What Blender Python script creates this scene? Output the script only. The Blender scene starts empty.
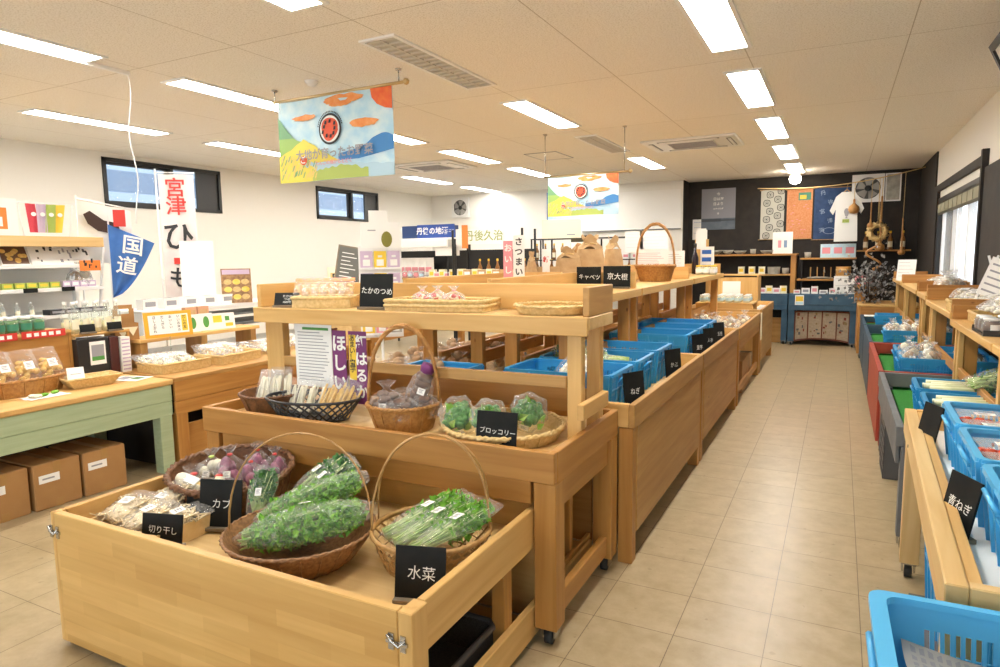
import bpy, bmesh, math, random
from mathutils import Vector, Matrix, noise
C = bpy.context.scene
COL = C.collection
PI = math.pi
# ------------------------------------------------------------------ camera, world, exposure
cam_d = bpy.data.cameras.new('camera'); cam = bpy.data.objects.new('camera', cam_d); COL.objects.link(cam)
C.camera = cam
cam_d.sensor_width = 36.0; cam_d.lens = 23.58; cam_d.clip_start = .02; cam_d.clip_end = 200
cam.matrix_world = Matrix(((.88887643, -.0407478, .45633136, 0), (.45792866, .10976819, -.88218609, 0),
                           (-.01414353, .99312162, .11622994, 1.5), (0, 0, 0, 1)))
C.view_settings.view_transform = 'Standard'; C.view_settings.look = 'None'
C.view_settings.gamma = 1; C.view_settings.use_curve_mapping = False
C.view_settings.exposure = 0.3
w = bpy.data.worlds.new('sky'); C.world = w; w.use_nodes = True
w.node_tree.nodes['Background'].inputs[0].default_value = (.85, .93, 1, 1)
w.node_tree.nodes['Background'].inputs[1].default_value = 3.2
LAMP = 28.0           # strength of the fluorescent diffusers
ZC = 2.79             # ceiling height

# ------------------------------------------------------------------ materials
def mat(name, col, rough=.6, metal=0, col2=None, scale=30, bump=0, spec=.5, emit=0, trans=0, detail=4, stretch=None, alpha=1):
    m = bpy.data.materials.new(name); m.use_nodes = True
    nt = m.node_tree; b = nt.nodes['Principled BSDF']
    b.inputs['Base Color'].default_value = (*col, 1); b.inputs['Roughness'].default_value = rough
    b.inputs['Metallic'].default_value = metal; b.inputs['Specular IOR Level'].default_value = spec
    if emit:
        b.inputs['Emission Color'].default_value = (*col, 1); b.inputs['Emission Strength'].default_value = emit
    if alpha < 1: b.inputs['Alpha'].default_value = alpha
    if col2 is not None or bump:
        tc = nt.nodes.new('ShaderNodeTexCoord'); mp = nt.nodes.new('ShaderNodeMapping')
        nt.links.new(tc.outputs['Object'], mp.inputs['Vector'])
        if stretch: mp.inputs['Scale'].default_value = stretch
        n = nt.nodes.new('ShaderNodeTexNoise'); n.inputs['Scale'].default_value = scale; n.inputs['Detail'].default_value = detail
        nt.links.new(mp.outputs['Vector'], n.inputs['Vector'])
        if col2 is not None:
            r = nt.nodes.new('ShaderNodeValToRGB')
            r.color_ramp.elements[0].position = .35; r.color_ramp.elements[1].position = .65
            r.color_ramp.elements[0].color = (*col, 1); r.color_ramp.elements[1].color = (*col2, 1)
            nt.links.new(n.outputs['Fac'], r.inputs['Fac']); nt.links.new(r.outputs['Color'], b.inputs['Base Color'])
        if bump:
            bp = nt.nodes.new('ShaderNodeBump'); bp.inputs['Strength'].default_value = bump; bp.inputs['Distance'].default_value = .004
            nt.links.new(n.outputs['Fac'], bp.inputs['Height']); nt.links.new(bp.outputs['Normal'], b.inputs['Normal'])
    return m

def wood(name, c1, c2, axis=0, rough=.5, blocks=None, knots=.0):
    """grain stretched along one axis; blocks=(length, height) draws edge-glued staves in the plane of axis and z"""
    m = bpy.data.materials.new(name); m.use_nodes = True
    nt = m.node_tree; b = nt.nodes['Principled BSDF']; b.inputs['Roughness'].default_value = rough
    L = nt.links.new; N = nt.nodes.new
    tc = N('ShaderNodeTexCoord'); oi = N('ShaderNodeObjectInfo')
    ad = N('ShaderNodeVectorMath'); ad.operation = 'MULTIPLY_ADD'
    L(oi.outputs['Random'], ad.inputs[0]); ad.inputs[1].default_value = (7, 11, 5); L(tc.outputs['Object'], ad.inputs[2])
    mp = N('ShaderNodeMapping'); s = [26, 26, 26]; s[axis] = 1.6; mp.inputs['Scale'].default_value = s
    L(ad.outputs[0], mp.inputs['Vector'])
    n = N('ShaderNodeTexNoise'); n.inputs['Scale'].default_value = 1.0; n.inputs['Detail'].default_value = 5; n.inputs['Distortion'].default_value = .6
    L(mp.outputs['Vector'], n.inputs['Vector'])
    r = N('ShaderNodeValToRGB'); r.color_ramp.elements[0].position = .3; r.color_ramp.elements[1].position = .72
    r.color_ramp.elements[0].color = (*c2, 1); r.color_ramp.elements[1].color = (*c1, 1)
    L(n.outputs['Fac'], r.inputs['Fac']); out = r.outputs['Color']
    # slow tone drift
    n2 = N('ShaderNodeTexNoise'); n2.inputs['Scale'].default_value = 1.0; mp2 = N('ShaderNodeMapping')
    s2 = [5, 5, 5]; s2[axis] = .7; mp2.inputs['Scale'].default_value = s2; L(ad.outputs[0], mp2.inputs['Vector']); L(mp2.outputs['Vector'], n2.inputs['Vector'])
    mx = N('ShaderNodeMix'); mx.data_type = 'RGBA'; mx.blend_type = 'MULTIPLY'; mx.inputs['Factor'].default_value = .55
    r2 = N('ShaderNodeValToRGB'); r2.color_ramp.elements[0].position = .35; r2.color_ramp.elements[0].color = (.82, .75, .66, 1)
    r2.color_ramp.elements[1].position = .62; r2.color_ramp.elements[1].color = (1, 1, 1, 1)
    L(n2.outputs['Fac'], r2.inputs['Fac']); L(out, mx.inputs['A']); L(r2.outputs['Color'], mx.inputs['B']); out = mx.outputs['Result']
    if knots:
        v = N('ShaderNodeTexVoronoi'); v.inputs['Scale'].default_value = 1.0; mp3 = N('ShaderNodeMapping')
        s3 = [7, 7, 7]; s3[axis] = 3; mp3.inputs['Scale'].default_value = s3; L(ad.outputs[0], mp3.inputs['Vector']); L(mp3.outputs['Vector'], v.inputs['Vector'])
        r3 = N('ShaderNodeValToRGB'); r3.color_ramp.elements[0].position = knots * .5; r3.color_ramp.elements[0].color = (.22, .09, .03, 1)
        r3.color_ramp.elements[1].position = knots; r3.color_ramp.elements[1].color = (1, 1, 1, 1)
        L(v.outputs['Distance'], r3.inputs['Fac'])
        mk = N('ShaderNodeMix'); mk.data_type = 'RGBA'; mk.blend_type = 'MULTIPLY'; mk.inputs['Factor'].default_value = .8
        L(out, mk.inputs['A']); L(r3.outputs['Color'], mk.inputs['B']); out = mk.outputs['Result']
    if blocks:
        sp = N('ShaderNodeSeparateXYZ'); L(tc.outputs['Object'], sp.inputs[0]); cb = N('ShaderNodeCombineXYZ')
        L(sp.outputs[axis], cb.inputs[0]); L(sp.outputs[2], cb.inputs[1])
        bk = N('ShaderNodeTexBrick'); bk.inputs['Scale'].default_value = 1; bk.inputs['Brick Width'].default_value = blocks[0]; bk.inputs['Row Height'].default_value = blocks[1]
        bk.inputs['Mortar Size'].default_value = 0.0; bk.offset = .37; bk.offset_frequency = 2; bk.inputs['Bias'].default_value = 0
        bk.inputs['Color1'].default_value = (.80, .73, .62, 1); bk.inputs['Color2'].default_value = (1, 1, 1, 1)
        L(cb.outputs[0], bk.inputs['Vector'])
        mb_ = N('ShaderNodeMix'); mb_.data_type = 'RGBA'; mb_.blend_type = 'MULTIPLY'; mb_.inputs['Factor'].default_value = .75
        L(out, mb_.inputs['A']); L(bk.outputs['Color'], mb_.inputs['B']); out = mb_.outputs['Result']
    L(out, b.inputs['Base Color'])
    bp = N('ShaderNodeBump'); bp.inputs['Strength'].default_value = .12; bp.inputs['Distance'].default_value = .002
    L(n.outputs['Fac'], bp.inputs['Height']); L(bp.outputs['Normal'], b.inputs['Normal'])
    return m

def film(name, tint=(1, 1, 1), clear=.8, rough=.12):
    m = bpy.data.materials.new(name); m.use_nodes = True; nt = m.node_tree; nt.nodes.clear()
    L = nt.links.new; N = nt.nodes.new
    o = N('ShaderNodeOutputMaterial'); t = N('ShaderNodeBsdfTransparent'); t.inputs[0].default_value = (*tint, 1)
    g = N('ShaderNodeBsdfPrincipled'); g.inputs['Base Color'].default_value = (.95, .95, .95, 1); g.inputs['Roughness'].default_value = rough
    g.inputs['Specular IOR Level'].default_value = 1.0
    tc = N('ShaderNodeTexCoord'); n = N('ShaderNodeTexNoise'); n.inputs['Scale'].default_value = 24; n.inputs['Detail'].default_value = 3; n.inputs['Distortion'].default_value = 1.5
    L(tc.outputs['Object'], n.inputs['Vector'])
    bp = N('ShaderNodeBump'); bp.inputs['Strength'].default_value = .6; bp.inputs['Distance'].default_value = .01; L(n.outputs['Fac'], bp.inputs['Height']); L(bp.outputs['Normal'], g.inputs['Normal'])
    lw = N('ShaderNodeLayerWeight'); lw.inputs['Blend'].default_value = .22
    st = N('ShaderNodeValToRGB'); st.color_ramp.elements[0].position = .56; st.color_ramp.elements[0].color = (0, 0, 0, 1); st.color_ramp.elements[1].position = .70; st.color_ramp.elements[1].color = (1, 1, 1, 1); L(n.outputs['Fac'], st.inputs['Fac'])
    m1 = N('ShaderNodeMath'); m1.operation = 'MULTIPLY_ADD'; m1.inputs[1].default_value = (1 - clear) * 1.6; m1.inputs[2].default_value = (1 - clear) * .35; L(st.outputs['Color'], m1.inputs[0])
    ma = N('ShaderNodeMath'); ma.operation = 'MULTIPLY_ADD'; ma.use_clamp = True; ma.inputs[1].default_value = .35; L(lw.outputs['Facing'], ma.inputs[0]); L(m1.outputs[0], ma.inputs[2])
    mx = N('ShaderNodeMixShader'); L(ma.outputs[0], mx.inputs[0]); L(t.outputs[0], mx.inputs[1]); L(g.outputs[0], mx.inputs[2]); L(mx.outputs[0], o.inputs[0])
    return m

PINE = ((.76, .49, .185), (.64, .37, .115)); CEDAR = ((.54, .275, .07), (.42, .19, .04)); PLY = ((.56, .325, .105), (.43, .225, .062)); ORNG = ((.56, .28, .07), (.40, .17, .035))
M = {}
for nm, (a, b), kn in (('pine', PINE, 0), ('cedar', CEDAR, .055), ('ply', PLY, .06), ('orange', ORNG, .05), ('pale', ((.80, .58, .28), (.68, .45, .18)), 0)):
    for i, ax in enumerate('xyz'): M[nm + '_' + ax] = wood(nm + '_' + ax, a, b, i, .48, None, kn)
M['panel'] = wood('edge_glued_panel', (.77, .50, .185), (.68, .41, .13), 0, .42, (.34, .055))
M['floor'] = None
M['white'] = mat('white_paint', (.86, .84, .79), .8)
M['metal_white'] = mat('white_metal', (.85, .85, .84), .35)
M['paper'] = mat('paper', (.9, .89, .86), .7)
M['cream'] = mat('cream_paper', (.88, .82, .62), .7)
M['ink'] = mat('ink', (.03, .03, .035), .7)
M['grey_ink'] = mat('grey_ink', (.33, .33, .36), .7)
M['red'] = mat('red_print', (.62, .04, .03), .55)
M['orange'] = mat('orange_print', (.85, .24, .04), .55)
M['yellow'] = mat('yellow_print', (.88, .60, .05), .55)
M['green'] = mat('green_print', (.08, .30, .06), .55)
M['lime'] = mat('lime_print', (.40, .50, .10), .55)
M['blue_print'] = mat('blue_print', (.03, .13, .48), .55)
M['sky_print'] = mat('sky_print', (.42, .68, .84), .6, 0, (.66, .82, .88), 9)
M['purple'] = mat('purple_print', (.20, .035, .16), .55)
M['lilac'] = mat('lilac_print', (.60, .47, .62), .6)
M['pink'] = mat('pink_print', (.80, .32, .36), .6)
M['chalkboard'] = mat('chalkboard', (.008, .009, .009), .7, 0, (.014, .015, .014), 14, spec=.25)
M['chalk'] = mat('chalk', (.85, .86, .82), .9)
M['black'] = mat('black_metal', (.014, .014, .015), .4)
M['black_plastic'] = mat('black_plastic', (.02, .02, .022), .35)
M['dark'] = mat('dark_brown_board', (.014, .011, .009), .7, 0, (.024, .018, .014), 8)
M['steel'] = mat('steel', (.55, .55, .54), .25, 1)
M['rubber'] = mat('rubber', (.03, .03, .03), .7)
M['blue'] = mat('blue_plastic', (.035, .33, .68), .32, 0, (.045, .36, .72), 5)
M['lightblue'] = mat('light_blue_plastic', (.08, .46, .84), .3, 0, (.10, .49, .86), 5)
M['grey_plastic'] = mat('grey_plastic', (.10, .10, .105), .45)
M['navy'] = mat('navy_paint', (.035, .075, .12), .5, 0, (.05, .095, .145), 12)
M['teal'] = mat('teal_paint', (.03, .085, .15), .5, 0, (.042, .11, .18), 9)
M['redpaint'] = mat('red_paint', (.36, .045, .025), .5, 0, (.42, .06, .03), 10)
M['greypaint'] = mat('grey_paint', (.13, .14, .15), .5, 0, (.17, .18, .19), 10)
M['sage'] = mat('sage_paint', (.36, .45, .27), .55, 0, (.42, .51, .32), 6, stretch=(3, .5, 8))
M['turf'] = mat('artificial_turf', (.02, .22, .025), .9, 0, (.05, .34, .05), 180, .8)
M['card'] = mat('cardboard', (.42, .225, .08), .7, 0, (.37, .19, .065), 6)
M['kraft'] = mat('kraft_paper', (.58, .39, .20), .75, 0, (.50, .32, .15), 20, .4)
M['wicker'] = mat('honey_wicker', (.50, .25, .07), .5, 0, (.36, .16, .04), 60, .3)
M['brown_wicker'] = mat('brown_wicker', (.23, .10, .04), .5, 0, (.13, .055, .022), 60, .3)
M['dark_wicker'] = mat('dark_wicker', (.035, .022, .016), .5, 0, (.065, .04, .026), 60, .3)
M['bamboo'] = mat('bamboo', (.50, .29, .10), .4, 0, (.38, .20, .06), 40, .2)
M['bowl_wicker'] = mat('bowl_wicker', (.36, .18, .07), .5, 0, (.19, .085, .03), 70, .4)
M['straw'] = mat('straw', (.76, .56, .26), .55, 0, (.62, .42, .16), 70, .3)
M['leaf'] = mat('leaf', (.09, .31, .012), .5, 0, (.28, .57, .055), 25)
M['leaf2'] = mat('pale_leaf', (.22, .46, .05), .5, 0, (.38, .60, .14), 25)
M['darkleaf'] = mat('dark_leaf', (.03, .13, .02), .5, 0, (.09, .26, .05), 25)
M['stem'] = mat('pale_stem', (.40, .58, .16), .5, 0, (.64, .74, .36), 30)
M['leek'] = mat('leek_white', (.80, .80, .60), .4, 0, (.68, .74, .42), 5, stretch=(1, 6, 6))
M['noodle'] = mat('dried_radish', (.72, .56, .32), .8, 0, (.84, .72, .50), 90, .5)
M['sweetpotato'] = mat('dried_sweet_potato', (.72, .42, .08), .6, 0, (.84, .58, .20), 40)
M['purpleskin'] = mat('purple_skin', (.24, .06, .13), .45, 0, (.38, .14, .22), 25)
M['yellowveg'] = mat('yellow_vegetable', (.85, .58, .07), .45, 0, (.88, .70, .25), 14)
M['whiteveg'] = mat('white_vegetable', (.86, .82, .68), .45, 0, (.78, .72, .52), 14)
M['mushroom'] = mat('dark_mushroom', (.10, .05, .035), .6, 0, (.22, .13, .09), 25)
M['brownveg'] = mat('brown_root', (.36, .22, .12), .7, 0, (.48, .33, .19), 25)
M['tomato'] = mat('tomato', (.62, .05, .02), .25, 0, (.70, .11, .03), 14)
M['greenlid'] = mat('green_label', (.05, .24, .14), .4)
M['amber'] = mat('amber_contents', (.30, .13, .03), .3)
M['gourd'] = mat('gourd', (.50, .26, .08), .35, 0, (.38, .17, .045), 12)
M['glazed'] = mat('glazed_pottery', (.46, .44, .38), .3, 0, (.30, .29, .25), 12)
M['film'] = film('clear_film', (1, 1, 1), .87); M['film2'] = film('cloudy_film', (1, 1, 1), .60, .25)
M['glass'] = film('glass', (1, 1, 1), .95, .02)
M['jar'] = film('jar_glass', (.97, 1, .98), .78, .05)
M['frosted'] = mat('white_frosted_plastic', (.86, .88, .87), .35)

def lamp_mat(name, col, s):
    m = bpy.data.materials.new(name); m.use_nodes = True; nt = m.node_tree; nt.nodes.clear()
    o = nt.nodes.new('ShaderNodeOutputMaterial'); e = nt.nodes.new('ShaderNodeEmission'); e.inputs[0].default_value = (*col, 1); e.inputs[1].default_value = s
    nt.links.new(e.outputs[0], o.inputs[0]); return m
M['lamp'] = lamp_mat('lit_diffuser', (1, .955, .88), LAMP)

# ------------------------------------------------------------------ mesh helpers
_tc = {}
def glyphs(s, bold=0):
    """flat triangles of a piece of writing, height about 1, baseline at 0, centred on x"""
    if (s, bold) in _tc: return _tc[(s, bold)]
    cu = bpy.data.curves.new('writing', 'FONT'); cu.body = s; cu.size = 1; cu.align_x = 'CENTER'; cu.align_y = 'CENTER'; cu.resolution_u = 2; cu.offset = bold
    o = bpy.data.objects.new('writing', cu); COL.objects.link(o)
    dg = bpy.context.evaluated_depsgraph_get(); me = bpy.data.meshes.new_from_object(o.evaluated_get(dg))
    r = ([tuple(v.co) for v in me.vertices], [tuple(p.vertices) for p in me.polygons])
    bpy.data.objects.remove(o); bpy.data.curves.remove(cu); bpy.data.meshes.remove(me)
    _tc[(s, bold)] = r; return r

class MB:
    def __init__(s): s.v = []; s.f = []; s.m = []; s.sm = []; s.X = Matrix.Identity(4)
    def add(s, vs, fs, m=0, smooth=False):
        n = len(s.v); s.v += [tuple(s.X @ Vector(p)) for p in vs]
        for f in fs: s.f.append(tuple(i + n for i in f)); s.m.append(m); s.sm.append(smooth)
    def box(s, x0, x1, y0, y1, z0, z1, m=0):
        v = [(x, y, z) for z in (z0, z1) for y in (y0, y1) for x in (x0, x1)]
        s.add(v, [(0, 2, 3, 1), (4, 5, 7, 6), (0, 1, 5, 4), (2, 6, 7, 3), (0, 4, 6, 2), (1, 3, 7, 5)], m)
    def bar(s, p, q, w, h, m=0, up=(0, 0, 1)):
        p = Vector(p); q = Vector(q); d = (q - p).normalized(); u = Vector(up)
        a = d.cross(u).normalized() * w / 2; b = a.cross(d).normalized() * h / 2
        v = [tuple(c + i * a + j * b) for c in (p, q) for i, j in ((-1, -1), (1, -1), (1, 1), (-1, 1))]
        s.add(v, [(3, 2, 1, 0), (4, 5, 6, 7), (0, 1, 5, 4), (1, 2, 6, 5), (2, 3, 7, 6), (3, 0, 4, 7)], m)
    def tube(s, pts, r, n=6, m=0, closed=False, flat=1):
        pts = [Vector(p) for p in pts]; N = len(pts); vs = []; fs = []
        prev = None
        for i, p in enumerate(pts):
            a = pts[(i - 1) % N] if (closed or i) else p; b = pts[(i + 1) % N] if (closed or i < N - 1) else p
            t = (b - a).normalized()
            if prev is None:
                prev = Vector((0, 0, 1)) if abs(t.z) < .9 else Vector((1, 0, 0))
            u = (prev - t * prev.dot(t)); u = u.normalized() if u.length > 1e-6 else t.orthogonal().normalized()
            prev = u; w_ = t.cross(u); rr = r[i] if isinstance(r, (list, tuple)) else r
            for k in range(n):
                g = 2 * PI * k / n; vs.append(tuple(p + u * math.cos(g) * rr * flat + w_ * math.sin(g) * rr))
        for i in range(N if closed else N - 1):
            j = (i + 1) % N
            for k in range(n): fs.append((i * n + k, i * n + (k + 1) % n, j * n + (k + 1) % n, j * n + k))
        if not closed: fs += [tuple(range(n))[::-1], tuple(range((N - 1) * n, N * n))]
        s.add(vs, fs, m, True)
    def lathe(s, prof, c=(0, 0, 0), n=28, m=0, sx=1, sy=1, fn=None, smooth=True, cap=True):
        vs = []; fs = []; c = Vector(c)
        for j, (r, z) in enumerate(prof):
            for k in range(n):
                a = 2 * PI * k / n; rr = r * (fn(a, j, r, z) if fn else 1)
                vs.append((c.x + rr * math.cos(a) * sx, c.y + rr * math.sin(a) * sy, c.z + z))
        for j in range(len(prof) - 1):
            for k in range(n): fs.append((j * n + k, j * n + (k + 1) % n, (j + 1) * n + (k + 1) % n, (j + 1) * n + k))
        if cap:
            if prof[0][0] > 1e-5: fs.append(tuple(range(n))[::-1])
            if prof[-1][0] > 1e-5: fs.append(tuple(range((len(prof) - 1) * n, len(prof) * n)))
        s.add(vs, fs, m, smooth)
    def blob(s, c, r, m=0, amp=.12, freq=2.5, seed=0, nu=14, nv=9):
        c = Vector(c); r = r if isinstance(r, (tuple, list)) else (r, r, r); vs = []; fs = []
        for j in range(nv + 1):
            t = PI * j / nv
            for k in range(nu):
                a = 2 * PI * k / nu; d = Vector((math.sin(t) * math.cos(a), math.sin(t) * math.sin(a), math.cos(t)))
                h = 1 + amp * 2 * noise.noise(d * freq + Vector((seed * 3.7, seed * 1.3, seed)))
                vs.append((c.x + d.x * r[0] * h, c.y + d.y * r[1] * h, c.z + d.z * r[2] * h))
        for j in range(nv):
            for k in range(nu): fs.append((j * nu + k, (j + 1) * nu + k, (j + 1) * nu + (k + 1) % nu, j * nu + (k + 1) % nu))
        s.add(vs, fs, m, True)
    def grid(s, fn, nu, nv, m=0, smooth=True):
        vs = [tuple(fn(i / nu, j / nv)) for j in range(nv + 1) for i in range(nu + 1)]
        fs = [(j * (nu + 1) + i, j * (nu + 1) + i + 1, (j + 1) * (nu + 1) + i + 1, (j + 1) * (nu + 1) + i) for j in range(nv) for i in range(nu)]
        s.add(vs, fs, m, smooth)
    def quad(s, pts, m=0): s.add(pts, [tuple(range(len(pts)))], m)
    def text(s, t, size, o, xd, yd, m=0, bold=0, sx=1):
        v, f = glyphs(t, bold); o = Vector(o); xd = Vector(xd).normalized(); yd = Vector(yd).normalized()
        s.add([tuple(o + xd * (p[0] * size * sx) + yd * (p[1] * size)) for p in v], f, m)
    def build(s, name, mats, parent=None, loc=None, bevel=0):
        me = bpy.data.meshes.new(name); me.from_pydata(s.v, [], s.f)
        me.polygons.foreach_set('material_index', s.m); me.polygons.foreach_set('use_smooth', s.sm)
        for mm in (mats if isinstance(mats, (list, tuple)) else [mats]): me.materials.append(M[mm] if isinstance(mm, str) else mm)
        if bevel:
            bm = bmesh.new(); bm.from_mesh(me)
            es = [e for e in bm.edges if len(e.link_faces) == 2 and e.calc_face_angle(0) > .6]
            bmesh.ops.bevel(bm, geom=es, offset=bevel, segments=1, affect='EDGES', clamp_overlap=True)
            bm.to_mesh(me); bm.free()
        me.update()
        o = bpy.data.objects.new(name, me); COL.objects.link(o)
        if parent: o.parent = parent
        if loc: o.location = loc
        return o

def tag(o, label, cat, group=None, kind=None):
    if label: o['label'] = label
    if cat: o['category'] = cat
    if group: o['group'] = group
    if kind: o['kind'] = kind
    return o
def thing(name, label, cat, loc=(0, 0, 0), rz=0, group=None):
    o = bpy.data.objects.new(name, None); COL.objects.link(o); o.location = loc; o.rotation_euler = (0, 0, rz); o.empty_display_size = .05
    return tag(o, label, cat, group)
def struct(mb, name, mats):
    o = mb.build(name, mats); o['kind'] = 'structure'; return o
def dup(src, loc, rz=0, label=None, scale=None, group=None, tilt=None):
    r = src.copy(); COL.objects.link(r); r.location = loc; r.rotation_euler = (tilt[0] if tilt else 0, tilt[1] if tilt else 0, rz)
    if scale: r.scale = scale if isinstance(scale, (tuple, list)) else (scale,) * 3
    if label: r['label'] = label
    if group: r['group'] = group
    for ch in list(src.children):
        c = ch.copy(); COL.objects.link(c); c.parent = r
        for g in ch.children:
            d = g.copy(); COL.objects.link(d); d.parent = c
    return r
class Kind:
    """builds a thing the first time, copies it afterwards"""
    def __init__(s, make): s.make = make; s.first = None
    def __call__(s, loc, rz, label, group=None, scale=None, tilt=None):
        if s.first is None:
            s.first = s.make(); o = s.first; o['label'] = label
            if group: o['group'] = group
            o.location = loc; o.rotation_euler = (tilt[0] if tilt else 0, tilt[1] if tilt else 0, rz)
            if scale: o.scale = scale if isinstance(scale, (tuple, list)) else (scale,) * 3
            return o
        o = dup(s.first, loc, rz, label, scale or 1, group, tilt)
        return o
def board(name, parent, x0, x1, y0, y1, z0, z1, m, bevel=.003):
    b = MB(); b.box(x0, x1, y0, y1, z0, z1); return b.build(name, m, parent, bevel=bevel)
ORD = ['first', 'second', 'third', 'fourth', 'fifth', 'sixth', 'seventh', 'eighth', 'ninth', 'tenth', 'eleventh', 'twelfth']
R = random.Random(7)
# ------------------------------------------------------------------ the room
def floor_mat():
    m = mat('vinyl_tile', (.60, .47, .30), .32); nt = m.node_tree; b = nt.nodes['Principled BSDF']; N = nt.nodes.new; L = nt.links.new
    tc = N('ShaderNodeTexCoord'); n = N('ShaderNodeTexNoise'); n.inputs['Scale'].default_value = 9; n.inputs['Detail'].default_value = 7; n.inputs['Roughness'].default_value = .65
    L(tc.outputs['Object'], n.inputs['Vector'])
    r = N('ShaderNodeValToRGB'); e = r.color_ramp.elements; e[0].position = .3; e[0].color = (.39, .29, .155, 1); e[1].position = .7; e[1].color = (.52, .41, .25, 1)
    L(n.outputs['Fac'], r.inputs['Fac'])
    bk = N('ShaderNodeTexBrick'); bk.offset = 0; bk.inputs['Scale'].default_value = 1; bk.inputs['Brick Width'].default_value = .33; bk.inputs['Row Height'].default_value = .33
    bk.inputs['Mortar Size'].default_value = .0016; bk.inputs['Mortar Smooth'].default_value = 0
    bk.inputs['Color1'].default_value = (.94, .94, .94, 1); bk.inputs['Color2'].default_value = (1, 1, 1, 1); bk.inputs['Mortar'].default_value = (.36, .31, .26, 1)
    mp = N('ShaderNodeMapping'); mp.inputs['Location'].default_value = (.196, .165, 0); L(tc.outputs['Object'], mp.inputs['Vector']); L(mp.outputs['Vector'], bk.inputs['Vector'])
    mx = N('ShaderNodeMix'); mx.data_type = 'RGBA'; mx.blend_type = 'MULTIPLY'; mx.inputs['Factor'].default_value = 1
    L(r.outputs['Color'], mx.inputs['A']); L(bk.outputs['Color'], mx.inputs['B']); 
    n3 = N('ShaderNodeTexNoise'); n3.inputs['Scale'].default_value = 22; n3.inputs['Detail'].default_value = 2; L(tc.outputs['Object'], n3.inputs['Vector'])
    r3 = N('ShaderNodeValToRGB'); r3.color_ramp.elements[0].position = .24; r3.color_ramp.elements[0].color = (.62, .58, .53, 1); r3.color_ramp.elements[1].position = .31; r3.color_ramp.elements[1].color = (1, 1, 1, 1)
    L(n3.outputs['Fac'], r3.inputs['Fac']); m2 = N('ShaderNodeMix'); m2.data_type = 'RGBA'; m2.blend_type = 'MULTIPLY'; m2.inputs['Factor'].default_value = .7
    L(mx.outputs['Result'], m2.inputs['A']); L(r3.outputs['Color'], m2.inputs['B']); L(m2.outputs['Result'], b.inputs['Base Color'])
    rr = N('ShaderNodeMapRange'); rr.inputs['To Min'].default_value = .24; rr.inputs['To Max'].default_value = .42; L(n.outputs['Fac'], rr.inputs['Value']); L(rr.outputs[0], b.inputs['Roughness'])
    return m
def ceil_mat():
    m = mat('ceiling_board', (.72, .66, .56), .9); nt = m.node_tree; b = nt.nodes['Principled BSDF']; N = nt.nodes.new; L = nt.links.new
    tc = N('ShaderNodeTexCoord'); n = N('ShaderNodeTexNoise'); n.inputs['Scale'].default_value = 110; n.inputs['Detail'].default_value = 2; L(tc.outputs['Object'], n.inputs['Vector'])
    r = N('ShaderNodeValToRGB'); e = r.color_ramp.elements; e[0].position = .36; e[0].color = (.72, .68, .60, 1); e[1].position = .5; e[1].color = (.90, .87, .81, 1)
    L(n.outputs['Fac'], r.inputs['Fac'])
    bk = N('ShaderNodeTexBrick'); bk.offset = 0; bk.inputs['Scale'].default_value = 1; bk.inputs['Brick Width'].default_value = .91; bk.inputs['Row Height'].default_value = 1.83
    bk.inputs['Mortar Size'].default_value = .003; bk.inputs['Mortar Smooth'].default_value = 0; bk.inputs['Color1'].default_value = (1, 1, 1, 1); bk.inputs['Color2'].default_value = (.975, .975, .975, 1); bk.inputs['Mortar'].default_value = (.6, .56, .5, 1)
    mp = N('ShaderNodeMapping'); mp.inputs['Location'].default_value = (1.5, .7, 0); L(tc.outputs['Object'], mp.inputs['Vector']); L(mp.outputs['Vector'], bk.inputs['Vector'])
    mx = N('ShaderNodeMix'); mx.data_type = 'RGBA'; mx.blend_type = 'MULTIPLY'; mx.inputs['Factor'].default_value = 1
    L(r.outputs['Color'], mx.inputs['A']); L(bk.outputs['Color'], mx.inputs['B']); L(mx.outputs['Result'], b.inputs['Base Color'])
    return m
M['floor'] = floor_mat(); M['ceiling'] = ceil_mat()
XL, XR_, YB, YF, YW = -7.75, 1.1, 12.35, -2.6, 11.9
b = MB(); b.box(XL - .2, XR_ + .2, YF - .2, YB + .2, -.1, 0); struct(b, 'floor', 'floor')
b = MB(); b.box(XL - .2, XR_ + .2, YF - .2, YB + .2, ZC, ZC + .1); struct(b, 'ceiling', 'ceiling')
def wall_holes(b, fixed0, fixed1, a0, a1, z0, z1, holes, along):
    """a wall slab with rectangular openings; along='y' (a wall facing x) or 'x'"""
    def bx(p, q, r, t):
        if q - p < 1e-4 or t - r < 1e-4: return
        if along == 'y': b.box(fixed0, fixed1, p, q, r, t)
        else: b.box(p, q, fixed0, fixed1, r, t)
    c = a0
    for (h0, h1, hz0, hz1) in sorted(holes):
        bx(c, h0, z0, z1); bx(h0, h1, z0, hz0); bx(h0, h1, hz1, z1); c = h1
    bx(c, a1, z0, z1)
b = MB(); wall_holes(b, XL - .16, XL, YF, YB + .16, 0, ZC, [(4.86, 6.52, 2.16, 2.735), (8.42, 10.06, 2.17, 2.71)], 'y'); struct(b, 'wall_left', 'white')
b = MB(); b.box(XL, -2.49, YW, YB + .16, 0, ZC); struct(b, 'wall_back', 'white')
b = MB(); b.box(-2.49, XR_, YB - .02, YB + .16, 0, ZC); b.box(-2.4905, -2.478, YW + .001, YB - .02, 0, ZC); struct(b, 'wall_back_dark', 'dark')
b = MB(); wall_holes(b, YF - .16, YF, XL - .16, XR_ + .16, 0, ZC, [(-5.6, -2.6, .02, 2.35), (-2.2, .8, .02, 2.35)], 'x'); struct(b, 'wall_front', 'white')
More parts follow.
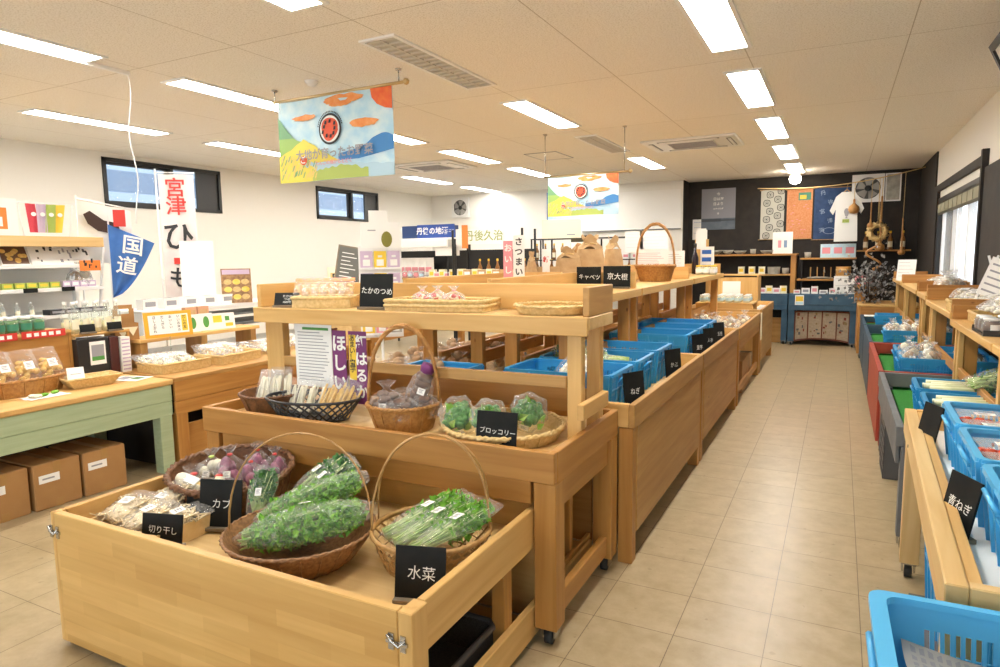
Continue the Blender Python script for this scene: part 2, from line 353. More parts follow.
for i, x in enumerate((-4.1, -.7)):  # unseen glazed doors behind the camera, added to bring daylight onto the fronts
    t = thing('door_%d' % (i + 1), None, None, (x, YF - .08, .02)); t['kind'] = 'structure'; b = MB()
    for a in ((-1.5, -1.44, 0, 2.33), (1.44, 1.5, 0, 2.33), (-.03, .03, 0, 2.33), (-1.44, 1.44, 2.26, 2.33), (-1.44, 1.44, 0, .06)): b.box(a[0], a[1], -.04, .04, a[2], a[3])
    b.build('door_frame', 'steel', t); b = MB(); b.box(-1.5, 1.5, -.004, .004, 0, 2.33); b.build('pane', 'glass', t)
    L_ = bpy.data.lights.new('daylight_portal', 'AREA'); L_.shape = 'RECTANGLE'; L_.size = 3.0; L_.size_y = 2.33; L_.cycles.is_portal = True
    o = bpy.data.objects.new('daylight_portal', L_); COL.objects.link(o); o.location = (x, YF - .2, 1.185); o.rotation_euler = (PI / 2, 0, 0)
b = MB(); wall_holes(b, XR_, XR_ + .16, YF, 10.45, 0, ZC, [(7.15, 10.05, .9, 2.15)], 'y'); struct(b, 'wall_right', 'white')
b = MB(); b.box(XR_ - .02, XR_ + .14, 10.45, YB, 0, ZC); struct(b, 'wall_right_dark', 'dark')
b = MB(); b.box(XR_ - .035, XR_, 7.07, 10.45, 0, .9); b.box(XR_ - .035, XR_, 10.05, 10.45, .9, 2.32); b.box(XR_ - .035, XR_, 7.07, 10.05, 2.24, 2.32)
b.box(XR_ - .05, XR_, 7.0, 7.07, 0, 2.36); struct(b, 'trim_1', 'dark')
b = MB(); b.box(XR_ - .03, XR_, 3.6, 6.99, 0, 2.20); struct(b, 'trim_2', 'dark')
for nm, (x0, x1, y0, y1) in dict(baseboard_left=(XL, XL + .012, YF, YB), baseboard_back=(XL, -2.49, YW - .012, YW)).items():
    b = MB(); b.box(x0, x1, y0, y1, 0, .06); struct(b, nm, 'grey_plastic')
# high windows in the left wall
for i, (y0, y1, z0, z1) in enumerate(((4.86, 6.52, 2.16, 2.735), (8.42, 10.06, 2.17, 2.71))):
    t = thing('window_%d' % (i + 1), None, None, (XL, (y0 + y1) / 2, z0)); t['kind'] = 'structure'; h = (y1 - y0) / 2; H = z1 - z0
    b = MB(); f = .045
    for a in ((-h, h, 0, f), (-h, h, H - f, H), (-h, -h + f, 0, H), (h - f, h, 0, H), (.05, .05 + f, 0, H)): b.box(-.10, .018, a[0], a[1], a[2], a[3])
    b.build('window_frame', 'black', t)
    b = MB(); b.box(-.07, -.03, -h + f, -h + f + .03, f, H - f); b.box(-.07, -.03, .02, .05, f, H - f); b.box(-.07, -.03, -h + f, .05, f, f + .03); b.box(-.07, -.03, -h + f, .05, H - f - .03, H - f)
    b.box(-.03, -.005, h - .38, h - f, f, H - f); b.build('sash', 'black_plastic', t)
    b = MB(); b.box(-.055, -.05, -h, h, 0, H); b.build('pane', 'glass', t)
b = MB(); 
for k in range(14): b.box(-12.2, -12.0, 0, 22, k * .4, k * .4 + .4, k % 2)
nb = b.build('neighbour_wall', [mat('pale_siding', (.30, .38, .47), .7), mat('blue_siding', (.13, .19, .28), .7)]); nb['kind'] = 'structure'
# sliding window in the right wall
t = thing('window_3', None, None, (XR_, 8.6, .9)); t['kind'] = 'structure'
b = MB()
for a in ((-1.45, 1.45, 0, .06), (-1.45, 1.45, 1.19, 1.25), (-1.45, -1.39, 0, 1.25), (1.39, 1.45, 0, 1.25)): b.box(-.02, .14, *a)
b.build('window_frame', 'black', t)
b = MB()
for k, y in enumerate((-1.39, -.46, .46)):
    x = .03 + .04 * (k % 2)
    for a in ((y, y + .05, .06, 1.19), (y + .88, y + .93, .06, 1.19), (y, y + .93, .06, .11), (y, y + .93, 1.14, 1.19)): b.box(x, x + .035, *a)
b.build('sash', 'metal_white', t)
b = MB(); b.box(.06, .065, -1.39, 1.39, .06, 1.19); b.build('pane', 'glass', t)
b = MB()
for k in range(9): b.box(-.028, -.02, -1.38 + k * .31, -1.38 + k * .31 + .27, 1.07, 1.17, 1)
b.box(-.02, -.012, -1.42, 1.42, 1.04, 1.2, 0); b.build('valance', [mat('valance_cloth', (.10, .095, .07), .8), mat('valance_pattern', (.32, .31, .22), .8)], t)
b = MB(); b.box(5.5, 5.7, 2, 16, 0, 3); nb = b.build('fence_outside', mat('pale_fence', (.26, .29, .33), .7)); nb['kind'] = 'structure'
b = MB(); b.box(-14, XL - .2, -4, 24, -.3, -.12); b.box(XR_ + .2, 8, -4, 24, -.3, -.12); nb = b.build('ground', mat('asphalt', (.2, .2, .2), .9)); nb['kind'] = 'structure'

# ------------------------------------------------------------------ ceiling fittings
def mk_light():
    t = thing('ceiling_light', '', 'ceiling light')
    b = MB(); 
    for a in ((-.13, -.105, -.645, .645), (.105, .13, -.645, .645), (-.105, .105, -.645, -.62), (-.105, .105, .62, .645)): b.box(*a, -.012, 0)
    b.build('frame', 'metal_white', t)
    b = MB(); b.box(-.105, .105, -.62, .62, -.008, -.001); b.build('diffuser', 'lamp', t); return t
klight = Kind(mk_light)
lanes = (('right aisle', -.67, [0, 1, 2, 3, 4, 5]), ('island', -2.47, [0, 2, 4]), ('row of left tables', -4.28, [0, 1, 2, 3, 4, 5]), ('left wall', -6.15, [0, 1, 2, 3, 4, 5]))
pos = ['over the entrance side', 'second', 'third', 'fourth', 'fifth', 'at the far end']
for nm, x, ks in lanes:
    for q, k in enumerate(ks):
        klight((x, 2.06 + 1.83 * k, ZC), 0, 'lit recessed ceiling light above the %s, %s from the front' % (nm, ORD[q]), 'lit ceiling lights')
def mk_louver():
    t = thing('ceiling_light', '', 'ceiling light')
    b = MB()
    for a in ((-.13, -.105, -.645, .645), (.105, .13, -.645, .645), (-.105, .105, -.645, -.62), (-.105, .105, .62, .645)): b.box(*a, -.012, 0)
    b.build('frame', 'metal_white', t)
    b = MB()
    for k in range(17): y = -.6 + k * .075; b.box(-.105, .105, y, y + .012, -.012, -.002)
    b.box(-.006, .006, -.62, .62, -.012, -.002); b.build('louvre', mat('cream_louvre', (.62, .58, .50), .5), t)
    b = MB(); b.box(-.105, .105, -.62, .62, -.0015, -.0005); b.build('reflector', mat('cream_reflector', (.50, .47, .40), .4), t); return t
kl = Kind(mk_louver)
kl((-2.47, 2.06 + 1.83, ZC), 0, 'unlit louvred ceiling light between the first hanging banner and the aisle', 'unlit louvred lights')
kl((-2.5, 2.06 + 1.83 * 3, ZC), 0, 'unlit louvred ceiling light above the second hanging banner', 'unlit louvred lights')
def mk_ac():
    t = thing('air_conditioner', '', 'air conditioner')
    b = MB(); b.box(-.52, .52, -.40, .40, -.025, 0); b.build('panel', 'metal_white', t, bevel=.01)
    b = MB(); b.box(-.26, .26, -.22, .22, -.03, -.024)
    for k in range(10): b.box(-.25, .25, -.20 + k * .042, -.185 + k * .042, -.034, -.029, 1)
    b.build('grille', ['metal_white', 'grey_ink'], t)
    for q in range(4):
        b = MB(); b.X = Matrix.Rotation(q * PI / 2, 4, 'Z'); L_, W_ = (.34, .40) if q % 2 == 0 else (.26, .52)
        d = (.315 if q % 2 == 0 else .43); b.box(-L_, L_, d - .028, d + .028, -.0265, -.0245); b.build('outlet', 'black_plastic', t)
        b = MB(); b.X = Matrix.Rotation(q * PI / 2, 4, 'Z'); b.box(-L_ + .02, L_ - .02, d - .012, d + .02, -.033, -.027); b.build('flap', 'metal_white', t)
    return t
ka = Kind(mk_ac)
ka((-1.57, 7.99, ZC), 0, 'white ceiling cassette air conditioner beside the aisle lights', 'ceiling air conditioners')
ka((-5.17, 7.97, ZC), 0, 'white ceiling cassette air conditioner behind the first hanging banner', 'ceiling air conditioners')
b = MB(); 
for a in ((-.22, .22, -.31, -.30), (-.22, .22, .30, .31), (-.22, -.21, -.31, .31), (.21, .22, -.31, .31)): b.box(*a, -.006, 0)
b.box(-.21, .21, -.30, .30, -.003, 0, 1)
tag(b.build('ceiling_hatch', ['grey_ink', 'ceiling'], None, (-3.4, 8.03, ZC)), 'flat square access hatch in the ceiling above the middle', 'hatch')
b = MB(); b.lathe([(.0, -.035), (.03, -.033), (.045, -.012), (.05, 0)], n=20); tag(b.build('smoke_detector', 'metal_white', None, (-3.47, 3.78, ZC)), 'small round white detector on the ceiling above the first banner', 'smoke detector')
t = thing('globe_lamp', 'glowing round bulb lamp on the ceiling before the dark wall', 'lamp', (-.68, 11.6, ZC))
b = MB(); b.lathe([(.06, 0), (.06, -.02), (.03, -.04)], n=18); b.build('base', 'metal_white', t)
b = MB(); b.lathe([(.03, -.04), (.075, -.08), (.09, -.13), (.07, -.185), (.0, -.215)], n=20); b.build('bulb', lamp_mat('lit_bulb', (1, .9, .72), 22), t)
# cable from the ceiling and its surface duct
t = thing('power_cable', 'thin white cable hanging from the ceiling before the first window', 'cable', (-4.37, 2.96, ZC))
b = MB(); b.box(-.016, .016, -.9, .02, -.022, 0); b.build('duct', 'metal_white', t)
b = MB(); b.tube([(.0, .01, -.01)] + [(.012 * math.sin(k * .9), .01 + .012 * math.cos(k * .7), -.05 - k * .075) for k in range(14)], .004, 6); b.build('cord', 'metal_white', t)
# ventilation fans
def mk_fan():
    t = thing('ventilation_fan', '', 'fan')     # faces -y, origin at centre back
    b = MB(); S = .20
    for a in ((-S, S, S - .03, S), (-S, S, -S, -S + .03), (-S, -S + .03, -S, S), (S - .03, S, -S, S)): b.box(a[0], a[1], -.05, 0, a[2], a[3])
    # square face with a round opening
    n = 40; vs = []; 
    for k in range(n):
        a = 2 * PI * k / n; c_, s_ = math.cos(a), math.sin(a); q = .185 / max(abs(c_), abs(s_))
        vs += [(c_ * .155, -.05, s_ * .155), (c_ * q, -.05, s_ * q)]
    b.add(vs, [(2 * k, 2 * k + 1, (2 * k + 3) % (2 * n), (2 * k + 2) % (2 * n)) for k in range(n)]); b.build('housing', 'metal_white', t)
    b = MB(); b.box(-.17, .17, -.006, -.001, -.17, .17); b.build('shutter', mat('fan_shade', (.10, .10, .10), .6), t)
    b = MB(); b.X = Matrix.Rotation(PI / 2, 4, 'X'); b.lathe([(.042, .025), (.042, .05), (.025, .062), (0, .064)], n=20); b.build('hub', 'black_plastic', t)
    for k in range(5):
        b = MB(); b.X = Matrix.Rotation(k * 2 * PI / 5, 4, 'Y')
        b.grid(lambda u, v: ((-.5 + u) * (.04 + .10 * v) + .02 * v, -.035 + (.5 - u) * .028, .035 + v * .105), 5, 4); b.build('blade', mat('fan_blade', (.36, .35, .33), .5) if 'fb' not in M else M['fb'], t)
    return t
kf = Kind(mk_fan)
kf((-7.02, YW, 2.52), 0, 'square ventilation fan high on the white back wall', 'wall fans')
kf((.36, YB - .02, 2.515), 0, 'square ventilation fan high on the dark wall above the gourds', 'wall fans', (1.15, 1, 1.1))
b = MB(); b.box(-.11, .11, -.03, 0, -.22, .22); b.box(-.09, .09, -.032, -.03, -.20, .20, 1); tag(b.build('access_panel', ['metal_white', 'glazed'], None, (.71, YB - .021, 2.515)), 'pale flat panel beside the ventilation fan on the dark wall', 'panel')
# ------------------------------------------------------------------ shared small things
def caster(parent, x, y, z=.0, r=.032):
    b = MB(); b.X = Matrix.Translation((x, y, z + r)) @ Matrix.Rotation(PI / 2, 4, 'Y'); b.lathe([(r * .4, -.016), (r, -.014), (r, .014), (r * .4, .016)], n=16); o = b.build('caster', 'rubber', parent)
    b = MB(); b.box(x - .028, x - .02, y - .016, y + .03, z + r, z + r * 2 + .02); b.box(x + .02, x + .028, y - .016, y + .03, z + r, z + r * 2 + .02); b.box(x - .03, x + .03, y - .025, y + .04, z + r * 2 + .01, z + r * 2 + .016)
    b.build('fork', 'steel', o); return o
_sg = 0
def chalk_sign(loc, rz, wd, ht, writing, label, size=None, lean=.18, group='little blackboard signs', dy=0, small=None, stand=True, name='blackboard_sign'):
    """a small blackboard that leans back on a strip of wood; faces local -y"""
    t = thing(name, label, 'sign', loc, rz, group)
    b = MB(); b.X = Matrix.Translation((0, 0, .008 if stand else 0)) @ Matrix.Rotation(-lean, 4, 'X')
    b.box(-wd / 2, wd / 2, 0, .006, 0, ht)
    if writing: b.text(writing, size or wd * .26, (wd * .03, -.0015, ht * .48 + dy), (1, .0, -.05), (.05, 0, 1), 1, .0)
    if small: b.text(small, (size or wd * .26) * .5, (0, -.0015, ht * .2), (1, 0, 0), (0, 0, 1), 1)
    b.build('board', ['chalkboard', 'chalk'], t)
    if stand:
        b = MB(); b.box(-wd / 2, wd / 2, -.022, -.001, 0, .012); b.box(-wd / 2, wd / 2, .009, .028, 0, .012); b.box(-wd / 2, wd / 2, -.001, .009, 0, .007); b.build('stand', 'grey_wood', t)
    return t
M['grey_wood'] = mat('grey_wood', (.23, .18, .12), .6, 0, (.17, .13, .085), 12)
def arch(w, h, n=18, sq=.0):
    return [(math.cos(PI * k / n) * w, 0, math.sin(PI * k / n) * h) for k in range(n + 1)]
def woven(b, prof, n=72, amp=.05, m=0, sx=1, sy=1, step=2):
    """a wall of over-and-under weave: rings whose radius alternates in a checker"""
    P_ = []
    for (r0, z0), (r1, z1) in zip(prof, prof[1:]):
        k = max(1, int(math.hypot(r1 - r0, z1 - z0) / .011))
        P_ += [(r0 + (r1 - r0) * i / k, z0 + (z1 - z0) * i / k) for i in range(k)]
    P_.append(prof[-1])
    n = max(96, n); b.lathe(P_, n=n, m=m, sx=sx, sy=sy, cap=False, fn=lambda a, j, r, z: 1 + (amp * .0034 / max(r, .02)) * (1 if (int(round(a / (2 * PI) * n)) + j) % 2 else -1))
def rope_ring(b, r, z, th, m=0, sx=1, sy=1, n=64, turns=24):
    for ph in (0, PI):
        b.tube([(math.cos(2 * PI * k / n) * (r + th * .5 * math.cos(turns * 2 * PI * k / n + ph)) * sx, math.sin(2 * PI * k / n) * (r + th * .5 * math.cos(turns * 2 * PI * k / n + ph)) * sy,
                 z + th * .5 * math.sin(turns * 2 * PI * k / n + ph)) for k in range(n)], th * .62, 5, m, True)
def shell(b, fn_in, m): pass

# ------------------------------------------------------------------ drawer pulled out in front of the island
t = thing('rolling_drawer', 'low pale pine drawer on casters pulled out in front of the island', 'display drawer', (-1.83, 1.37, 0))
DX, DY = -1.83, 1.37
def drw(name, x0, x1, y0, y1, z0, z1, m, bevel=.003): return board(name, t, x0 - DX, x1 - DX, y0 - DY, y1 - DY, z0, z1, m, bevel)
drw('front_panel', -2.652, -1.034, 1.362, 1.392, .02, .546, 'panel')
drw('corner_post', -1.032, -.985, 1.362, 1.44, .02, .546, 'pine_z')
drw('corner_post', -2.675, -2.654, 1.362, 1.41, .02, .546, 'pine_z')
drw('side_panel', -2.675, -2.645, 1.41, 2.30, .02, .546, 'pine_y')
drw('side_rail', -1.024, -.996, 1.441, 2.30, .39, .546, 'pine_y')
drw('side_rail', -1.024, -.996, 1.441, 2.85, .03, .155, 'pine_y')
drw('deck', -2.64, -1.02, 1.395, 2.27, .40, .42, 'pale_x')
drw('back_panel', -2.64, -1.02, 2.272, 2.298, .05, .53, 'pine_x')
drw('inner_post', -1.075, -1.021, 1.98, 2.04, .03, .39, 'cedar_z')
drw('bottom_board', -2.64, -1.02, 1.395, 2.27, .03, .045, 'ply_x')
for x, z, rz in ((-1.034, .455, 0), (-2.652, .47, 0)):
    b = MB(); b.X = Matrix.Translation((x - DX, 1.3615 - DY, z))
    for sx in (-1, 1):
        b.lathe([(.0, 0), (.012, 0), (.012, .004), (0, .004)], (sx * .018, 0, 0), 14)
    for sx in (-1, 1):
        for sz in (-1, 1): b.box(sx * .02 - .009, sx * .02 + .009, -.004, 0, sz * .014 - .01, sz * .014 + .01)
    b.box(-.036, .036, -.006, 0, -.005, .005); b.tube([(-.03, -.008, .02), (-.012, -.012, .006), (.012, -.012, -.006), (.03, -.008, .016)], .004, 6); b.build('latch', 'steel', t)
for x, y in ((-2.6, 1.45), (-1.06, 1.5), (-2.6, 2.2), (-1.06, 2.2)): caster(t, x - DX, y - DY, 0, .010)
# grey mesh tray stored under the deck
t = thing('storage_tray', 'dark grey mesh plastic tray stored inside the open side of the drawer', 'tray', (-1.32, 1.75, .047))
b = MB(); 
prof = [(-.22, .0), (-.24, .11)]
for k, (d, z0, z1) in enumerate(((0, 0, .125),)):
    for a in ((-.25, .25, -.23, -.224), (-.25, .25, .224, .23), (-.25, -.244, -.224, .224), (.244, .25, -.224, .224)): b.box(*a, .0, .125)
b.box(-.244, .244, -.224, .224, 0, .004); b.build('body', mat('dark_mesh', (.045, .04, .038), .5, 0, (.09, .08, .075), 160), t)
b = MB(); b.tube([(x * .26 + (-.03 if x > 0 else .03) * c, y * .24 + (-.03 if y > 0 else .03) * (1 - c), .125) for x, y, c in ((-1, -1, 1), (1, -1, 1), (1, -1, 0), (1, 1, 0), (1, 1, 1), (-1, 1, 1), (-1, 1, 0), (-1, -1, 0))], .012, 6, 0, True); b.build('rim', 'grey_plastic', t)

# ------------------------------------------------------------------ end table of the island with its low riser
t = thing('display_table', 'cedar display table with a raised rim behind the pulled-out drawer', 'display table', (-1.85, 2.5, 0)); TX, TY = -1.85, 2.5
def tb(name, x0, x1, y0, y1, z0, z1, m, bevel=.003): return board(name, t, x0 - TX, x1 - TX, y0 - TY, y1 - TY, z0, z1, m, bevel)
tb('rim_board', -2.80, -.902, 2.162, 2.192, .658, .778, 'cedar_x')
tb('rim_board', -.930, -.900, 2.193, 2.94, .658, .778, 'cedar_y')
tb('rim_board', -2.80, -2.77, 2.193, 2.94, .658, .778, 'cedar_y')
tb('rim_board', -2.768, -.932, 2.912, 2.94, .658, .778, 'cedar_x')
tb('deck', -2.768, -.932, 2.194, 2.910, .695, .727, 'pale_x')
tb('apron', -2.68, -1.005, 2.175, 2.205, .565, .656, 'cedar_x')
tb('apron', -.945, -.918, 2.27, 2.84, .535, .656, 'cedar_y')
tb('apron', -2.782, -2.755, 2.27, 2.84, .535, .656, 'cedar_y')
for x0 in (-.990, -2.79):
    for y0 in (2.170, 2.842):
        tb('leg', x0, x0 + .09, y0, y0 + .09, .075, .656, 'cedar_z'); caster(t, x0 + .045 - TX, y0 + .045 - TY, 0, .029)
tb('stretcher', -.955, -.92, 2.262, 2.84, .095, .185, 'cedar_y'); tb('stretcher', -1.02, -1.0, 2.262, 2.84, .165, .19, 'cedar_y')
tb('stretcher', -2.782, -2.75, 2.262, 2.84, .095, .185, 'cedar_y'); tb('lower_shelf', -2.745, -1.022, 2.31, 2.88, .10, .12, 'ply_x')
tb('inner_post', -1.06, -1.02, 2.62, 2.66, .121, .62, 'cedar_z'); tb('back_panel', -2.69, -1.01, 2.886, 2.90, .125, .655, 'cedar_x')  # back panel added to block the bright floor and darken the inside
t = thing('riser_shelf', 'raised pine shelf with back rim standing on the cedar end table', 'riser shelf', (-1.83, 2.62, .7275)); TX, TY = -1.83, 2.62
def tb(name, x0, x1, y0, y1, z0, z1, m, bevel=.003):
    return board(name, t, x0 - TX, x1 - TX, y0 - TY, y1 - TY, z0 - .7275, z1 - .7275, m, bevel)
tb('shelf_board', -2.735, -.882, 2.46, 2.488, 1.178, 1.255, 'pine_x')
tb('shelf_board', -2.735, -.882, 2.49, 2.80, 1.20, 1.252, 'pale_x')
tb('end_board', -.912, -.884, 2.49, 2.80, 1.254, 1.374, 'ply_y'); tb('end_board', -2.733, -2.705, 2.49, 2.80, 1.254, 1.374, 'pine_y')
tb('back_board', -2.703, -.914, 2.772, 2.80, 1.254, 1.374, 'pine_x')
for x0 in (-.985, -2.70): 
    tb('post', x0, x0 + .062 + (.06 if x0 < -2 else 0), 2.505, 2.555, .7275, 1.177, 'pine_z'); tb('post', x0, x0 + .062, 2.74, 2.79, .7275, 1.198, 'pine_z')
tb('rail', -2.60, -.99, 2.508, 2.535, .95, 1.00, 'ply_x'); tb('rail', -2.57, -.93, 2.76, 2.785, .79, .90, 'cedar_x')
tb('rail', -.915, -.885, 2.43, 2.75, .84, .905, 'pine_y')

# ------------------------------------------------------------------ two rows of island tables
def row_table(x0, x1, y0, y1, zt, label, face, panel, side='right'):
    """a table with a rimmed top; its panelled face looks along +x (face=1) or -x"""
    t = thing('display_table', label, 'display table', ((x0 + x1) / 2, (y0 + y1) / 2, 0)); cx, cy = (x0 + x1) / 2, (y0 + y1) / 2
    def p(nm, a0, a1, b0, b1, z0, z1, m): return board(nm, t, a0 - cx, a1 - cx, b0 - cy, b1 - cy, z0, z1, m)
    fx = x1 if face > 0 else x0 + .03
    p('rim_board', fx - .03, fx, y0, y1, zt - .115, zt, 'ply_y'); ox = x0 if face > 0 else x1 - .03
    p('rim_board', ox, ox + .03, y0, y1, zt - .115, zt, 'ply_y')
    p('rim_board', x0 + .031, x1 - .031, y0, y0 + .03, zt - .115, zt, 'pine_x'); p('rim_board', x0 + .031, x1 - .031, y1 - .03, y1, zt - .115, zt, 'pine_x')
    p('deck', x0 + .031, x1 - .031, y0 + .031, y1 - .031, zt - .115, zt - .09, 'pale_y')
    for a in (x0 + .01, x1 - .08):
        for c in (y0 + .004, y1 - .074): p('leg', a, a + .07, c, c + .07, 0, zt - .116, 'cedar_z')
    if panel: p('front_panel', fx - .024, fx - .006, y0 + .076, y1 - .076, .14, zt - .117, 'ply_y')
    else:
        p('apron', fx - .024, fx - .006, y0 + .076, y1 - .076, zt - .22, zt - .117, 'cedar_y'); p('stretcher', fx - .05, fx - .02, y0 + .076, y1 - .076, .1, .17, 'cedar_y')
    return t
YS = ((2.985, 4.735, .795, 1), (4.765, 6.60, .79, 1), (6.70, 8.62, .775, 0), (8.72, 10.35, .80, 1))
for i, (y0, y1, zt, pn) in enumerate(YS):
    row_table(-1.80, -.832, y0, y1, zt, 'plywood-fronted table in the aisle side of the island, %s from the cedar end table' % ORD[i], 1, pn)
for i, (y0, y1, zt, pn) in enumerate(YS[:3]):
    row_table(-2.80, -1.83, y0, y1, zt, 'display table in the far side of the island, %s from the cedar end table' % ORD[i], -1, 0)
# middle risers of the aisle row
def riser(x0, x1, y0, y1, z, label, zt, rim=.12, near=.1):
    t = thing('riser_shelf', label, 'riser shelf', ((x0 + x1) / 2, (y0 + y1) / 2, zt)); cx, cy = (x0 + x1) / 2, (y0 + y1) / 2
    def p(nm, a0, a1, b0, b1, z0, z1, m): return board(nm, t, a0 - cx, a1 - cx, b0 - cy, b1 - cy, z0 - zt, z1 - zt, m)
    p('shelf_board', x0, x1, y0, y1, z - .055, z, 'pine_y')
    p('end_board', x0, x1 - .04, y1 - .03, y1 - .002, z + .002, z + rim, 'pine_x')
    p('back_board', x0, x0 + .025, y0 + .031, y1 - .031, z + .002, z + rim, 'pine_y')
    for c in (y0 + near, y1 - .16):
        p('post', x0 + .02, x0 + .10, c, c + .05, zt, z - .056, 'cedar_z'); p('post', x1 - .13, x1 - .05, c, c + .05, zt, z - .056, 'cedar_z')
    p('rail', x0 + .102, x0 + .13, y0 + near + .051, y1 - .161, zt + .12, zt + .2, 'cedar_y'); p('rail', x1 - .16, x1 - .132, y0 + near + .051, y1 - .16, zt + .12, zt + .2, 'cedar_y')
    return t
XR1 = -1.28
for i, (y0, y1, zt, nr) in enumerate(((3.25, 4.74, .706, .202), (4.78, 6.66, .70, .002), (6.74, 8.58, .686, .1))):
    riser(-1.775, XR1, y0, y1, 1.257, 'raised pine shelf on the island aisle side, %s beyond the cedar table riser' % ORD[i], zt, near=nr)
    riser(-2.36, -1.86, y0, y1, 1.257, 'raised pine shelf on the island far side, %s beyond the cedar table riser' % ORD[i], zt, near=nr)
# ------------------------------------------------------------------ builders for packed goods
def rn(a, b, r=R): return r.uniform(a, b)
def pouch(b, L, W, H, m, seed=0, ends=(.35, .55), nz=.12, z0=0, fold=True):
    """clear bag lying along +y: elliptic sections that flatten to a wide crimped edge at both ends"""
    nu, nv = 22, 16
    def f(u, v):
        a = 2 * PI * u; e = math.sin(PI * min(1, max(0, (v * .94 + .03)))) ** .55
        wx = W / 2 * ((ends[0] + (1 - ends[0]) * e) if v < .5 else (ends[1] + (1 - ends[1]) * e)); hz = H / 2 * e
        d = noise.noise(Vector((math.cos(a) * 2.2 + seed * 5, v * 5, math.sin(a) * 2.2 + seed))) * nz
        return (math.cos(a) * wx * (1 + d), v * L, z0 + H / 2 + math.sin(a) * hz * (1 + d) + (.01 * noise.noise(Vector((u * 7, v * 3, seed))) if nz else 0))
    b.grid(f, nu, nv, m)
def leaves(b, n, place, size, m=0, seed=0, curl=.5, upbias=0):
    r = random.Random(seed)
    for i in range(n):
        p = Vector(place(r)); d = Vector((r.gauss(0, 1), r.gauss(.5, 1), r.gauss(upbias, 1))).normalized(); s = d.cross(Vector((r.gauss(0, 1), r.gauss(0, 1), r.gauss(0, 1)))).normalized()
        k = size * r.uniform(.6, 1.3); nn = d.cross(s) * k * curl
        b.add([tuple(p), tuple(p + d * k * .5 + s * k * .38 + nn * .4), tuple(p + d * k - nn * .4), tuple(p + d * k * .5 - s * k * .38 + nn * .4), tuple(p + d * k * .5 - nn * .1)], [(0, 1, 4), (1, 2, 4), (2, 3, 4), (3, 0, 4)], m, False)
def stems(b, n, a0, a1, w, m, seed=0):
    r = random.Random(seed)
    for i in range(n):
        p = Vector(a0(r)); q = Vector(a1(r)); mid = (p + q) / 2 + Vector((r.gauss(0, .006), 0, r.gauss(0, .006))); ww = w * r.uniform(.6, 1.4)
        b.tube([p, mid, q], [ww, ww * .9, ww * .5], 4, m)
def sticker(b, c, xd, yd, w_, h_, m=0, mi=1):
    c = Vector(c); xd = Vector(xd).normalized(); yd = Vector(yd).normalized(); n = xd.cross(yd)
    q = lambda i, j, e: tuple(c + xd * w_ / 2 * i + yd * h_ / 2 * j + n * e)
    b.quad([q(-1, -1, 0), q(1, -1, 0), q(1, 1, 0), q(-1, 1, 0)], m)
    for k, y in enumerate((.45, .1, -.3)): 
        b.quad([q(-.6, y - .09, .0006), q(.55 - .3 * (k == 1), y - .09, .0006), q(.55 - .3 * (k == 1), y + .09, .0006), q(-.6, y + .09, .0006)], mi)
def leafy_bag(L=.40, W=.17, H=.11, leaf='leaf', seed=1, frill=1, name='bagged_greens', n=420, pale=.4):
    t = thing(name, '', 'bagged greens'); b = MB()
    def vol(r):
        v = r.betavariate(1.6, 1.2) * .86 + .08 if frill else r.triangular(.30, .95, .85); a = r.uniform(0, 2 * PI); rr = r.uniform(.55, 1) ** .5
        e = math.sin(PI * min(1, v * .9 + .06)) ** .5
        return (math.cos(a) * rr * W * .43 * e, v * L, H / 2 + math.sin(a) * rr * H * .42 * e)
    leaves(b, n, vol, .024 if frill else .027, 0, seed)
    o = b.build('leaves', leaf, t)
    b = MB(); stems(b, 46 if frill else 90, lambda r: (r.gauss(0, W * .10), .03 * L, H / 2 + r.gauss(0, H * .12)), lambda r: (r.uniform(-.42, .42) * W, r.uniform(.45, .85 if frill else .93) * L, H * r.uniform(.12, .95)), .0030, 0, seed)
    b.build('stalks', 'stem', t)
    b = MB(); pouch(b, L * 1.04, W, H, 0, seed, (.45, .8)); b.build('film', 'film', t)
    b = MB(); sticker(b, (W * .12, L * .55, H * 1.04), (1, .15, 0), (-.15, 1, -.05), .042, .042); b.build('price_label', ['paper', 'grey_ink'], t)
    return t
def tied_bag(fill, r=.07, h=.09, name='bagged_vegetables', cat='bagged vegetables', tie='red', seed=0, label=True, filmm='film', neck=.05):
    """lumps inside a gathered bag with a twisted neck"""
    t = thing(name, '', cat); b = MB(); mats = []
    for (x, y, z, rr, mm) in fill:
        if mm not in mats: mats.append(mm)
        b.blob((x, y, z), rr, mats.index(mm), .10, 2.3, seed + len(b.v), 12, 8)
    b.build('contents', mats, t)
    b = MB(); pr = [(r * .5, 0.001), (r * .95, h * .12), (r * 1.08, h * .45), (r * .92, h * .8), (r * .42, h * 1.05), (r * .16, h * 1.05 + neck * .3), (r * .22, h * 1.05 + neck * .55), (r * .5, h * 1.05 + neck)]
    b.lathe(pr, n=22, cap=False, fn=lambda a, j, rr, z: 1 + .10 * math.sin(a * 7 + j * 1.3) * (.6 if j < 4 else 1.6) + .08 * noise.noise(Vector((math.cos(a) * 2, math.sin(a) * 2, z * 20 + seed)))); b.build('film', filmm, t)
    if tie:
        b = MB(); b.lathe([(r * .15, h * 1.05 + neck * .2), (r * .21, h * 1.05 + neck * .3), (r * .15, h * 1.05 + neck * .4)], n=10); b.build('tie', tie, t)
    if label:
        b = MB(); sticker(b, (r * .1, -r * 1.02, h * .55), (1, 0, 0), (0, .35, 1), .034, .03); b.build('price_label', ['paper', 'grey_ink'], t)
    return t
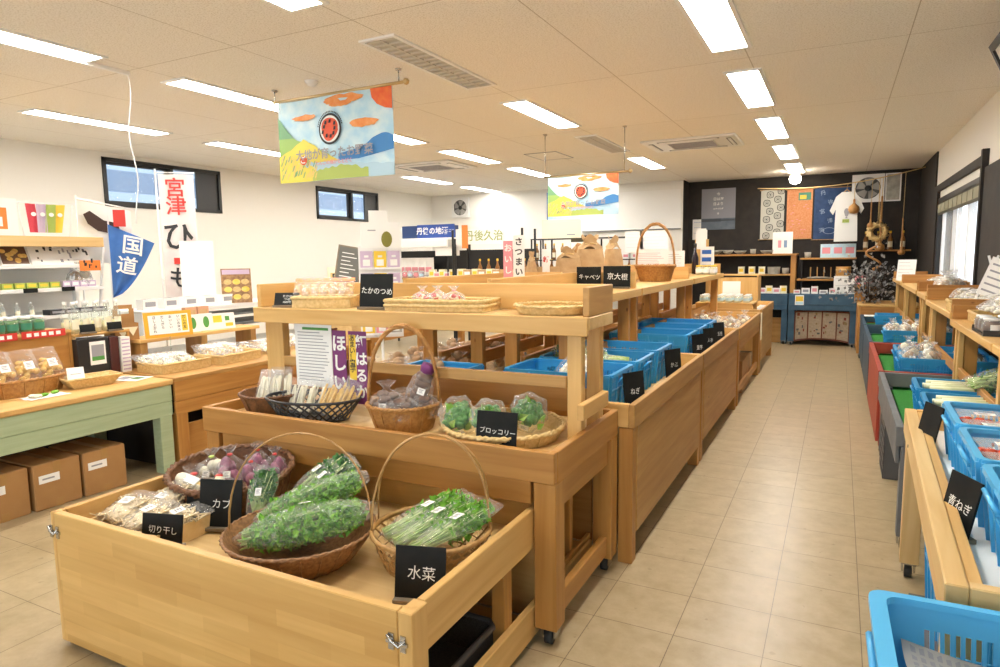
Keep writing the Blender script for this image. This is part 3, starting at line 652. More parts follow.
def flat_bag(w_, h_, th, content, name, cat, header=None, seed=0, n=70, strands=True, filmm='film'):
    """flat resealable bag lying along +y"""
    t = thing(name, '', cat); b = MB(); r = random.Random(seed)
    if strands:
        for i in range(n):
            a = r.uniform(0, PI); p = Vector((r.uniform(-.38, .38) * w_, r.uniform(.08, .70) * h_, th * r.uniform(.2, .8))); d = Vector((math.cos(a), math.sin(a), r.gauss(0, .12))) * r.uniform(.02, .05)
            q = d.cross(Vector((0, 0, 1))) * r.gauss(0, .5)
            b.tube([p - d, p + q, p + d], .0035, 4, 0)
        b.blob((0, h_ * .38, th * .5), (w_ * .40, h_ * .33, th * .33), 0, .12, 3, seed, 14, 8)
    else:
        for i in range(n):
            b.blob((r.uniform(-.34, .34) * w_, r.uniform(.10, .70) * h_, th * r.uniform(.3, .7)), (w_ * r.uniform(.08, .13), w_ * r.uniform(.06, .16), th * .22), 0, .15, 2, seed + i, 8, 6)
    b.build('contents', content, t)
    b = MB(); pouch(b, h_, w_, th, 0, seed, (.85, .95), .08); b.build('film', filmm, t)
    b = MB()
    if header: b.box(-w_ * .47, w_ * .47, h_ * .82, h_ * .98, th * .55, th * .55 + .003); b.build('header', header, t)
    else: sticker(b, (0, h_ * .5, th * 1.03), (1, 0, 0), (0, 1, 0), w_ * .35, h_ * .22); b.build('price_label', ['paper', 'grey_ink'], t)
    return t
def stick_bag(content, seed=0, n=9, w_=.09, h_=.17):
    """slim dried sticks standing in a clear bag"""
    t = thing('bagged_dried_sweet_potato', '', 'bagged dried sweet potato'); b = MB(); r = random.Random(seed)
    for i in range(n):
        x = (i / (n - 1) - .5) * w_ * .8; b.bar((x, r.gauss(0, .006), .01), (x + r.gauss(0, .01), r.gauss(0, .008), h_ * r.uniform(.6, .85)), .011, .007)
    b.build('sticks', content, t, bevel=.002)
    b = MB(); b.grid(lambda u, v: (math.cos(2 * PI * u) * w_ * (.5 + .08 * v), math.sin(2 * PI * u) * .024 * (1 - v) ** .5 * (1 + .3 * noise.noise(Vector((u * 6, v * 4, seed)))), v * h_), 18, 8); b.build('film', 'film', t)
    return t
def basket_wall(name, label, r0, r1, h, m, n=72, sx=1, sy=1, loc=(0, 0, 0), rz=0, rimth=.008, cat='basket', amp=.9, tilt=None, handle=None, bulge=0, base=True):
    t = thing(name, label, cat, loc, rz); 
    if tilt: t.rotation_euler = (tilt[0], tilt[1], rz)
    b = MB(); pr = [(r0 + (r1 - r0) * (k / 5) ** (1 - bulge), h * k / 5) for k in range(6)]
    woven(b, pr, n, amp, 0, sx, sy); pi = [(max(.01, r - .006), z + (.004 if z < .001 else 0)) for r, z in pr]; b.lathe(pi, n=36, sx=sx, sy=sy, cap=False)
    b.lathe([(0, .003), (r0, .003)], n=36, sx=sx, sy=sy, cap=False); b.lathe([(0, 0), (r0, 0)], n=36, sx=sx, sy=sy, cap=False)
    for k in range(0, n, 4):
        a = 2 * PI * (k + .5) / n; b.tube([(math.cos(a) * (r + .002) * sx, math.sin(a) * (r + .002) * sy, z) for r, z in pr], .0032, 4)
    b.build('body', m, t)
    b = MB(); rope_ring(b, r1, h, rimth, 0, sx, sy); b.build('rim', m, t)
    if handle:
        hh, th, mm, lean = handle; b = MB(); pts = [(math.cos(PI * k / 20) * r1 * sx * .98, lean * math.sin(PI * k / 20), h - .02 + math.sin(PI * k / 20) ** .8 * hh) for k in range(21)]
        if mm in ('wicker', 'brown_wicker'):
            for ph in (0, 2 * PI / 3, 4 * PI / 3): b.tube([(p[0], p[1] + th * .7 * math.sin(k * .9 + ph), p[2] + th * .7 * math.cos(k * .9 + ph)) for k, p in enumerate(pts)], th * .75, 5)
        else: b.tube(pts, th, 6, flat=.45)
        b.build('handle', mm, t)
    return t

# ------------------------------------------------------------------ goods in the pulled-out drawer (deck at z .42)
ZD = .4205
basket_wall('bowl_basket', 'wide round brown woven bowl basket holding two big bags of frilly greens', .155, .262, .125, 'bowl_wicker', 96, loc=(-1.68, 1.668, ZD), rz=.47, amp=1.0, rimth=.008, handle=(.36, .007, 'bamboo', .03), bulge=.3)
k = Kind(lambda: leafy_bag(.47, .225, .145, 'leaf', 3, 1, n=1700))
k((-1.84, 1.545, ZD + .025), -1.10, 'large bag of frilly greens lying in front in the brown bowl basket', 'bags of frilly greens', None, (.20, -.25))
k((-1.87, 1.66, ZD + .05), -.86, 'large bag of frilly greens lying behind another in the brown bowl basket', 'bags of frilly greens', .90, (.30, -.3))
k = Kind(lambda: leafy_bag(.30, .17, .11, 'darkleaf', 8, 0, n=600))
k((-2.02, 1.80, ZD + .03), .1, 'pointed bag of turnip greens standing beside the oval dark basket', 'bags of turnip greens', .72, (1.15, 0))
k((-2.0, 1.98, ZD + .02), -.75, 'bag of turnip greens leaning behind the bowl basket, the one beside the pointed bag', 'bags of turnip greens', 1.0, (.55, 0))
k((-1.88, 1.90, ZD + .04), -.72, 'bag of turnip greens leaning against the back of the bowl basket under its handle', 'bags of turnip greens', .95, (.6, 0))
# hexagon-weave basket
t = thing('hexagon_weave_basket', 'open hexagon-weave bamboo basket with tall arched handles holding three bags of mizuna', 'basket', (-1.240, 1.85, ZD), .5); t.scale = (.92, .92, 1)
b = MB(); r0, r1, hh = .165, .225, .135
def cone(a, v): 
    r = r0 + (r1 - r0) * v ** .7; return Vector((math.cos(a) * r, math.sin(a) * r, hh * v))
def strip(pts, wdt, off, m=0):
    for p, q in zip(pts, pts[1:]):
        d = (q - p).normalized(); o = Vector((p.x, p.y, 0)).normalized() * off; s_ = d.cross(Vector((p.x, p.y, .05)).normalized()) * wdt / 2
        b.add([tuple(p - s_ + o), tuple(q - s_ + o), tuple(q + s_ + o), tuple(p + s_ + o)], [(0, 1, 2, 3)], m)
for v in (.12, .40, .68, .93): strip([cone(2 * PI * k / 60, v) for k in range(61)], .008, 0)
for q in range(26):
    for sg in (-1, 1): strip([cone(2 * PI * q / 26 + sg * v / 8 * .62, v / 8) for v in range(9)], .008, .002 * sg)
b.build('woven_wall', 'bamboo', t)
b = MB(); b.tube([(math.cos(2 * PI * k / 48) * r1, math.sin(2 * PI * k / 48) * r1, hh) for k in range(48)], .009, 6, 0, True); b.build('rim', 'bamboo', t)
b = MB(); b.lathe([(0, .004), (r0, .004)], n=36, cap=False); b.lathe([(0, 0), (r0, 0)], n=36, cap=False)
b.build('base', 'bamboo', t)
for sg in (-1, 1):
    b = MB(); b.tube([(math.cos(PI * k / 22) * r1 * .99, sg * .085 * (1 - math.sin(PI * k / 22)) + .05, hh - .02 + math.sin(PI * k / 22) ** .75 * .345) for k in range(23)], .0075, 6, flat=.5); b.build('handle', 'bamboo', t)
k = Kind(lambda: leafy_bag(.34, .125, .075, 'leaf', 21, 0, n=420))
for i, (x, y, rz) in enumerate(((-1.375, 1.765, -.58), (-1.30, 1.725, -.52), (-1.21, 1.705, -.50))):
    k((x, y, ZD + .075), rz, ('first', 'middle', 'last')[i] + ' bag of mizuna in the hexagon-weave basket, counting from the bowl basket', 'bags of mizuna', None, (.26, -.12))
# dark oval basket
basket_wall('oval_basket', 'dark brown oval basket with thick brown rim in the corner of the drawer', .19, .225, .14, 'brown_wicker', 72, 1.16, 1.0, (-2.365, 1.965, ZD + .03), .52, .016, tilt=(.16, 0))
kp = Kind(lambda: tied_bag([(R.uniform(-.05, .05), R.uniform(-.03, .03), .03 + .012 * i, .026, ('yellowveg', 'whiteveg')[i % 2]) for i in range(6)], .085, .085, seed=2, name='bagged_pickles', cat='bagged vegetables'))
kp((-2.45, 1.83, ZD + .06), .4, 'bag of yellow and white pickles at the front of the oval basket', 'bags in the oval basket')
kp((-2.33, 1.86, ZD + .06), 1.9, 'bag of yellow pickles in the middle of the oval basket', 'bags in the oval basket')
kw = Kind(lambda: tied_bag([(R.uniform(-.04, .04), R.uniform(-.03, .03), .03 + .012 * i, .024, 'whiteveg') for i in range(5)], .07, .085, seed=5, name='bagged_pickles', cat='bagged vegetables', tie='lime'))
kw((-2.52, 1.98, ZD + .085), .4, 'bag of white pickles with green tie at the back of the oval basket', 'bags in the oval basket')
kq = Kind(lambda: tied_bag([(R.uniform(-.03, .03), R.uniform(-.03, .03), .03 + .018 * i, (.028, .028, .04), 'purpleskin') for i in range(4)], .062, .115, seed=7, name='bagged_sweet_potatoes', cat='bagged vegetables', tie='red'))
for i, (x, y, s, d) in enumerate(((-2.40, 1.98, 1.0, 'behind the yellow pickles'), (-2.28, 1.99, .85, 'nearest the bags of greens'), (-2.36, 2.10, .95, 'at the far rim'), (-2.25, 2.10, .9, 'by the cedar table'))):
    kq((x, y, ZD + .08), .5 + i, 'red-tied bag of purple sweet potatoes %s in the oval basket' % d, 'bags in the oval basket', s)
# dried radish strips in a shallow box
t = thing('shallow_box', 'shallow pale wooden box holding bags of dried radish strips', 'box', (-2.40, 1.60, ZD), .06)
b = MB()
for a in ((-.20, .20, -.15, -.14), (-.20, .20, .14, .15), (-.20, -.19, -.14, .14), (.19, .20, -.14, .14)): b.box(*a, 0, .075)
b.box(-.19, .19, -.14, .14, 0, .006); b.build('body', 'pale_x', t)
k = Kind(lambda: flat_bag(.15, .22, .06, 'noodle', 'bagged_dried_radish', 'bagged dried radish', None, 4, 110))
for i, (x, y, rz, tx, d) in enumerate(((-2.54, 1.50, .2, .45, 'first'), (-2.41, 1.48, -.15, .42, 'second'), (-2.30, 1.52, -.3, .38, 'third'), (-2.46, 1.60, .1, .5, 'back'))):
    k((x, y, ZD + .03), rz, '%s bag of dried radish strips in the shallow box%s' % (d, ' from the outer side' if d != 'back' else ', leaning on the others'), 'bags of dried radish', None, (tx * .45, 0))
k2 = Kind(lambda: flat_bag(.15, .22, .05, 'noodle', 'bagged_dried_radish', 'bagged dried radish', 'frosted', 9, 90))
k2((-2.46, 1.64, ZD + .03), -.2, 'bag of dried radish with white header standing behind the small blackboard', 'bags of dried radish', None, (.55, 0))
chalk_sign((-2.185, 1.475, ZD + .03), .30, .165, .115, '切り干し', 'small blackboard reading kiriboshi in front of the dried radish bags', .030, dy=.0)
chalk_sign((-2.165, 1.715, ZD + .01), .34, .18, .19, 'カブ', 'square blackboard reading kabu beside the bowl basket', .042)
chalk_sign((-2.27, 1.735, ZD), .4, .17, .13, '', 'blank black sign hidden behind the dried radish bags', .05)
chalk_sign((-1.135, 1.615, ZD), .30, .165, .165, '水菜', 'square blackboard reading mizuna in the corner of the drawer', .047)

# ------------------------------------------------------------------ goods on the cedar end table (deck at z .657)
ZT = .7275
basket_wall('round_basket', 'shallow brown round basket of pale dried potato bags at the cedar table corner', .12, .16, .10, 'brown_wicker', 56, loc=(-2.56, 2.40, ZT), rimth=.009)
k = Kind(lambda: stick_bag('whiteveg', 3))
for i, (x, y, rz, tx) in enumerate(((-2.62, 2.38, .2, -.5), (-2.55, 2.36, .5, -.45), (-2.49, 2.38, .7, -.4), (-2.56, 2.44, .4, -.35))):
    k((x, y, ZT + .03), rz, '%s clear bag of pale dried sweet potato in the shallow brown basket' % ORD[i], 'pale dried sweet potato bags', 1.15, (tx, 0))
t = thing('openwork_basket', 'black openwork plastic basket full of dried sweet potato packs', 'basket', (-2.26, 2.37, ZT), .15)
b = MB()
for q in range(30):
    for sg in (-1, 1):
        a = 2 * PI * q / 30; P_ = [(math.cos(a + sg * v * .12) * (.15 + .012 * v) * 1.25, math.sin(a + sg * v * .12) * (.11 + .012 * v), .015 + .022 * v) for v in range(5)]; b.tube(P_, .0045, 4)
b.lathe([(0, .004), (.15, .004), (.155, .015)], n=30, sx=1.25, sy=.75, cap=False); b.build('lattice_wall', 'black_plastic', t)
b = MB(); b.tube([(math.cos(2 * PI * k_ / 40) * .20 * 1.25 * .98, math.sin(2 * PI * k_ / 40) * .16, .105) for k_ in range(40)], .007, 5, 0, True); b.build('rim', 'black_plastic', t)
ko = Kind(lambda: stick_bag('sweetpotato', 5, 8, .08, .19))
for i, (x, y, rz) in enumerate(((-2.20, 2.37, .3), (-2.15, 2.36, .3), (-2.10, 2.38, .2), (-2.14, 2.43, .2))):
    ko((x, y, ZT + .02), rz, '%s bag of orange dried sweet potato sticks in the black openwork basket' % ORD[i], 'orange dried sweet potato bags', 1, (-.3, .35))
for i, (x, y, rz) in enumerate(((-2.38, 2.36, .2), (-2.32, 2.35, .3), (-2.28, 2.39, .2))):
    k((x, y, ZT + .02), rz, '%s clear bag of pale dried sweet potato in the black openwork basket' % ORD[i], 'pale dried sweet potato bags', 1, (-.35, .1))
def paper_notice(name, label, w_, h_, loc, rz, lines=12, head=None, body='grey_ink', tilt=0, cat='notice'):
    t = thing(name, label, cat, loc, rz); b = MB(); b.box(-w_ / 2, w_ / 2, 0, .003, 0, h_)
    if head: b.box(-w_ * .28, w_ * .42, -.001, 0, h_ * .90, h_ * .94, 2)
    r = random.Random(int(w_ * 1000))
    for i in range(lines):
        z = h_ * (.86 - .80 * i / lines); b.box(-w_ * .42, w_ * r.uniform(.15, .42), -.0008, 0, z - h_ * .006, z + h_ * .006, 1)
    t.rotation_euler = (tilt, 0, rz); b.build('sheet', ['paper', body, head or 'green'], t); return t
paper_notice('paper_notice', 'white printed notice with a green heading hanging under the riser shelf', .245, .325, (-2.36, 2.495, .853), 0, 16, 'green')
def strip_banner(label, w_, h_, loc, rz, ground, writing, ink, size, extra=None):
    t = thing('strip_banner', label, 'banner', loc, rz); b = MB(); b.box(-w_ / 2, w_ / 2, 0, .004, 0, h_)
    n = len(writing)
    for i, ch in enumerate(writing): b.text(ch, size, (0 if not extra else w_ * .2, -.001, h_ * (1 - (i + .7) / (n + .4))), (1, 0, 0), (0, 0, 1), 1, .03)
    if extra:
        b.box(-w_ * .47, -w_ * .08, -.0012, 0, h_ * .33, h_ * .95, 2)
        for i, ch in enumerate(extra): b.text(ch, size * .5, (-w_ * .28, -.002, h_ * (.9 - .085 * i)), (1, 0, 0), (0, 0, 1), 3, .02)
        b.lathe([(.0, 0), (.012, .0)], (w_ * .22, -.001, h_ * .9), 10, 4)
    b.build('sheet', [ground, ink] + (['yellow', 'ink', 'red'] if extra else []), t); return t
strip_banner('purple strip banner reading hoshii-mo in white beside the printed notice', .082, .335, (-2.187, 2.49, .815), .05, 'purple', 'ほしい', 'paper', .088)
strip_banner('purple and yellow strip banner reading beni-haruka beside the arched wicker basket', .105, .36, (-2.072, 2.49, .79), .05, 'purple', '紅はるか', 'paper', .072, 'あまい！蜜芋')
basket_wall('arched_basket', 'honey-coloured wicker basket with tall braided arch handle on the cedar table', .125, .165, .12, 'wicker', 60, loc=(-1.74, 2.40, ZT), rz=.42, rimth=.011, handle=(.37, .010, 'wicker', 0))
k = Kind(lambda: tied_bag([(R.uniform(-.04, .04), R.uniform(-.035, .035), .025 + .010 * i, (.03, .03, .018), 'mushroom') for i in range(8)], .085, .10, seed=4, name='bagged_mushrooms', cat='bagged mushrooms', tie=None))
k((-1.82, 2.38, ZT + .06), .3, 'clear bag of brown mushrooms at the outer side of the arched wicker basket', 'mushroom bags', 1.0)
k((-1.70, 2.34, ZT + .05), 1.4, 'clear bag of brown mushrooms at the front of the arched wicker basket', 'mushroom bags', .95)
k((-1.65, 2.43, ZT + .05), 2.4, 'clear bag of brown mushrooms at the inner side of the arched wicker basket', 'mushroom bags', .95)
t = tied_bag([(0, 0, .03 + .03 * i, (.04, .04, .03), 'mushroom') for i in range(5)], .058, .17, seed=6, name='bagged_mushrooms', cat='bagged mushrooms', tie='purple_tie' if 'purple_tie' in M else 'lilac', neck=.045)
t.location = (-1.71, 2.44, ZT + .09); t.rotation_euler = (0, .35, .5); t['label'] = 'tall purple-topped bag of mushrooms leaning in the arched wicker basket'; t['group'] = 'mushroom bags'
b = MB(); b.lathe([(.028, .165), (.034, .195), (.03, .215), (0, .218)], n=14); b.build('cap', 'purple', t)
# broccoli tray
t = basket_wall('round_tray', 'round bamboo tray of bagged broccoli behind the broccoli sign', .235, .262, .055, 'straw', 96, loc=(-1.27, 2.475, ZT), rz=0, rimth=.013, cat='tray')
def mk_broc():
    t = thing('bagged_broccoli', '', 'bagged broccoli'); b = MB()
    for i in range(26):
        a = i * 2.4; rr = .06 * (i / 26) ** .5; b.blob((math.cos(a) * rr, math.sin(a) * rr, .135 - rr * .55), .021, 0, .22, 6, i, 9, 6)
    b.build('florets', 'darkleaf', t)
    b = MB(); b.tube([(0, 0, .005), (0, 0, .06), (0, 0, .11)], [.02, .018, .03], 8)
    for q in range(5): b.tube([(0, 0, .07), (math.cos(q * 1.26) * .045, math.sin(q * 1.26) * .045, .125)], [.011, .014], 6)
    b.build('stalk', 'leaf2', t)
    b = MB(); leaves(b, 26, lambda r: (r.gauss(0, .03), r.gauss(0, .03), r.uniform(.03, .12)), .05, 0, 3, upbias=1); b.build('leaves', 'leaf2', t)
    b = MB(); b.lathe([(.03, .0), (.06, .03), (.085, .10), (.08, .15), (.04, .18), (.02, .185)], n=22, cap=False, fn=lambda a, j, r, z: 1 + .09 * math.sin(a * 6 + j)); b.build('film', 'film', t)
    b = MB(); sticker(b, (.0, -.083, .09), (1, 0, 0), (0, -.15, 1), .045, .04); b.build('price_label', ['paper', 'grey_ink'], t); return t
k = Kind(mk_broc)
for i, (x, y, rz, tl, d) in enumerate(((-1.42, 2.43, .2, (.75, -.3), 'nearest the wicker basket'), (-1.31, 2.42, .5, (.8, 0), 'in the middle'), (-1.20, 2.55, .3, (.6, .3), 'behind the sign'))):
    k((x, y, ZT + .03), rz, 'clear bag of broccoli on the round bamboo tray, the one %s' % d, 'broccoli bags', .95, tl)
chalk_sign((-1.185, 2.235, ZT), .10, .172, .155, 'ブロッコリー', 'small blackboard reading broccoli in front of the round bamboo tray', .026)

# ------------------------------------------------------------------ goods on the riser shelf above (z 1.2525)
ZR = 1.2545
chalk_sign((-2.56, 2.52, ZR), .5, .125, .075, 'たかの\nつめ\n100円', 'tiny blackboard with three chalk lines at the outer end of the riser shelf', .017, lean=.5, small=None)
def weave_tray(name, label, w_, d_, h_, loc, rz, m='straw', cat='basket', lid=False):
    t = thing(name, label, cat, loc, rz); b = MB()
    def wall(x0, x1, y0, y1, z0, z1):
        # over and under plaiting drawn by small raised blocks
        L_ = max(x1 - x0, y1 - y0); n = int(L_ / .016); rows = max(2, int((z1 - z0) / .014)); alongx = x1 - x0 > y1 - y0
        b.box(x0, x1, y0, y1, z0, z1)
        for j in range(rows):
            for i in range(n):
                if (i + j) % 2: continue
                a0 = i * L_ / n; a1 = (i + 1) * L_ / n; c0 = z0 + (z1 - z0) * j / rows; c1 = z0 + (z1 - z0) * (j + 1) / rows - .001
                if alongx: b.box(x0 + a0, x0 + a1, y0 - .0018, y1 + .0018, c0, c1)
                else: b.box(x0 - .0018, x1 + .0018, y0 + a0, y0 + a1, c0, c1)
    W, D = w_ / 2, d_ / 2
    for a in ((-W, W, -D, -D + .006), (-W, W, D - .006, D), (-W, -W + .006, -D + .006, D - .006), (W - .006, W, -D + .006, D - .006)): wall(*a, 0, h_)
    b.box(-W + .006, W - .006, -D + .006, D - .006, 0, .005); b.build('body', m, t)
    b = MB(); 
    for z in ((h_ - .004,) if not lid else (h_ - .004, h_ * .5)): b.tube([(x * W, y * D, z) for x, y in ((-1, -1), (-.33, -1.0), (.33, -1.0), (1, -1), (1, 0), (1, 1), (0, 1), (-1, 1), (-1, 0))], .009, 6, 0, True)
    b.build('rim', m, t); return t
weave_tray('rectangular_basket', 'straw rectangular basket of biscuit bags on the riser shelf', .30, .19, .055, (-2.37, 2.62, ZR), .42)
k = Kind(lambda: flat_bag(.075, .12, .03, 'straw', 'bagged_biscuits', 'bagged biscuits', 'orange', 3, 8, False))
for i in range(6):
    k((-2.49 + i * .043, 2.555 + i * .02, ZR + .03), .42, '%s biscuit bag in the straw basket on the riser shelf, from the tiny blackboard side' % ORD[i], 'biscuit bags', 1.1, (.95, 0))
chalk_sign((-2.00, 2.55, ZR), .08, .185, .165, 'たかのつめ', 'blackboard reading taka-no-tsume standing on the riser shelf', .036, lean=.12)
weave_tray('flat_basket', 'large straw lidded flat basket with pepper bags on the riser shelf', .50, .21, .052, (-1.66, 2.62, ZR), .10, lid=True)
k = Kind(lambda: tied_bag([(R.uniform(-.03, .03), R.uniform(-.02, .02), .012 + .005 * i, (.014, .012, .010), ('red', 'whiteveg')[i % 2]) for i in range(5)], .05, .045, seed=9, name='bagged_dried_peppers', cat='bagged peppers', tie='pink', filmm='film2', label=False, neck=.03))
for i, (x, y) in enumerate(((-1.77, 2.62), (-1.71, 2.66), (-1.60, 2.63))):
    k((x, y, ZR + .036), i, '%s little tied bag of dried peppers in the flat straw basket' % ORD[i], 'dried pepper bags')
b = MB(); t = thing('round_tray', 'low empty plaited round tray at the inner end of the riser shelf', 'tray', (-1.10, 2.625, ZR))
woven(b, [(.15, 0), (.165, .035)], 90, .5, 0, 1.0, .85); b.lathe([(0, .004), (.155, .004)], n=40, sy=.85, cap=False); b.lathe([(0, 0), (.15, 0)], n=40, sy=.85, cap=False); b.build('body', 'straw', t)
b = MB(); rope_ring(b, .165, .035, .009, 0, 1.0, .85); b.build('rim', 'straw', t)
basket_wall('bowl_basket', 'spare brown woven bowl basket stored on the low shelf inside the cedar table', .12, .20, .12, 'bowl_wicker', 80, loc=(-1.30, 2.50, .1205), rimth=.009)
# ------------------------------------------------------------------ stacking crates
def mk_crate(L=.60, W=.41, H=.20, m='blue', slots=True, grip=True, rw=1):
    """open crate, long side along x, walls tapered a little, slotted, with a wide flange round the top"""
    t = thing('plastic_crate', '', 'crate'); b = MB(); T = .006; tp = .022
    def wall(p0, p1, q0, q1, n):
        """p0,p1 the bottom corners and q0,q1 the top corners of one wall"""
        p0, p1, q0, q1 = map(Vector, (p0, p1, q0, q1)); nn = (p1 - p0).cross(q0 - p0).normalized() * T
        P = lambda u, v: (p0 + (p1 - p0) * u) * (1 - v) + (q0 + (q1 - q0) * u) * v
        def slab(u0, u1, v0, v1, off=0, th=1):
            a = [P(u0, v0), P(u1, v0), P(u1, v1), P(u0, v1)]; o = nn * off
            vs = [tuple(x + o) for x in a] + [tuple(x + o + nn * th) for x in a]
            b.add(vs, [(3, 2, 1, 0), (4, 5, 6, 7), (0, 1, 5, 4), (1, 2, 6, 5), (2, 3, 7, 6), (3, 0, 4, 7)])
        slab(0, 1, 0, .18); slab(0, 1, .80, 1); slab(0, .08, .18, .80); slab(.92, 1, .18, .80); slab(.08, .92, .46, .52)
        if slots:
            c = 0
            for k in range(n):
                u = .08 + .84 * k / n; w_ = .84 / n
                solid = (k % 9) in (7, 8)
                slab(u, u + w_ * (1 if solid else .45), .18, .46); slab(u, u + w_ * (1 if solid else .45), .52, .80)
        else: slab(.08, .92, .18, .46); slab(.08, .92, .52, .80)
        for u in (.0, .24, .5, .76, .985): slab(u, u + .015, .0, .97, 1, 1.4)
        slab(0, 1, .60, .63, 1, 1.2)
    l, w_ = L / 2 - .012, W / 2 - .012
    B = [(-l + tp, -w_ + tp, 0), (l - tp, -w_ + tp, 0), (l - tp, w_ - tp, 0), (-l + tp, w_ - tp, 0)]; Q = [(-l, -w_, H), (l, -w_, H), (l, w_, H), (-l, w_, H)]
    for k in range(4): wall(B[k], B[(k + 1) % 4], Q[k], Q[(k + 1) % 4], 27 if k % 2 == 0 else 18)
    b.box(-l + tp, l - tp, -w_ + tp, w_ - tp, 0, .006); b.build('body', m, t)
    b = MB(); rim = []
    for cx, cy, a0 in ((l, w_, 0), (-l, w_, PI / 2), (-l, -w_, PI), (l, -w_, 3 * PI / 2)):
        for q in range(5):
            a = a0 + q * PI / 8; rim.append(((cx - math.copysign(.03, cx) + .03 * math.cos(a)), (cy - math.copysign(.03, cy) + .03 * math.sin(a))))
    n = len(rim); vs = []
    for (x, y) in rim:
        k = 1 + .016 / math.hypot(x, y); d = Vector((x, y)).normalized()
        for off, z in ((-.010 * rw, H - .012), (-.010 * rw, H + .003), (.014 * rw, H + .003), (.014 * rw, H - .014)): vs.append((x + d.x * off, y + d.y * off, z))
    b.add(vs, [(i * 4 + j, i * 4 + (j + 1) % 4, ((i + 1) % n) * 4 + (j + 1) % 4, ((i + 1) % n) * 4 + j) for i in range(n) for j in range(4)], 0, False); b.build('rim', m, t)
    if grip:
        for sx in (-1, 1):
            b = MB(); x = sx * (l + .008); b.tube([(x, -.07, H - .05), (x + sx * .014, -.06, H - .03), (x + sx * .014, .06, H - .03), (x, .07, H - .05)], .007, 6); b.build('handle', m, t)
    return t
kc = Kind(lambda: mk_crate(.60, .40, .205, 'blue'))
AX = -1.265
for i, (y, zz, d) in enumerate(((3.245, .706, 'nearest the cedar table'), (3.71, .706, 'second from the cedar table, with green onions'), (4.17, .706, 'third from the cedar table, with clear liner'),
                             (5.05, .701, 'first on the second table of the row'), (5.49, .701, 'second on the second table of the row'), (5.94, .701, 'third on the second table of the row'))):
    kc((AX, y, zz), 0, 'blue slotted crate on the island aisle side, %s' % d, 'blue crates on the island')
ko_ = Kind(lambda: leafy_bag(.42, .13, .06, 'leaf2', 31, 0, name='green_onions', n=330))
for i in range(3): ko_((-1.08 + .0, 3.60 + i * .085, .845), PI / 2 - .05 + i * .06, '%s bag of green onions lying in the second aisle crate' % ORD[i], 'bags of green onions', 1.0, (.02, 0))
kd = Kind(lambda: tied_bag([(.0, 0, .03 + .035 * i, (.024, .024, .03), 'whiteveg') for i in range(5)], .042, .19, name='bagged_radish', cat='bagged vegetables', tie='green', seed=12, neck=.06))
for i in range(3): kd((-1.36 + i * .055, 3.30 - .03 * i, .82), .3, '%s tall bag of white radish leaning in the first aisle crate' % ORD[i], 'bagged white radishes', 1.0, (-.5, .7))
kb = Kind(lambda: leafy_bag(.34, .20, .12, 'darkleaf', 44, 1, n=260))
for i in range(2): kb((-1.42 + .18 * i, 3.60, .83), .4, '%s bag of dark leaves at the inner end of the second aisle crate' % ORD[i], 'bags of dark leaves', .9, (.1, 0))
kl_ = Kind(lambda: leafy_bag(.34, .22, .05, 'stem', 51, 1, n=40))
kl_((-1.02, 4.20, .77), 1.5, 'nearly empty clear bag lying in the third aisle crate', 'crate liners', 1)
for i, (y, wr) in enumerate(((3.23, 'ねぎ'), (4.12, 'かぶ'), (4.97, '里芋'), (5.42, '人参'), (5.90, '玉葱'))):
    chalk_sign((-.895, y, .705), 1.12, .15, .195, wr, 'small blackboard leaning on the %s of the blue island crates' % ('first', 'third', 'fourth', 'fifth', 'sixth')[i], .036, lean=.10)
# things on the risers of the aisle row
chalk_sign((-1.66, 4.66, 1.259), .10, .185, .15, 'キャベツ', 'blackboard reading cabbage at the front of the island risers', .042, lean=.05)
chalk_sign((-1.445, 4.66, 1.259), .05, .20, .155, '京大根', 'blackboard reading kyo-daikon beside the cabbage blackboard on the risers', .052, lean=.05)
basket_wall('arched_basket', 'brown wicker basket with tall arched handle on the riser above the blue crates', .135, .175, .14, 'wicker', 60, loc=(-1.50, 6.02, 1.258), rz=.42, rimth=.015, handle=(.40, .012, 'wicker', 0))
def mk_kraft():
    t = thing('paper_bag', '', 'bag'); b = MB()
    b.grid(lambda u, v: (math.cos(2 * PI * u) * .14 * (1 - .25 * v) * (1 + .1 * noise.noise(Vector((u * 7, v * 5, 1)))), math.sin(2 * PI * u) * .09 * (1 - .55 * v) * (1 + .15 * noise.noise(Vector((u * 9, v * 4, 3)))), v * .25), 26, 8); b.build('body', 'kraft', t)
    b = MB(); b.grid(lambda u, v: (math.cos(2 * PI * u) * (.105 - .055 * math.sin(PI * v * .8)), math.sin(2 * PI * u) * .04 * (1 - .5 * math.sin(PI * v * .8)), .25 + .09 * v + .02 * math.sin(u * 20)), 22, 5); b.build('folded_top', 'kraft', t)
    b = MB(); b.tube([(.05, -.01, .285), (.0, -.035, .29), (-.05, -.01, .285)], .006, 6); b.build('tie', 'straw', t); return t
kk = Kind(mk_kraft)
for i, (x, y, s, d) in enumerate(((-2.0, 5.12, .9, 'behind the cabbage blackboard'), (-1.98, 5.6, 1.2, 'in the middle behind the blackboards'), (-1.90, 6.02, 1.2, 'nearest the arched basket'), (-2.28, 5.0, .8, 'beside the pink strip banner'))):
    kk((x, y, 1.258), .4 + i * .5, 'crumpled brown paper bag on the island risers, the one %s' % d, 'crumpled paper bags', s)
kc2 = Kind(lambda: mk_pack())
def mk_pack():
    t = thing('small_paper_bag', '', 'bag'); b = MB(); b.grid(lambda u, v: (math.cos(2 * PI * u) * .065 * (1 - .05 * v), math.sin(2 * PI * u) * .035 * (1 - .8 * v), v * .13), 16, 5); b.build('body', 'kraft', t)
    b = MB(); b.box(-.03, .03, -.034, -.024, .05, .085); b.build('printed_label', 'paper', t); return t
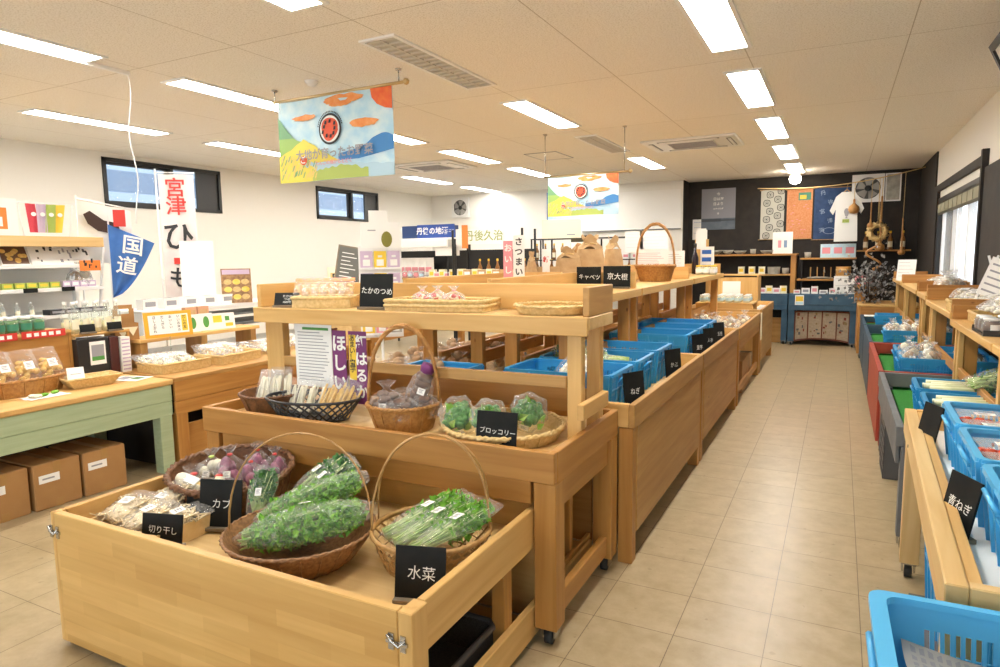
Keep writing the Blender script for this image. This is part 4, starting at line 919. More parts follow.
for i in range(3): kc2((-2.32 + .12 * i, 5.0 + .03 * i, 1.258), .3, '%s small brown paper bag in the short row on the far riser' % ORD[i], 'small paper bags', 1.2)
strip_banner('pink strip banner with white lettering standing beside the paper bags', .07, .36, (-2.20, 4.40, 1.258), .35, 'pink', 'おいしい', 'paper', .06)
strip_banner('white strip banner with dark lettering standing beside the pink strip banner', .085, .40, (-2.12, 4.42, 1.258), .35, 'paper', 'さつまいも', 'ink', .062)
strip_banner('narrow white strip banner standing among the crumpled paper bags', .06, .30, (-2.12, 4.93, 1.258), .3, 'paper', '新米', 'red', .05)
paper_notice('paper_notice', 'large white printed notice behind the brown arched basket', .34, .30, (-1.76, 6.9, 1.258), .2, 13, None, 'pink')
paper_notice('paper_notice', 'narrow white printed notice beside the large notice behind the arched basket', .18, .28, (-1.53, 7.0, 1.258), .2, 10, None)
def mk_jar(r=.035, h=.09, fill='amber', lid='metal_white', lab='paper'):
    t = thing('jar', '', 'jar'); b = MB(); b.lathe([(r * .92, .002), (r * .92, h * .72), (r * .7, h * .78)], n=16); b.build('contents', fill, t)
    b = MB(); b.lathe([(r * .9, 0), (r, .004), (r, h * .74), (r * .78, h * .84), (r * .78, h * .86)], n=16); b.build('glass', 'jar', t)
    b = MB(); b.lathe([(r * .84, h * .85), (r * .84, h), (0, h)], n=16); b.build('lid', lid, t)
    b = MB(); b.grid(lambda u, v: (math.cos(-PI * .9 + u * PI * .8) * r * 1.015, math.sin(-PI * .9 + u * PI * .8) * r * 1.015, h * (.22 + .38 * v)), 8, 1); b.build('label', lab, t); return t
kjy = Kind(lambda: mk_jar(.035, .11, 'whiteveg', 'yellow'))
for i in range(6): kjy((-1.47 + .08 * (i % 3), 7.95 + .12 * (i // 3), 1.258), .2, '%s yellow-lidded jar of the cluster on the last aisle riser, counting by rows' % ORD[i], 'yellow-lidded jars')
t = thing('leaflet_stand', 'tall leaflet stand with white and wooden panels on the last aisle riser', 'stand', (-1.48, 8.36, 1.258))
b = MB(); b.box(-.11, .05, -.02, .0, 0, .42); b.build('back_panel', 'pine_z', t); b = MB(); b.box(-.10, .02, -.03, -.022, .30, .55); b.build('upper_sheet', 'paper', t)
b = MB(); b.box(-.04, .12, -.05, -.033, .02, .33); 
for q in range(3): b.box(-.02, .09, -.052, -.05, .06 + q * .09, .11 + q * .09, 1)
b.build('lower_leaflets', ['paper', 'blue_print'], t)
t = thing('bottle', 'dark glass bottle beside the leaflet stand on the last aisle riser', 'bottle', (-1.56, 8.2, 1.258))
b = MB(); b.lathe([(.0, 0), (.04, .003), (.04, .2), (.016, .27), (.014, .34), (0, .342)], n=18); b.build('body', mat('dark_glass', (.02, .012, .02), .1), t); b = MB(); b.lathe([(.017, .33), (.017, .37), (0, .372)], n=14); b.build('cap', 'black_plastic', t)
# goods on the third and fourth aisle tables
kwb = Kind(lambda: tied_bag([(R.uniform(-.03, .03), R.uniform(-.03, .03), .025 + .009 * i, .022, ('whiteveg', 'brownveg')[i % 3 == 0]) for i in range(7)], .065, .08, seed=15, tie=None, filmm='film2', label=True))
n = 0
for j in range(3):
    for i in range(4):
        kwb((-1.40 + .155 * i, 7.0 + .42 * j + .06 * (i % 2), .688), n * .7, 'bag of white roots on the third aisle table, %s row, %s from inside' % (ORD[j], ORD[i]), 'bags of white roots', 1.05 + .1 * (n % 3)); n += 1
b = MB(); b.box(-.35, .35, -.012, .012, 0, .16); b.box(-.35, .35, .5, .52, 0, .16); b.box(-.35, .35, .012, .5, .14, .16)
tag(b.build('display_step', 'pine_x', None, (-1.30, 8.78, .712)), 'low wooden step carrying rows of white jars on the last aisle table', 'display step')
kj = Kind(lambda: mk_jar(.042, .095, 'whiteveg', 'metal_white', 'sky_print'))
n = 0
for j in range(3):
    for i in range(6):
        kj((-1.58 + .108 * i, 8.88 + .14 * j, .873), .3, 'white lidded jar on the last aisle table step, %s row, %s from inside' % (ORD[j], ORD[i]), 'white jars on the step'); n += 1
def mk_small(w_, d_, h_, body, lab, name='small_carton', cat='packet'):
    b = MB(); b.box(-w_ / 2, w_ / 2, -d_ / 2, d_ / 2, 0, h_); b.box(-w_ * .35, w_ * .35, -d_ / 2 - .001, -d_ / 2, h_ * .3, h_ * .75, 1); b.box(-w_ * .3, w_ * .3, -d_ * .3, d_ * .3, h_, h_ + .001, 1)
    o = b.build(name, [body, lab]); o['category'] = cat; return o
kpk = Kind(lambda: mk_small(.10, .07, .05, 'paper', 'blue_print'))
n = 0
for j in range(4):
    for i in range(4):
        kpk((-1.45 + .17 * i, 9.38 + .22 * j, .712), R.uniform(-.5, .5), 'white and blue packet behind the white jars, %s row, %s from inside' % (ORD[j], ORD[i]), 'packets on the last aisle table'); n += 1
t = thing('cabinet', 'plain pine cabinet standing behind the last aisle table', 'cabinet', (-1.42, 10.72, 0)); 
board('side_panel', t, -.35, -.33, -.2, .2, 0, 1.16, 'pine_z'); board('side_panel', t, .33, .35, -.2, .2, 0, 1.16, 'pine_z'); board('front_panel', t, -.328, .328, -.2, -.18, .02, 1.14, 'pine_z'); board('top_panel', t, -.36, .36, -.21, .21, 1.162, 1.18, 'pine_x'); board('pinned_sheet', t, -.16, .10, -.204, -.201, .86, 1.08, 'paper', 0)
t = thing('paper_tag', 'long pale paper tag hanging over the edge of the third aisle table', 'tag', (-.815, 8.5, .45)); b = MB(); b.box(-.003, .003, -.05, .05, 0, .33); b.build('strip', 'cream', t)
t = thing('cardboard_box', 'tall brown cardboard box under the open third aisle table', 'box', (-1.02, 7.7, 0)); b = MB(); b.box(-.14, .14, -.35, .35, 0, .35); b.build('carton', 'card', t, bevel=.006); b = MB(); b.box(-.03, .03, -.351, .351, .3505, .352); b.build('tape', 'kraft', t)
# far row, seen through the risers: bags of roots and mushrooms, crates
kfb = Kind(lambda: tied_bag([(R.uniform(-.05, .05), R.uniform(-.04, .04), .03 + .014 * i, (.035, .03, .028), 'brownveg') for i in range(9)], .11, .11, seed=18, tie=None, name='bagged_roots'))
n = 0
for j in range(5):
    for i in range(3):
        kfb((-2.68 + .25 * i, 3.35 + .26 * j, .707), n, 'bag of brown roots behind the cedar table, %s row, %s from the outer edge' % (ORD[j], ORD[i]), 'bags of brown roots', .95 + .08 * (n % 3)); n += 1
kfc = Kind(lambda: mk_crate(.44, .36, .16, 'blue'))
kfc((-1.52 - .55, 3.20, .707), 0, 'small blue crate behind the cedar table on the far side of the island', 'small blue crates'); 
# ------------------------------------------------------------------ tables along the right wall
t = thing('display_table', 'pale pine table on casters along the right wall carrying the tomato crates', 'display table', (.232, 1.64, 0), -.034)
def tb(name, x0, x1, y0, y1, z0, z1, m, bevel=.003): return board(name, t, x0, x1, y0, y1, z0, z1, m, bevel)
tb('rim_board', 0, .045, .0, 1.84, .672, .782, 'pale_y'); tb('rim_board', .046, .075, .035, 1.805, .672, .776, 'pine_y'); tb('rim_board', .046, .77, 0, .034, .672, .782, 'pale_x'); tb('rim_board', .046, .77, 1.806, 1.84, .672, .782, 'pine_x'); tb('rim_board', .74, .77, .035, 1.805, .672, .776, 'pine_y')
tb('deck', .076, .739, .035, 1.805, .672, .70, 'paper', 0)
for x, y in ((.01, .06), (.01, 1.75), (.68, .06), (.68, 1.75)): tb('leg', x, x + .075, y, y + .075, .075, .671, 'pale_z'); caster(t, x + .037, y + .037, 0, .028)
kt = Kind(lambda: mk_crate(.58, .415, .205, 'lightblue'))
for i, (x, y, d) in enumerate(((.672, 2.865, 'farther'), (.664, 2.425, 'middle'), (.66, 1.985, 'nearest'))):
    kt((x, y, .7005), -.02, 'light blue crate on the pale pine table at the right wall, the %s of three' % d, 'light blue crates on the pale table')
def mk_punnet():
    t = thing('tomato_punnet', '', 'punnet'); b = MB(); r = random.Random(4)
    for i in range(14): b.blob(((i % 4 - 1.5) * .034, (i // 4 % 3 - 1) * .034, .02 + .028 * (i // 12) + r.uniform(0, .012)), .0185, 0, .04, 2, i, 10, 7)
    b.build('tomatoes', 'tomato', t)
    b = MB()
    for z, k in ((.0, 0),): b.grid(lambda u, v: (math.copysign(abs(math.cos(2 * PI * u)) ** .5, math.cos(2 * PI * u)) * (.072 + .006 * v), math.copysign(abs(math.sin(2 * PI * u)) ** .5, math.sin(2 * PI * u)) * (.052 + .006 * v), v * .06), 24, 3)
    b.box(-.076, .076, -.056, .056, .071, .072); b.build('punnet', 'film', t); b = MB(); sticker(b, (0, 0, .073), (1, 0, 0), (0, 1, 0), .06, .035); b.build('price_label', ['paper', 'grey_ink'], t); return t
kp_ = Kind(mk_punnet)
for c, (cx, cy, nm) in enumerate(((.672, 2.865, 'farther'), (.664, 2.425, 'middle'))):
    for i in range(6):
        kp_((cx - .17 + .175 * (i % 3), cy - .10 + .17 * (i // 3), .822), R.uniform(-.2, .2), '%s clear punnet of red tomatoes in the %s light blue crate, counting from the aisle' % (ORD[i], nm), 'tomato punnets', (1.12, 1.25, 1.0))
for i in range(6): kp_((.66 - .19 + .17 * (i % 3), 1.985 - .10 + .17 * (i // 3), .71), 0, '%s clear punnet of red tomatoes in the nearest light blue crate, counting from the aisle' % ORD[i], 'tomato punnets', 1)
chalk_sign((.322, 3.03, .7005), -1.2, .13, .19, '', 'plain small blackboard leaning on the farther tomato crate', .05, lean=.2)
chalk_sign((.312, 2.16, .7005), -1.15, .13, .165, '青ねぎ', 'small blackboard with chalk writing at the near end of the tomato table', .034, lean=.2)
# open light blue crate in front with a newspaper
kf_ = mk_crate(.62, .40, .30, 'lightblue', rw=1.5); kf_.location = (.405, 1.39, .462); kf_.rotation_euler = (0, 0, .02); kf_['label'] = 'large light blue crate lined with newspaper in front of the tomato table'; kf_['group'] = 'front crates'
k2 = dup(kf_, (.405, 1.39, .155), .02, 'light blue crate under the newspaper-lined crate'); 
b = MB(); b.box(-.33, .33, -.22, .22, .06, .154); tag(b.build('crate_dolly', 'grey_plastic', None, (.405, 1.39, 0)), 'low dark dolly under the front light blue crates', 'dolly')
t = thing('newspaper', 'grey printed newspaper sheet lining the front light blue crate', 'newspaper', (.405, 1.39, .46)); b = MB()
def np_(u, v): return (-.255 + .51 * u, -.155 + .33 * v, .215 + .02 * math.sin(u * 5 + v * 3) + .015 * math.sin(v * 6))
b.grid(np_, 14, 9, 0); r = random.Random(2)
for i in range(30):
    for j in range(9):
        u = .03 + .94 * i / 30; v0 = .04 + .105 * j; p = [np_(u, v0), np_(u + .018, v0), np_(u + .018, v0 + r.uniform(.05, .09)), np_(u, v0 + r.uniform(.05, .09))]
        if r.random() < .86: b.quad([(a[0], a[1], a[2] + .0016) for a in p], 1)
b.build('sheet', [mat('newsprint', (.46, .45, .42), .85), 'grey_ink'], t)
tall = dup(kc.first, (.52, 2.9, .05), 1.57, 'blue slotted crate stored under the pale pine table', (.8, .8, 1.6)); tall['group'] = 'stored crates'
b = MB(); b.box(-.2, .2, -.25, .25, 0, .048); tag(b.build('crate_dolly', 'grey_plastic', None, (.52, 2.9, 0)), 'low dolly under the blue crate below the tomato table', 'dolly')
# painted turf-lined display bins
def bin_table(label, y0, y1, m, x0=.285, x1=1.03, zt=.635, deck=.50, zb=.10):
    t = thing('display_bin', label, 'display bin', (x0, y0, 0)); W, D = x1 - x0, y1 - y0
    board('rim_board', t, 0, .035, 0, D, zt - .10, zt, m); board('rim_board', t, W - .03, W, 0, D, zt - .10, zt, m); board('rim_board', t, .036, W - .031, 0, .03, zt - .10, zt, m); board('rim_board', t, .036, W - .031, D - .03, D, zt - .10, zt, m)
    board('front_panel', t, .004, .022, .03, D - .03, zb, zt - .101, m)
    for y in (.0, D - .07):
        board('leg', t, .024, .09, y, y + .07, .07, zt - .101, m); board('leg', t, W - .07, W, y, y + .07, .07, zt - .101, m); caster(t, .057, y + .035, 0, .026)
    board('turf_lining', t, .095 if False else .036, W - .031, .031, D - .031, deck, deck + .02, 'turf', 0); return t
bin_table('grey painted bin beyond the pale pine table on the right, lined with green turf', 3.72, 5.42, 'greypaint', zb=.44)
bin_table('red painted bin on the right between the grey bin and the navy bins', 5.46, 7.18, 'redpaint')
bin_table('navy painted bin on the right just beyond the red bin', 7.22, 8.90, 'navy')
bin_table('navy painted bin on the right farther down, before the wooden cabinet', 8.94, 10.35, 'navy')
t = thing('counter_cabinet', 'orange-brown wooden cabinet at the far end of the right row', 'cabinet', (.26, 10.42, 0)); board('side_panel', t, 0, .03, 0, 1.0, .08, .74, 'orange_z'); board('front_panel', t, .031, .75, 0, .03, .08, .74, 'orange_x'); board('top_panel', t, -.01, .76, -.01, 1.01, .741, .765, 'pine_y'); board('back_panel', t, .72, .75, .031, 1.0, .08, .74, 'orange_z'); caster(t, .05, .08, 0, .03); caster(t, .05, .9, 0, .03)
t = thing('perforated_bin', 'dark grey perforated plastic bin on the floor below the grey turf-lined table', 'bin', (.405, 5.08, 0)); b = MB()
for j in range(7):
    b.box(-.095, -.088, -.18, .18, j * .055, j * .055 + .018)
for i in range(8): b.box(-.095, -.088, -.18 + i * .0495, -.18 + i * .0495 + .015, 0, .40)
b.box(-.087, .25, -.18, -.172, 0, .40); b.box(-.087, .25, .172, .18, 0, .40); b.box(.243, .25, -.172, .172, 0, .40); b.box(-.087, .243, -.172, .172, 0, .01); b.build('body', 'grey_plastic', t)
b = MB(); 
for a in ((-.105, .26, -.19, -.17), (-.105, .26, .17, .19), (-.105, -.085, -.17, .17), (.24, .26, -.17, .17)): b.box(*a, .39, .41)
b.build('rim', 'grey_plastic', t)
# crates in the bins
for i, (y, z, d) in enumerate(((4.02, .521, 'holding white leeks, the nearer one in the grey bin'), (4.50, .521, 'holding greenish leeks, the farther one in the grey bin'), (5.71, .521, 'in the red bin, the nearer one'), (6.13, .521, 'in the red bin, the farther one'),
                             (7.62, .521, 'with many small bags in the first navy bin'), (9.35, .521, 'low and empty in the second navy bin'))):
    kc((.72, y, z), -.02, 'blue slotted crate %s' % d, 'blue crates in the bins')
def mk_leek():
    t = thing('leek', '', 'leek'); b = MB(); r = random.Random(6)
    b.tube([(0, 0, .012), (.12, .004, .014), (.26, 0, .016)], [.014, .013, .015], 8); b.build('white_shaft', 'leek', t)
    b = MB()
    for k in range(5): b.tube([(.25, 0, .016), (.36, r.gauss(0, .012), .02 + .006 * k), (.50 + .03 * k, r.gauss(0, .035), .02 + .008 * k)], [.012, .009, .003], 5, flat=.5)
    b.build('green_leaves', 'darkleaf', t); return t
kle = Kind(mk_leek)
n = 0
for c, (cy, lift, nm) in enumerate(((4.02, .17, 'nearer'), (4.50, .17, 'farther'))):
    for i in range(9):
        kle((.47 + .02 * (i % 3), cy - .13 + .034 * i, .521 + lift + .014 * (i % 2)), R.uniform(-.06, .06), '%s leek from the near side in the %s crate of the grey bin' % (ORD[i], nm), 'leeks', 1.05); n += 1
lb = Kind(lambda: leafy_bag(.40, .26, .14, 'darkleaf', 61, 1, n=380, name='leafy_greens'))
lb((.66, 4.28, .70), -1.2, 'heap of dark leafy greens lying over the farther leek crate', 'dark leafy greens', 1.1, (.1, 0))
krb = Kind(lambda: tied_bag([(R.uniform(-.03, .03), R.uniform(-.03, .03), .03 + .012 * i, .03, ('whiteveg', 'brownveg')[i % 2]) for i in range(5)], .07, .10, seed=25, tie='frosted', filmm='film2'))
for i, (x, y, z) in enumerate(((.50, 5.72, .655), (.63, 5.75, .655), (.88, 5.70, .655), (.52, 6.12, .655), (.64, 6.15, .655), (.90, 6.1, .655))):
    krb((x, y, z), i, 'clear bag of roots in the %s crate of the red bin, %s from the aisle' % (('nearer', 'farther')[i // 3], ORD[i % 3]), 'root bags in the red bin', 1.1)
n = 0
for j in range(2):
    for i in range(5):
        krb((.50 + .105 * i, 7.54 + .16 * j, .67), n, 'gathered clear bag in the first navy bin, %s row, %s from the aisle' % (('near', 'far')[j], ORD[i]), 'bags in the navy bin', .95 + .08 * (n % 2)); n += 1
b = MB(); b.grid(lambda u, v: (-.2 + .4 * u, -.12 + .24 * v, .012 * noise.noise(Vector((u * 4, v * 4, 2))) + .02), 8, 6); tag(b.build('folded_paper', 'paper', None, (.52, 9.9, .64)), 'white paper sheet lying at the end of the second navy bin', 'paper')
# risers standing on the bins by the wall
def wall_riser(y0, y1, z, label, zt, x0=.645, x1=1.04, ends=3, posts=None):
    t = thing('riser_shelf', label, 'riser shelf', (x0, y0, zt)); D = y1 - y0; W = x1 - x0
    def p(nm, a0, a1, b0, b1, z0, z1, m): return board(nm, t, a0, a1, b0, b1, z0 - zt, z1 - zt, m)
    p('shelf_board', 0, W, 0, D, z - .04, z, 'pine_y'); [p('end_board', .01, W, a, a + .024, z + .001, z + .09, 'orange_x') for q, a in ((1, D - .025), (2, .001)) if ends & q]
    ps = posts or (.015, D - .065)
    for y in ps:
        p('post', .045, .075, y, y + .05, zt, z - .041, 'pine_z'); p('post', .076, .15, y + .01, y + .04, zt, z - .041, 'cedar_z'); p('post', W - .08, W - .02, y, y + .05, zt, z - .041, 'cedar_z')
    p('rail', .05, .075, ps[0] + .051, ps[1] - .001, zt + .18, zt + .24, 'cedar_y'); return t
wall_riser(3.75, 5.04, 1.065, 'raised pine shelf at the right wall holding the jar pack, above the grey bin', .521, ends=1)
wall_riser(1.66, 3.72, 1.065, 'raised pine shelf at the right wall above the tomato crates', .7005, ends=0, posts=(.04, 1.44))
wall_riser(5.07, 6.42, 1.10, 'raised pine shelf at the right wall with the straw basket, above the red bin', .521)
wall_riser(6.45, 7.13, 1.13, 'raised pine shelf at the right wall straddling the red and navy bins', .521)
wall_riser(7.24, 8.85, 1.135, 'raised pine shelf at the right wall above the first navy bin', .521)
wall_riser(8.97, 10.3, 1.14, 'raised pine shelf at the right wall above the second navy bin', .521)
b = MB(); b.box(-.12, .14, -.16, .16, 0, .012); b.box(-.12, .14, -.16, -.15, .012, .03); b.box(-.12, .14, .15, .16, .012, .03); tag(b.build('tray', 'black_plastic', None, (.78, 4.20, 1.066)), 'shallow dark tray under the jars on the right wall shelf', 'tray')
kjd = Kind(lambda: mk_jar(.042, .075, 'mushroom', 'metal_white'))
for i in range(9): kjd((.70 + .095 * (i // 3), 4.09 + .1 * (i % 3), 1.079), 1, 'jar of dark preserve on the right wall shelf, %s counting from the aisle' % ORD[i], 'jars of dark preserve')
chalk_sign((.83, 4.45, 1.066), -.9, .10, .07, '', 'tiny blank dark sign behind the jars on the right wall shelf', .03)
weave_tray('rectangular_basket', 'straw basket with folded white bags on the right wall shelf above the grey bin', .26, .40, .06, (.86, 4.78, 1.066), 0, 'straw')
kfl = Kind(lambda: flat_bag(.16, .24, .06, 'whiteveg', 'bagged_crackers', 'bagged snacks', None, 8, 10, False, 'film2'))
for i in range(6): kfl((.80 + .06 * (i % 2), 4.55 + .08 * i, 1.12), -1.3 + .3 * (i % 3), '%s white snack bag heaped in the straw basket above the grey bin' % ORD[i], 'white snack bags', 1, (.3, 0))
weave_tray('rectangular_basket', 'small straw box at the near end of the shelf above the red bin', .16, .24, .07, (.74, 5.25, 1.101), 0, 'straw')
for i in range(6): kfl((.82, 5.3 + .14 * i, 1.115), -1.2 + .4 * (i % 3), '%s white snack bag on the shelf above the red bin' % ORD[i], 'snack bags above the red bin', 1, (.25, 0))
for i in range(3): krb((.80 + .05 * i, 6.6 + .2 * i, 1.131), i, '%s gathered white bag on the shelf straddling the red and navy bins' % ORD[i], 'gathered bags on the wall shelf', 1.3)
for i in range(4): kfl((.85, 7.6 + .28 * i, 1.14), -1.5, '%s white snack bag on the shelf above the first navy bin' % ORD[i], 'snack bags above the first navy bin', 1, (.2, 0))
t = paper_notice('price_card', 'white card with writing leaning on the shelf above the second navy bin', .20, .26, (.72, 9.4, 1.141), -.35, 5, None, tilt=-.2, cat='card')
t = thing('easel_sign', 'white stand of crossed sticks holding a written card by the right wall', 'sign', (.90, 5.45, 1.102), -.6); b = MB(); b.bar((-.10, 0, 0), (.05, 0, .36), .012, .012); b.bar((.10, 0, 0), (-.01, .0, .36), .012, .012); b.bar((0, .12, 0), (.02, 0, .34), .012, .012); b.build('legs_frame', 'metal_white', t)
b = MB(); b.X = Matrix.Rotation(.35, 4, 'Y'); b.box(-.10, .06, -.014, -.008, .08, .34); 
for q in range(5): b.box(-.08, .04, -.015, -.014, .11 + .045 * q, .122 + .045 * q, 1)
b.build('card', ['paper', 'grey_ink'], t)
t = thing('framed_picture', 'dark framed picture tilting forward high on the right wall by the ceiling', 'picture frame', (XR_ - .01, 4.72, 2.07)); t.rotation_euler = (0, -.42, 0); b = MB()
for a in ((-.38, .38, 0, .04), (-.38, .38, .70, .74), (-.38, -.34, .04, .70), (.34, .38, .04, .70)): b.box(-.035, 0, *a)
b.build('frame', 'black', t); b = MB(); b.box(-.02, -.015, -.34, .34, .04, .70); b.box(-.022, -.02, -.26, .26, .12, .62, 1); b.build('print', ['paper', 'glazed'], t)
# ------------------------------------------------------------------ left: tables, cartons, shelving
t = thing('display_table', 'sage green painted table with pine top at the left, over three cartons', 'display table', (-4.62, 1.95, 0)); TX, TY = -4.62, 1.95
def tb(name, x0, x1, y0, y1, z0, z1, m, bevel=.003): return board(name, t, x0 - TX, x1 - TX, y0 - TY, y1 - TY, z0, z1, m, bevel)
tb('top_board', -5.05, -4.185, .9, 3.015, .63, .668, 'pine_y', .006); tb('apron', -4.222, -4.198, .9, 3.005, .515, .629, 'sage'); tb('apron', -4.226, -4.200, .9, 3.005, .41, .513, 'sage'); tb('apron', -5.04, -4.24, 2.98, 3.004, .41, .629, 'sage')
for x, y in ((-4.29, 2.905), (-5.04, 2.88), (-4.29, .92), (-5.04, .92)): tb('leg', x, x + .085, y, y + .095, 0, .41 if x > -4.5 else .629, 'sage')
tb('back_panel', -5.065, -5.052, .9, 3.0, .02, .629, 'dark'); tb('shade_end_panel', -5.04, -4.24, 2.985, 2.998, .02, .409, 'dark')  # near-black panels added to stand for the shade under the table
t = thing('display_table', 'orange-brown wooden counter table at the left beyond the sage green table', 'display table', (-4.62, 4.1, 0)); TX, TY = -4.62, 4.1
tb('top_board', -5.05, -4.19, 3.03, 5.2, .645, .672, 'ply_y'); tb('apron', -4.22, -4.195, 3.03, 5.2, .50, .644, 'orange_y'); tb('apron', -4.222, -4.20, 3.03, 5.2, .40, .497, 'orange_y')
for x, y in ((-4.29, 3.035), (-5.04, 3.035), (-4.29, 5.1), (-5.04, 5.1), (-4.29, 4.1)): tb('leg', x, x + .09, y, y + .09, 0, .40 if x > -4.5 else .644, 'orange_z')
tb('lower_panel', -4.26, -4.24, 3.13, 5.09, .03, .31, 'cedar_y'); tb('back_panel', -5.065, -5.052, 3.03, 5.2, .02, .64, 'dark')  # the dark back panel is added, standing in for shade below the counter
t = thing('display_table', 'dark-legged table at the left farther down, beyond the orange-brown counter', 'display table', (-4.62, 6.2, 0)); TX, TY = -4.62, 6.2
tb('top_board', -5.05, -4.3, 5.4, 7.4, .72, .75, 'ply_y'); tb('apron', -4.34, -4.315, 5.42, 7.38, .62, .718, 'cedar_y')
for x, y in ((-4.40, 5.42), (-5.04, 5.42), (-4.40, 7.3), (-5.04, 7.3)): tb('leg', x, x + .07, y, y + .07, 0, .718, 'cedar_z')
def mk_carton():
    t = thing('cardboard_box', '', 'carton'); b = MB(); b.box(-.40, 0, -.138, .138, 0, .285); b.build('carton', 'card', t, bevel=.006)
    b = MB(); bt = mat('brown_tape', (.40, .22, .07), .3); b.box(-.39, .0008, -.022, .022, .2845, .2862); b.box(0, .0008, -.022, .022, .22, .2862); b.build('tape', bt, t); b = MB(); b.box(0, .0008, -.02, .02, 0, .05); b.build('tape', bt, t)
    b = MB(); b.box(0, .0012, -.11, .01, .165, .215); b.box(.0012, .0014, -.09, -.02, .185, .195, 1); b.build('address_label', ['paper', 'grey_ink'], t); return t
kct = Kind(mk_carton)
for i, (y, d) in enumerate(((2.525, 'nearest the green leg'), (2.235, 'the middle one of three'), (1.94, 'farthest from the green leg'))):
    kct((-4.25 - .012 * i, y, 0), .02 * (i - 1), 'brown carton with white label under the sage green table, %s' % d, 'cartons under the sage table')
# wooden step with red strip and green-labelled jars
t = thing('display_step', 'brown wooden step with red printed strips carrying the green-labelled jars', 'display step', (-4.98, 2.2, .669))
b = MB(); b.box(-.15, .13, -.75, -.73, 0, .34); b.box(-.15, .13, .50, .52, 0, .34); b.box(-.16, -.145, -.73, .50, 0, .34); b.build('side_panels', 'cedar_z', t)
board('front_panel', t, .115, .13, -.729, .499, 0, .34, 'cedar_y'); board('top_board', t, -.16, .14, -.75, .52, .341, .36, 'pine_y')
for i in range(4):
    b = MB(); y0 = -.72 + i * .305; b.box(.1405, .143, y0, y0 + .28, .325, .375); 
    for q in range(5): b.box(.143, .1434, y0 + .03 + q * .047, y0 + .06 + q * .047, .338, .362, 1)
    b.build('red_strip', ['red', 'paper'], t)
kjg = Kind(lambda: mk_jar(.036, .115, 'darkleaf', 'metal_white', 'greenlid'))
for j in range(2):
    for i in range(11): kjg((-4.905 - .10 * j, 1.72 + .082 * i, 1.0295), PI / 2, 'green-labelled jar on the brown step, %s row, %s from the camera side' % (('front', 'back')[j], ORD[i]), 'green-labelled jars')
t = thing('price_card', 'white card with blue writing standing before the green-labelled jars', 'card', (-4.835, 2.16, 1.03), PI / 2); b = MB(); b.X = Matrix.Rotation(-.2, 4, 'X'); b.box(-.08, .08, 0, .003, 0, .06); b.box(-.06, .05, -.001, 0, .03, .036, 1); b.box(-.06, .06, -.001, 0, .018, .024, 1); b.build('card', ['paper', 'blue_print'], t)
kbo = Kind(lambda: mk_bottle())
def mk_bottle(h=.2, r=.032, fill='yellow_oil'):
    t = thing('bottle', '', 'bottle'); b = MB(); b.lathe([(0, .002), (r * .93, .004), (r * .93, h * .34), (0, h * .35)], n=14); b.build('contents', fill, t)
    b = MB(); b.lathe([(r * .9, 0), (r, .004), (r, h * .62), (r * .4, h * .78), (r * .38, h * .92)], n=16); b.build('glass', 'jar', t)
    b = MB(); b.lathe([(r * .45, h * .9), (r * .45, h), (0, h)], n=12); b.build('cap', 'metal_white', t)
    b = MB(); b.grid(lambda u, v: (math.cos(-PI * .8 + u * PI * .6) * r * 1.02, math.sin(-PI * .8 + u * PI * .6) * r * 1.02, h * (.15 + .3 * v)), 8, 1); b.build('label', 'cream', t); return t
M['yellow_oil'] = mat('pale_drink', (.80, .70, .42), .3)
t = thing('display_step', 'pale wooden step with clear bottles beyond the brown step', 'display step', (-4.98, 2.95, .669))
board('top_board', t, -.17, .14, -.22, .20, .30, .32, 'pine_y'); board('side_panel', t, -.16, .13, -.22, -.20, 0, .299, 'pine_z'); board('side_panel', t, -.16, .13, .18, .20, 0, .299, 'pine_z')
for j in range(2):
    for i in range(5): kbo((-4.89 - .1 * j, 2.77 + .078 * i, .9895), PI / 2, 'clear bottle of pale drink on the pale step, %s row, %s from the jars' % (('front', 'back')[j], ORD[i]), 'clear drink bottles', (1, 1, 1.15))
chalk_sign((-4.815, 2.82, .99), PI / 2 - .2, .10, .06, '', 'tiny blank black sign before the clear bottles, the one near the jars', .02, lean=.2); chalk_sign((-4.815, 3.02, .99), PI / 2 - .2, .10, .06, '', 'tiny blank black sign before the clear bottles, the one near the paper carrier', .02, lean=.2)
# dark gift cartons under the bottles
t = thing('gift_box', 'black box with a framed landscape label standing beside the woven basket', 'box', (-4.80, 2.84, .669), PI / 2); b = MB(); b.box(-.115, .115, 0, .12, 0, .285); b.build('carton', 'black_plastic', t, bevel=.004)
b = MB(); b.box(-.03, .085, -.002, 0, .09, .26); b.box(-.018, .073, -.003, -.002, .15, .235, 1); b.box(-.018, .073, -.003, -.002, .12, .15, 2); b.build('label', ['paper', 'grey_ink', 'green'], t)
t = thing('gift_box', 'dark red box standing between the black box and the white one', 'box', (-4.80, 2.995, .669), PI / 2); b = MB(); b.box(-.035, .035, 0, .1, 0, .28); b.build('carton', mat('maroon', (.07, .015, .015), .4), t, bevel=.004)
t = thing('gift_box', 'tall white patterned box at the end of the sage green table', 'box', (-4.79, 3.075, .669), PI / 2); b = MB(); b.box(-.035, .035, 0, .09, 0, .27)
for q in range(9): b.box(-.03, .03, -.001, 0, .02 + q * .028, .03 + q * .028, 1)
b.build('carton', ['paper', 'lilac'], t)
